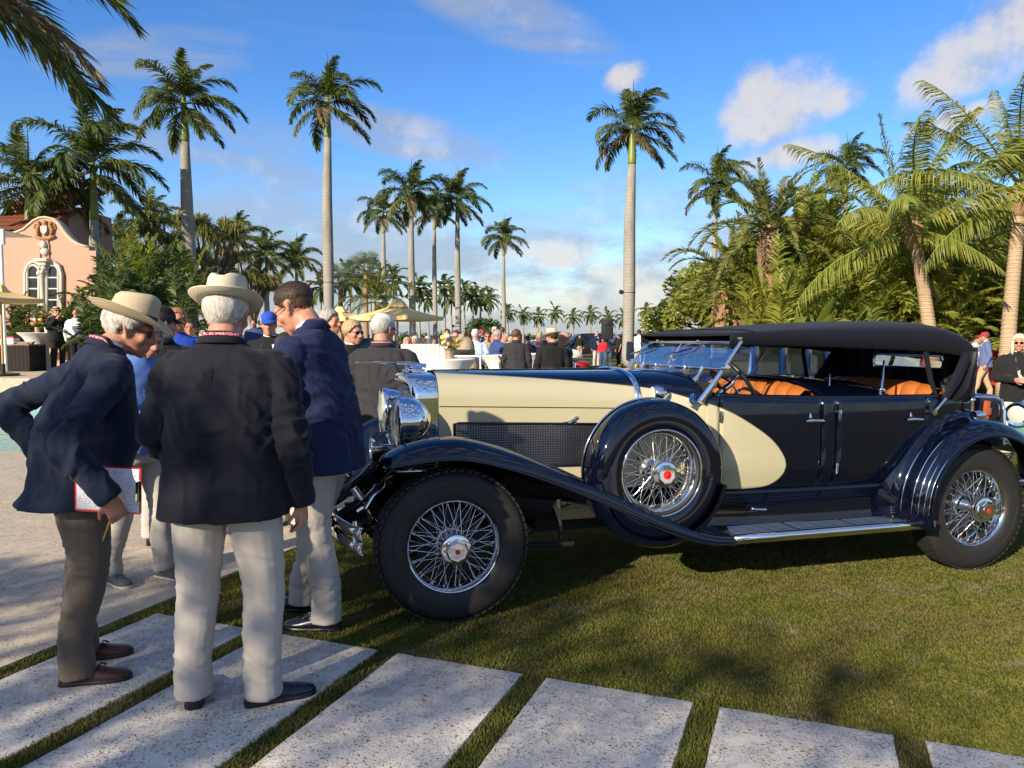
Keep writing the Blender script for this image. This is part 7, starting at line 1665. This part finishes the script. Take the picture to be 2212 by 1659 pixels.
    # loudspeaker on a stand
    c = at(1312, 712, 30); root = empty('loudspeaker', (c.x, 30, 0), label='black loudspeaker on a stand beside the tall palm', cat='speaker'); b = MB(); b.box((0, 0, c.z), (.42, .36, .76), bevel=.03); ca = b.build('cabinet', M['matte_black'], root); b = MB(); b.tube([(0, 0, .0), (0, 0, c.z - .36)], .02, 8); b.build('pole', M['matte_black'], root)
    for k in range(3): b = MB(); b.tube([(0, 0, .55), (math.cos(k * 2.1) * .4, math.sin(k * 2.1) * .4, .0)], .015, 6); b.build('leg', M['matte_black'], root)
    b = MB(); b.lathe([(.15, 0), (.14, .01), (.05, .02), (0, .02)], 20, 'y', (0, -.185, c.z - .12)); b.build('woofer', M['black'], ca, smooth=40); b = MB(); b.box((0, -.183, c.z + .22), (.24, .01, .16), bevel=.004); b.build('horn', M['black'], ca)
    # red draped table by the crotons
    xr = X(2105, 21.8); root = empty('red_table', (xr, 21.8, 0), label='table under a red cloth before the croton bed', cat='table'); b = MB(); n = 40
    b.box((0, 0, .74), (1.5, .7, .04)); b.grid([[(-.76 + 1.52 * i / n, -.36 - .012 * math.sin(i * 1.3), z) for z in (.28, .76)] for i in range(n + 1)]); b.poly([(.76, -.36, .28), (.76, .36, .28), (.76, .36, .76), (.76, -.36, .76)]); b.build('cloth', M['red_cloth'], root, smooth=30)
    for sx in (-1, 1):
        for sy in (-1, 1): b = MB(); b.tube([(sx * .65, sy * .3, 0), (sx * .65, sy * .3, .73)], .02, 6); b.build('leg', M['black'], root)
furniture()

# ------------------------------------------------------------------ other vehicles
def loft_car(name, loc, rz, label, paint, L=4.6, W=1.8, H=1.45, style='saloon', glass=None, detail=True, hood_up=False):
    """side profile lofted across the width; wheels, windows, lamps and bumpers as parts"""
    root = empty(name, (loc[0], loc[1], 0), rz, label, 'car'); hw_ = W / 2
    if style == 'suv': prof = [(-L / 2, .45), (-L / 2, .95), (-L / 2 + .15, 1.05), (-L * .22, 1.12)]; cab = [(-L * .24, 1.10), (-L * .12, H - .04), (L * .38, H), (L / 2 - .10, H - .12), (L / 2 - .02, 1.10)]
    elif style == 'fast': prof = []; cab = [(-L * .16, .88), (-L * .02, H - .03), (L * .10, H), (L * .30, H - .14), (L * .44, .92)]
    else: prof = []; cab = [(-L * .18, .92), (-L * .05, H - .02), (L * .15, H), (L * .27, H - .10), (L * .36, .95)]
    belt_ = 1.10 if style == 'suv' else .92
    secs = [(-L / 2, .62, .42, .62), (-L / 2 + .10, .76, .34, .86), (-L * .35, .86, .30, .94), (-L * .2, belt_ * .97, .30, .98), (0, belt_, .30, 1.0), (L * .3, belt_, .30, 1.0), (L * .42, belt_ * .97, .34, .94), (L / 2 - .04, belt_ * .86, .40, .86), (L / 2, .66, .46, .70)]
    S_ = catmull([list(s) for s in secs], 4); b = MB(); rows = []
    for (x, zt, zb_, k) in S_:
        w = hw_ * k; rows.append([(x, -w * .86, zb_), (x, -w * .98, zb_ + .08), (x, -w, (zb_ + zt) / 2), (x, -w * .97, zt - .10), (x, -w * .88, zt - .02), (x, -w * .5, zt + .02), (x, 0, zt + .03), (x, w * .5, zt + .02), (x, w * .88, zt - .02), (x, w * .97, zt - .10), (x, w, (zb_ + zt) / 2), (x, w * .98, zb_ + .08), (x, w * .86, zb_)])
    b.rings(rows); b.build('body', paint, root, smooth=45)
    # glasshouse: dark glass with painted roof
    C_ = catmull([list(c) for c in cab], 4); b = MB(); rows = []
    for (x, z) in C_:
        f = (z - cab[0][1]) / (H - cab[0][1] + 1e-6); w0 = hw_ * .90; w1 = hw_ * .72; zz = max(z, belt_ - .02); w = w0 * (1 - max(0, f)) + w1 * max(0, f); rows.append([(x, -w0, belt_ - .03), (x, -(w0 * .35 + w * .65), (belt_ + zz) / 2), (x, -w, zz), (x, 0, zz + .02), (x, w, zz), (x, w0 * .35 + w * .65, (belt_ + zz) / 2), (x, w0, belt_ - .03)])
    b.rings(rows); b.build('glasshouse', M['darkglass'], root, smooth=50)
    xa, xb = cab[1][0], (cab[-2][0] if style != 'fast' else cab[2][0] + .1); b = MB(); rows = []
    for x in np.linspace(xa - .05, xb + .05, 8): w = hw_ * .74; z = float(np.interp(x, [c[0] for c in C_], [c[1] for c in C_])) + .012; rows.append([(x, -w, z - .05), (x, -w * .9, z + .005), (x, 0, z + .03), (x, w * .9, z + .005), (x, w, z - .05)])
    b.grid(rows); thicken(b.build('roof', paint, root, smooth=60), .03)
    for s in (-1, 1):
        for (xp, xq) in ((cab[0][0] + .05, cab[1][0]), ((xa + xb) / 2, (xa + xb) / 2 + .02), (cab[-1][0] - .05, cab[-2][0])): b = MB(); b.tube([(xp, s * hw_ * .895, belt_), (xq, s * hw_ * .745, float(np.interp(xq, [c[0] for c in C_], [c[1] for c in C_])))], .035, 6); b.build('pillar', paint, root, smooth=60)
        for x in (-L * .30, L * .30):
            w = empty('wheel'); w.parent = root; w.location = (x, s * hw_ * .90, .34); b = MB(); b.lathe([(.20, -.11), (.30, -.11), (.34, -.07), (.34, .07), (.30, .11), (.20, .11)], 24, 'y', loop=True); b.build('tyre', M['rubber'], w, smooth=40); b = MB(); b.lathe([(.20, s * .06), (.19, s * .09), (.05, s * .10), (0, s * .10)], 20, 'y'); b.build('hub_cap', M['chrome'], w, smooth=40)
        b = MB(); b.ball((-L / 2 + .06, s * hw_ * .62, .70), (.06, .13, .10), 12, 8); b.build('headlight', M['lens'], root, smooth=60); b = MB(); b.box((L / 2 - .02, s * hw_ * .62, .75), (.05, .16, .12), bevel=.02); b.build('tail_light', M['red_enamel'], root)
    for x in (-L / 2 - .05, L / 2 + .05): b = MB(); b.box((x, 0, .48), (.12, W * .94, .12), bevel=.04); b.build('bumper', M['chrome'] if style != 'suv' else M['black'], root)
    if hood_up: b = MB(); b.prism([(-L * .22, -hw_ * .7, .95), (-L * .22, hw_ * .7, .95), (-L * .10 - .9, hw_ * .65, 1.75), (-L * .10 - .9, -hw_ * .65, 1.75)], (.02, 0, .03)); b.build('raised_hood', paint, root, smooth=0)
    return root
M['teal_paint'] = m_paint('teal_paint', (.02, .14, .20)); M['red_paint'] = m_paint('red_paint', (.50, .012, .012)); M['mint_paint'] = m_paint('mint_green_paint', (.10, .26, .20)); M['white_car'] = m_paint('white_car_paint', (.72, .72, .70)); M['royal_paint'] = m_paint('royal_navy_paint', (.006, .022, .095)); M['cream_hide'] = m_plain('cream_hide', (.52, .46, .36), .6)
def vehicles():
    X = lambda px, d: (px - 1106) / FPX * d
    loft_car('coupe', (X(938, 30), 30), R(78), 'teal coupe parked beyond the white buffet', M['teal_paint'], 4.4, 1.75, 1.42)
    loft_car('sports_car', (X(968, 37), 37), R(160), 'red sports car with raised hood behind the teal coupe', M['red_paint'], 4.4, 1.85, 1.20, 'fast', hood_up=True)
    loft_car('saloon', (X(890, 36), 36), R(20), 'dark saloon parked behind the teal coupe', M['black'], 4.7, 1.8, 1.5); loft_car('saloon', (X(790, 34), 34), R(60), 'dark saloon parked under the parasol edge', M['black'], 4.7, 1.8, 1.5)
    loft_car('suv', (X(1262, 62), 62), R(10), 'black sport utility vehicle parked on the far lawn', M['black'], 5.0, 2.0, 1.85, 'suv'); loft_car('suv', (X(1350, 58), 58), R(5), 'dark sport utility vehicle behind the tall palm', M['black'], 4.9, 1.95, 1.8, 'suv'); loft_car('saloon', (X(1165, 45), 45), R(15), 'white saloon parked behind the crowd', M['white_car'], 4.6, 1.8, 1.45); loft_car('roadster', (X(1150, 26), 26), R(70), 'teal blue roadster behind the fedora man', M['teal_paint'], 4.0, 1.6, 1.25, 'fast'); loft_car('saloon', (X(1500, 60), 60), R(30), 'red saloon parked behind the canvas top', M['red_paint'], 4.6, 1.8, 1.75)
    # mint 1950s car nosing in at the right: wing, round headlamp, chrome bumper
    root = empty('mint_sedan', (7.45, 8.74, 0), R(35), 'mint green 1950s sedan nosing in behind the trunk', 'car'); b = MB(); rows = []
    for (x, zt, k) in ((-2.2, .78, .80), (-2.12, .92, .93), (-1.9, 1.02, .98), (-1.4, 1.06, 1.0), (-.6, 1.08, 1.0), (.5, 1.06, 1.0), (1.6, 1.0, .97), (2.2, .92, .88), (2.4, .8, .75)):
        w = .86 * k; rows.append([(x, -w * .8, .32), (x, -w, .45), (x, -w * 1.02, .70), (x, -w * .97, zt - .12), (x, -w * .82, zt - .01), (x, -w * .62, zt - .05), (x, -w * .40, zt - .01), (x, 0, zt + .03), (x, w * .40, zt - .01), (x, w * .62, zt - .05), (x, w * .82, zt - .01), (x, w * .97, zt - .12), (x, w * 1.02, .70), (x, w, .45), (x, w * .8, .32)])
    b.rings(rows); subsurf(b.build('body', M['mint_paint'], root, smooth=180), 1)
    for s in (-1, 1):
        b = MB(); b.lathe([(.085, -2.235), (.115, -2.24), (.125, -2.225), (.125, -2.16), (.12, -2.1)], 28, 'x', (0, s * .66, .80)); hl = b.build('headlight', M['chrome'], root, smooth=50); b = MB(); b.lathe([(.09, -2.235), (.06, -2.25), (0, -2.255)], 24, 'x', (0, s * .66, .80)); b.build('lens', M['lens'], hl, smooth=60)
        for x in (-1.35, 1.4):
            w = empty('wheel'); w.parent = root; w.location = (x, s * .78, .34); b = MB(); b.lathe([(.20, -.10), (.30, -.10), (.34, -.06), (.34, .06), (.30, .10), (.20, .10)], 28, 'y', loop=True); b.build('tyre', M['rubber'], w, smooth=40); b = MB(); b.lathe([(.20, s * .06), (.17, s * .10), (0, s * .11)], 20, 'y'); b.build('hub_cap', M['chrome'], w, smooth=40)
    b = MB(); b.tube(catmull([(-2.0, -.95, .50), (-2.28, -.80, .50), (-2.38, -.4, .50), (-2.40, 0, .50), (-2.38, .4, .50), (-2.28, .80, .50), (-2.0, .95, .50)], 5), .085, 10, flat=.7); b.build('bumper', M['chrome'], root, smooth=60)
    for s in (-1, 1): b = MB(); b.lathe([(0, .40), (.05, .42), (.055, .58), (.04, .66), (0, .68)], 14, 'z', (-2.42, s * .45, 0)); b.build('bumper_guard', M['chrome'], root, smooth=60)
    for k in range(9): b = MB(); y = -.32 + .08 * k; b.box((-2.235, y, .66), (.03, .022, .22), bevel=.008); b.build('grille_tooth', M['chrome'], root)
    b = MB(); b.rings([[(x, -.70 * k, 1.02), (x, -.58 * k, z), (x, 0, z + .04), (x, .58 * k, z), (x, .70 * k, 1.02)] for x, z, k in ((-.75, 1.06, 1), (-.2, 1.46, .95), (.7, 1.52, .95), (1.4, 1.06, .95))]); b.build('glasshouse', M['darkglass'], root, smooth=50)
    b = MB(); b.grid([[(x, y, z + .015 - .05 * (y / .58) ** 2) for y in (-.58, -.3, 0, .3, .58)] for x, z in ((-.22, 1.50), (.2, 1.545), (.75, 1.545), (.95, 1.45))]); thicken(b.build('roof', M['mint_paint'], root, smooth=180), .04)
    # navy and cream classic standing right behind
    root = empty('classic_saloon', (1.15, 7.7, 0), R(50), 'navy 1930s saloon with cream fenders standing behind the touring car', 'car')
    def p(name, mb, mat, sm=50): return mb.build(name, M[mat], root, smooth=sm)
    b = MB(); rows = []
    for x, w, zt in ((-.35, .30, 1.16), (0, .33, 1.20), (.8, .40, 1.20), (1.25, .46, 1.20), (1.45, .58, 1.19)): rows.append([(x, -w, .62), (x, -w, 1.0), (x, -w * .92, zt - .08), (x, -w * .5, zt - .005), (x, 0, zt), (x, w * .5, zt - .005), (x, w * .92, zt - .08), (x, w, 1.0), (x, w, .62)])
    b.grid(rows); p('hood', b, 'royal_paint', 180)
    b = MB(); b.box((2.7, 0, .86), (2.6, 1.42, .56), bevel=.06); p('lower_body', b, 'royal_paint')
    for s in (-1, 1):
        for (x0, x1) in ((1.45, 1.56), (2.28, 2.40), (3.10, 3.22), (3.85, 3.98)): b = MB(); b.box(((x0 + x1) / 2, s * .68, 1.36), (x1 - x0, .06, .50), bevel=.01); p('pillar', b, 'royal_paint')
        for (x0, x1) in ((1.56, 2.28), (2.40, 3.10), (3.22, 3.85)): b = MB(); b.poly([(x0, s * .675, 1.14), (x1, s * .675, 1.14), (x1, s * .67, 1.60), (x0, s * .67, 1.60)]); p('side_window', b, 'glass', 0)
        pr = [(-.55, .72), (-.45, .95), (-.15, 1.02), (.15, .98), (.55, .78), (.95, .56), (1.3, .42)]; P_ = catmull(pr, 5); b = MB(); b.grid([[(x, s * .46, z - .10), (x, s * .55, z - .01), (x, s * .70, z + .02), (x, s * .84, z - .03), (x, s * .88, z - .14)] for x, z in P_]); thicken(p('front_fender', b, 'cream', 180), .02)
        P_ = [(3.4 + math.cos(t) * .55, .42 + math.sin(t) * .56) for t in np.linspace(PI * 1.02, -.05, 18)]; b = MB(); b.grid([[(x, s * .62, z), (x, s * .76, z + .02), (x, s * .86, z - .03)] for x, z in P_]); thicken(p('rear_fender', b, 'cream', 180), .02)
        b = MB(); b.box((2.1, s * .78, .38), (1.7, .22, .05), bevel=.015); p('running_board', b, 'royal_paint')
        b = MB(); b.lathe([(.0, -.09), (.12, -.08), (.13, -.05), (.12, 0), (.06, .10), (0, .13)], 24, 'x', (-.42, s * .38, 1.0)); p('headlamp', b, 'chrome', 60)
        for x in (0, 3.4):
            w = empty('wheel'); w.parent = root; w.location = (x, s * .70, .40); b = MB(); b.lathe([(.27, -.08), (.36, -.08), (.40, -.04), (.40, .04), (.36, .08), (.27, .08)], 28, 'y', loop=True); b.build('tyre', M['rubber'], w, smooth=40); b = MB(); b.lathe([(.27, s * .03), (.2, s * .06), (.08, s * .09), (0, s * .09)], 24, 'y'); b.build('disc', M['cream'], w, smooth=40)
    b = MB(); b.grid([[(x, y, z - .07 * (y / .70) ** 2) for y in np.linspace(-.70, .70, 9)] for x, z in ((1.42, 1.60), (1.6, 1.66), (2.5, 1.70), (3.5, 1.68), (3.9, 1.60), (4.02, 1.45))]); thicken(p('roof', b, 'royal_paint', 180), .04)
    b = MB(); b.box((2.75, 0, 1.0), (.20, 1.2, .62), bevel=.05); p('front_seat', b, 'cream_hide'); b = MB(); b.box((3.70, 0, 1.05), (.22, 1.2, .65), bevel=.05); p('rear_seat', b, 'cream_hide'); b = MB(); b.box((3.99, 0, 1.2), (.06, 1.36, .85), bevel=.02); p('rear_wall', b, 'royal_paint')
    b = MB(); b.box((-.38, 0, .90), (.10, .60, .60), bevel=.04); p('radiator', b, 'chrome'); b = MB(); b.lathe([(0, 1.19), (.05, 1.19), (.05, 1.24), (.03, 1.26), (.025, 1.42), (.035, 1.46), (0, 1.50)], 14, 'z', (-.36, 0, 0)); p('glass_mascot', b, 'glass'); b = MB(); b.tube([(1.42, -.66, 1.18), (1.50, -.66, 1.60), (1.50, .66, 1.60), (1.42, .66, 1.18)], .02, 6); p('windscreen_frame', b, 'chrome')
    b = MB(); b.poly([(1.43, -.65, 1.2), (1.43, .65, 1.2), (1.50, .65, 1.59), (1.50, -.65, 1.59)]); p('windscreen', b, 'glass', 0)
    # two motorcycles among the tables
    def bike(x, y, rz, label, col):
        root = empty('motorcycle', (x, y, 0), rz, label, 'motorcycle', 'motorcycles among the tables')
        for xx in (-.70, .70):
            w = empty('wheel'); w.parent = root; w.location = (xx, 0, .33); b = MB(); b.lathe([(.26, -.05), (.31, -.05), (.33, 0), (.31, .05), (.26, .05)], 28, 'y', loop=True); b.build('tyre', M['rubber'], w, smooth=40); b = MB()
            for k in range(12): a = k * PI / 6; b.tube([(0, 0, 0), (math.cos(a) * .27, 0, math.sin(a) * .27)], .006, 4)
            b.build('spokes', M['chrome'], w); b = MB(); b.grid([[(math.cos(t) * .37, yy, math.sin(t) * .37) for yy in (-.06, 0, .06)] for t in np.linspace(.3, PI - .2, 10)]); thicken(b.build('mudguard', M[col], w, smooth=180), .01)
        b = MB(); b.ball((-.08, 0, .86), (.30, .13, .13), 16, 10); b.build('tank', M[col], root, smooth=60); b = MB(); b.box((.42, 0, .80), (.55, .22, .10), bevel=.04); b.build('seat', M['black_leather'], root); b = MB(); b.box((0, 0, .48), (.42, .26, .36), bevel=.06); b.lathe([(.09, -.2), (.09, .2)], 14, 'y', (-.05, 0, .68), cap0=True, cap1=True); b.build('engine', M['spoke'], root)
        for s in (-1, 1): b = MB(); b.tube([(-.70, s * .07, .33), (-.50, s * .07, .95)], .02, 8); b.build('fork', M['chrome'], root)
        b = MB(); b.tube(catmull([(-.28, -.38, 1.02), (-.45, -.2, 1.06), (-.47, 0, 1.02), (-.45, .2, 1.06), (-.28, .38, 1.02)], 4), .014, 6); b.build('handlebar', M['chrome'], root); b = MB(); b.lathe([(0, -.08), (.09, -.06), (.10, 0), (.05, .10), (0, .12)], 18, 'x', (-.62, 0, .92)); b.build('headlamp', M['chrome'], root, smooth=60); b = MB(); b.tube(catmull([(.0, -.15, .45), (.3, -.17, .28), (.95, -.17, .30)], 4), .035, 8); b.build('exhaust', M['chrome'], root)
    bike(X(1056, 20.5), 20.5, 2.3, 'black motorcycle parked beside the flower table', 'black'); bike(X(1262, 20), 20.0, .9, 'red and black motorcycle behind the bald man', 'red_paint')
vehicles()

# ------------------------------------------------------------------ the crowd
def crowd():
    X = lambda px, d: (px - 1106) / FPX * d; W = M
    base = dict(trousers=W['stone_chino'], shoes=W['black_leather'])
    def P(px, d, h, fx, fy, label, pose=None, vox=.018, group=None, bz=0.0, bulk=1.0, **lk):
        l = dict(base); l.update(lk); return person((X(px, d), d), face(fx, fy), h, label, l, pose, vox, group, bulk, int(px * 7 + d), bz)
    # right behind the first group
    P(352, 5.9, 1.84, -.2, .9, 'person in black cap seen between the straw hats', jacket=W['black_wool'], hat=('cap', W['black_cotton'], None), hair=W['hair_dark'], pose=dict(head=(.05, -.9, 0)), bz=.014)
    P(386, 8.4, 1.93, .5, -.85, 'bearded ginger man with glasses in blue shirt beside the pool', shirt=W['royal_cotton'], hair=W['hair_ginger'], hairtop=1.03, beard=W['hair_ginger'], glasses=True, pose=dict(head=(0, -.2, 0)), bz=.014)
    P(412, 11.5, 1.88, .3, -.9, 'dark haired man with glasses in pale jacket, far side of the deck', jacket=W['cream_cotton'], hair=W['hair_dark'], skin=W['skin_tan'], glasses=True, bz=.014)
    P(583, 8.6, 1.90, .1, -1, 'smiling man in royal blue cap and black jacket', jacket=W['black_wool'], hat=('cap', W['royal_cotton'], None), hair=W['hair_grey'], pose=dict(head=(.05, .1, 0)))
    P(622, 6.4, 1.66, .5, .8, 'man in black jacket half hidden behind the blue blazer', jacket=W['black_wool'], hair=W['hair_dark'])
    P(550, 24, 2.0, 0, -1, 'far person in dark blue shirt under the parasol', shirt=W['midblue_wool'], hair=W['hair_dark'], bz=.2); P(566, 25, 2.0, 0, 1, 'far person in navy jacket under the parasol', jacket=W['navy_wool'], hair=W['hair_brown'], bz=.2)
    P(712, 8.0, 1.92, .9, -.25, 'man with cropped grey hair beside the blue blazer, facing sideways', jacket=W['charcoal_wool'], hair=W['hair_grey'], hairtop=1.02, strands=(900, .015), vox=.015)
    P(762, 7.9, 1.80, .75, -.55, 'sandy haired man in sunglasses and dark jacket with red tie', jacket=W['black_wool'], hair=W['hair_blond'], hairtop=1.05, curl=.004, strands=(900, .03), sunglasses=True, tie=W['red_cotton'], vox=.015, pose=dict(head=(.10, .1, 0)))
    P(829, 6.6, 1.82, .12, 1.0, 'man in charcoal suit and white cap seen from behind', jacket=W['charcoal_wool'], trousers=W['grey_trousers'], hair=W['hair_white'], hairtop=1.02, hat=('cap', W['white_cotton'], None), hat_z=.045, lanyard=True, vox=.013, bulk=1.12, belly=.04, front=False, pose=dict(head=(.1, -.5, 0)))
    # across the pool
    P(126, 22.2, 1.85, .75, -.6, 'man in straw boater and dark suit drinking beside the pool buffet', jacket=W['black_wool'], trousers=W['black_wool'], tie=W['midblue_wool'], hat=('boater', W['straw'], W['black_cotton']), hair=W['hair_grey'], sunglasses=True, pose=dict(armR='up', armL='bent'), bz=.65)
    P(168, 21.2, 1.74, -.2, 1, 'bald man in white shirt seen from behind across the pool', shirt=W['white_shirt'], trousers=W['black_wool'], skin=W['skin'], bulk=1.05, bz=.65)
    # by the buffet
    gS = 'people seated behind the white buffet'
    for i, (px, d, hr, top, nm, long) in enumerate([(880, 17.8, 'hair_blond', 'white_shirt', 'curly blond woman in white behind the buffet', .06), (897, 18.6, 'hair_white', 'grey_cotton', 'white haired person in grey behind the buffet', 0), (912, 18.8, 'hair_brown', 'pink', 'brown haired woman in pink behind the buffet', .06), (925, 18.9, 'hair_plat', 'white_shirt', 'pale blond person in white behind the buffet', .03), (938, 18.4, 'hair_dark', 'black_wool', 'dark haired woman in black vest behind the buffet', .05), (951, 19.5, 'hair_brown', 'white_shirt', 'brown haired waiter in white behind the buffet', 0)]):
        P(px, d, 1.62 + .03 * (i % 2), .3 * (-1) ** i, -1, nm, shirt=W[top], hair=W[hr], long=long, hairtop=1.1, curl=.008, vox=.022)
    P(963, 33, 2.0, .4, -.8, 'waiter in white shirt and black vest beside the red sports car', shirt=W['white_shirt'], trousers=W['black_wool'], hair=W['hair_dark'], pose=dict(lean=.2)); P(974, 33.5, 2.0, -.6, .6, 'man in black shirt leaning over the red sports car', shirt=W['black_cotton'], trousers=W['black_wool'], hair=W['hair_dark'], pose=dict(lean=.3))
    P(984, 16.4, 1.76, .8, -.3, 'tanned man in dark vest behind the stone beast', jacket=W['black_wool'], inner=W['red_cotton'], hair=W['hair_brown'], skin=W['skin_tan'])
    P(1027, 17.5, 1.80, .1, 1, 'man in pale blue shirt and white cap seen from behind', shirt=W['ltblue_shirt'], trousers=W['black_wool'], hat=('cap', W['white_cotton'], None), hair=W['hair_white'], bulk=1.1)
    P(1053, 19.5, 1.76, .1, -1, 'man in tan blazer and sunglasses holding a camera', jacket=W['tan_wool'], inner=W['ltblue_shirt'], hair=W['hair_brown'], sunglasses=True, pose=dict(armL='bent', armR='bent'))
    P(1076, 18.6, 1.80, .6, .4, 'man in mid blue blazer beside the cocktail table', jacket=W['midblue_wool'], hair=W['hair_grey'], bulk=1.05, pose=dict(head=(.2, 0, 0)))
    P(1094, 20.5, 1.72, -.5, -.6, 'grey haired man in blue jacket behind the mid blue blazer', jacket=W['midblue_wool'], hair=W['hair_grey']); P(1104, 19.8, 1.64, .2, 1, 'short person in dark blue with blond hair seen from behind', jacket=W['navy_wool'], hair=W['hair_blond'], curl=.008)
    P(1116, 16.2, 1.79, .05, 1, 'dark haired man in charcoal jacket seen from behind', jacket=W['charcoal_wool'], trousers=W['grey_trousers'], hair=W['hair_brown'], front=False, pose=dict(head=(.1, -.7, 0)))
    P(1192, 14.0, 1.75, -.15, 1, 'man in black suit and pale fedora seen from behind', jacket=W['black_wool'], trousers=W['black_wool'], hat=('panama', W['straw_pale'], W['brown_ribbon']), hair=W['hair_dark'], bulk=1.08, front=False, pose=dict(head=(.1, .8, 0)), vox=.016)
    P(1219, 14.3, 1.72, -.85, -.15, 'bald man with sunglasses in dark navy jacket', jacket=W['navy_wool'], trousers=W['navy_wool'], sunglasses=True, skin=W['skin'], vox=.016, pose=dict(head=(.1, -.2, 0)))
    P(1140, 24, 1.66, -.2, -1, 'old man in dark suit and cap sitting in the roadster', jacket=W['black_wool'], tie=W['red_cotton'], hat=('cap', W['navy_wool'], None), hair=W['hair_white']); P(1163, 28, 1.80, -.6, .4, 'woman in pink dress behind the fedora man', shirt=W['pink'], skirt=W['pink'], trousers=None, hair=W['hair_blond'], long=.08, hem=.97)
    P(1085, 30, 2.02, .2, 1, 'man in salmon pink shirt in the far crowd', shirt=W['pink'], hair=W['hair_brown']); P(1068, 31, 2.0, .6, -.6, 'person in pink shirt and straw hat in the far crowd', shirt=W['pink'], hat=('panama', W['straw_pale'], W['red_cotton']), hair=W['hair_white']); P(1040, 29, 1.92, -.6, -.6, 'man in red cap in the far crowd', jacket=W['navy_wool'], hat=('cap', W['red_cotton'], None), hair=W['hair_grey']); P(1030, 33, 2.0, .5, .6, 'man in navy jacket in the far crowd', jacket=W['navy_wool'], hair=W['hair_dark'])
    P(1288, 42, 1.98, .3, -.8, 'man in dark blazer and pale trousers walking on the far lawn', jacket=W['navy_wool'], hair=W['hair_grey']); P(1302, 40, 1.60, -.3, -.8, 'person in red shirt beside the loudspeaker stand', shirt=W['red_cotton'], trousers=W['midblue_wool'], hair=W['hair_dark'])
    P(1336, 44, 1.80, -.9, -.2, 'man in black shirt standing left of the tall palm', shirt=W['black_cotton'], trousers=W['black_cotton'], hair=W['hair_dark'], skin=W['skin_tan'], sleeve=.5); P(1380, 36, 1.98, .2, .9, 'man in white shirt and black cap right of the tall palm', shirt=W['white_shirt'], hat=('cap', W['black_cotton'], None), hair=W['hair_dark']); P(1397, 37, 2.02, .6, -.6, 'man in grey shirt and cap right of the tall palm', shirt=W['grey_cotton'], hat=('cap', W['black_cotton'], None), hair=W['hair_dark']); P(1252, 55, 1.8, .3, -.8, 'person in dark shirt and khaki trousers beside the black vehicle', shirt=W['black_cotton'], trousers=W['khaki'], hair=W['hair_dark'])
    # right edge
    P(2128, 20.9, 1.76, -.85, .25, 'man in red cap, blue check blazer and khaki trousers at the red table', jacket=W['plaid'], trousers=W['khaki'], shoes=W['brown_leather'], hat=('cap', W['red_cotton'], None), hair=W['hair_brown'], vox=.014, pose=dict(feet=[(-.10, .28, .1), (.10, -.16, -.1)], lean=.05, armR=((.27, .02, 1.13), (.16, .22, .96))))
    P(2103, 22.3, 1.70, .5, -.8, 'man in pale blue shirt and sunglasses behind the red table', shirt=W['ltblue_shirt'], sunglasses=True, hair=W['hair_dark'], lanyard='front', vox=.014, pose=dict(lean=.15, head=(.2, 0, 0), armL='bent', armR='bent'))
    P(2200, 10.3, 1.66, -.25, -.95, 'woman with long pale hair and sunglasses in black track jacket', jacket=W['black_cotton'], inner=W['cream_cotton'], trousers=W['cream_cotton'], hair=W['hair_plat'], long=.13, hairtop=1.12, sunglasses=True, hem=.80, vox=.013, pose=dict(armL='bent', armR='bent', head=(0, -.35, 0)))
crowd()
finish_soft()

# ------------------------------------------------------------------ far waterfront
def far_side():
    c = at(1420, 712, 420); root = empty('tower_block', (c.x, 420, 0), label='white apartment tower on the far shore', cat='building'); b = MB(); b.box((0, 0, 5.0), (7.5, 6, 10), bevel=.1); wl = b.build('wall', m_plain('white_concrete', (.72, .70, .66), .8), root); b = MB(); b.box((1.6, 0, 10.6), (3.5, 4, 1.4)); b.build('penthouse', M['white_paint'], root)
    for i in range(6):
        for j in range(7): b = MB(); b.box((-3.1 + 1.24 * i, -3.02, 1.4 + 1.25 * j), (.62, .06, .62)); b.build('window', M['darkglass'], root)
    c = at(1413, 712, 300)
    for (px, d, w, h, mat, lb) in ((1415, 300, 4.0, 2.2, 'white_paint', 'small white waterfront pavilion with green cupola'),):
        c = at(px - 0, 720, d); root = empty('waterfront_pavilion', (at(1413, 720, d).x, d, 0), label=lb, cat='building'); b = MB(); b.box((0, 0, h), (w, 3, h * 2)); b.build('wall', M[mat], root); b = MB(); b.lathe([(w * .62, 2 * h), (w * .3, 2 * h + 1.2), (.1, 2 * h + 2.4)], 8, 'z'); b.build('cupola', M['mint_paint'], root, smooth=0)
    rs = np.random.RandomState(3); b = MB()
    for i in range(240):
        x = rs.uniform(-280, 260); leaf_cloud(b, rs, (x, 330 + rs.uniform(-20, 20), 1.2), (rs.uniform(5, 11), 4, rs.uniform(1.2, 3.2)), 70, .9)
    b.build('far_treeline', M['dark_leaf'], smooth=0, fixn=False, label='low dark line of trees on the far shore', cat='trees', kind='stuff')
far_side()
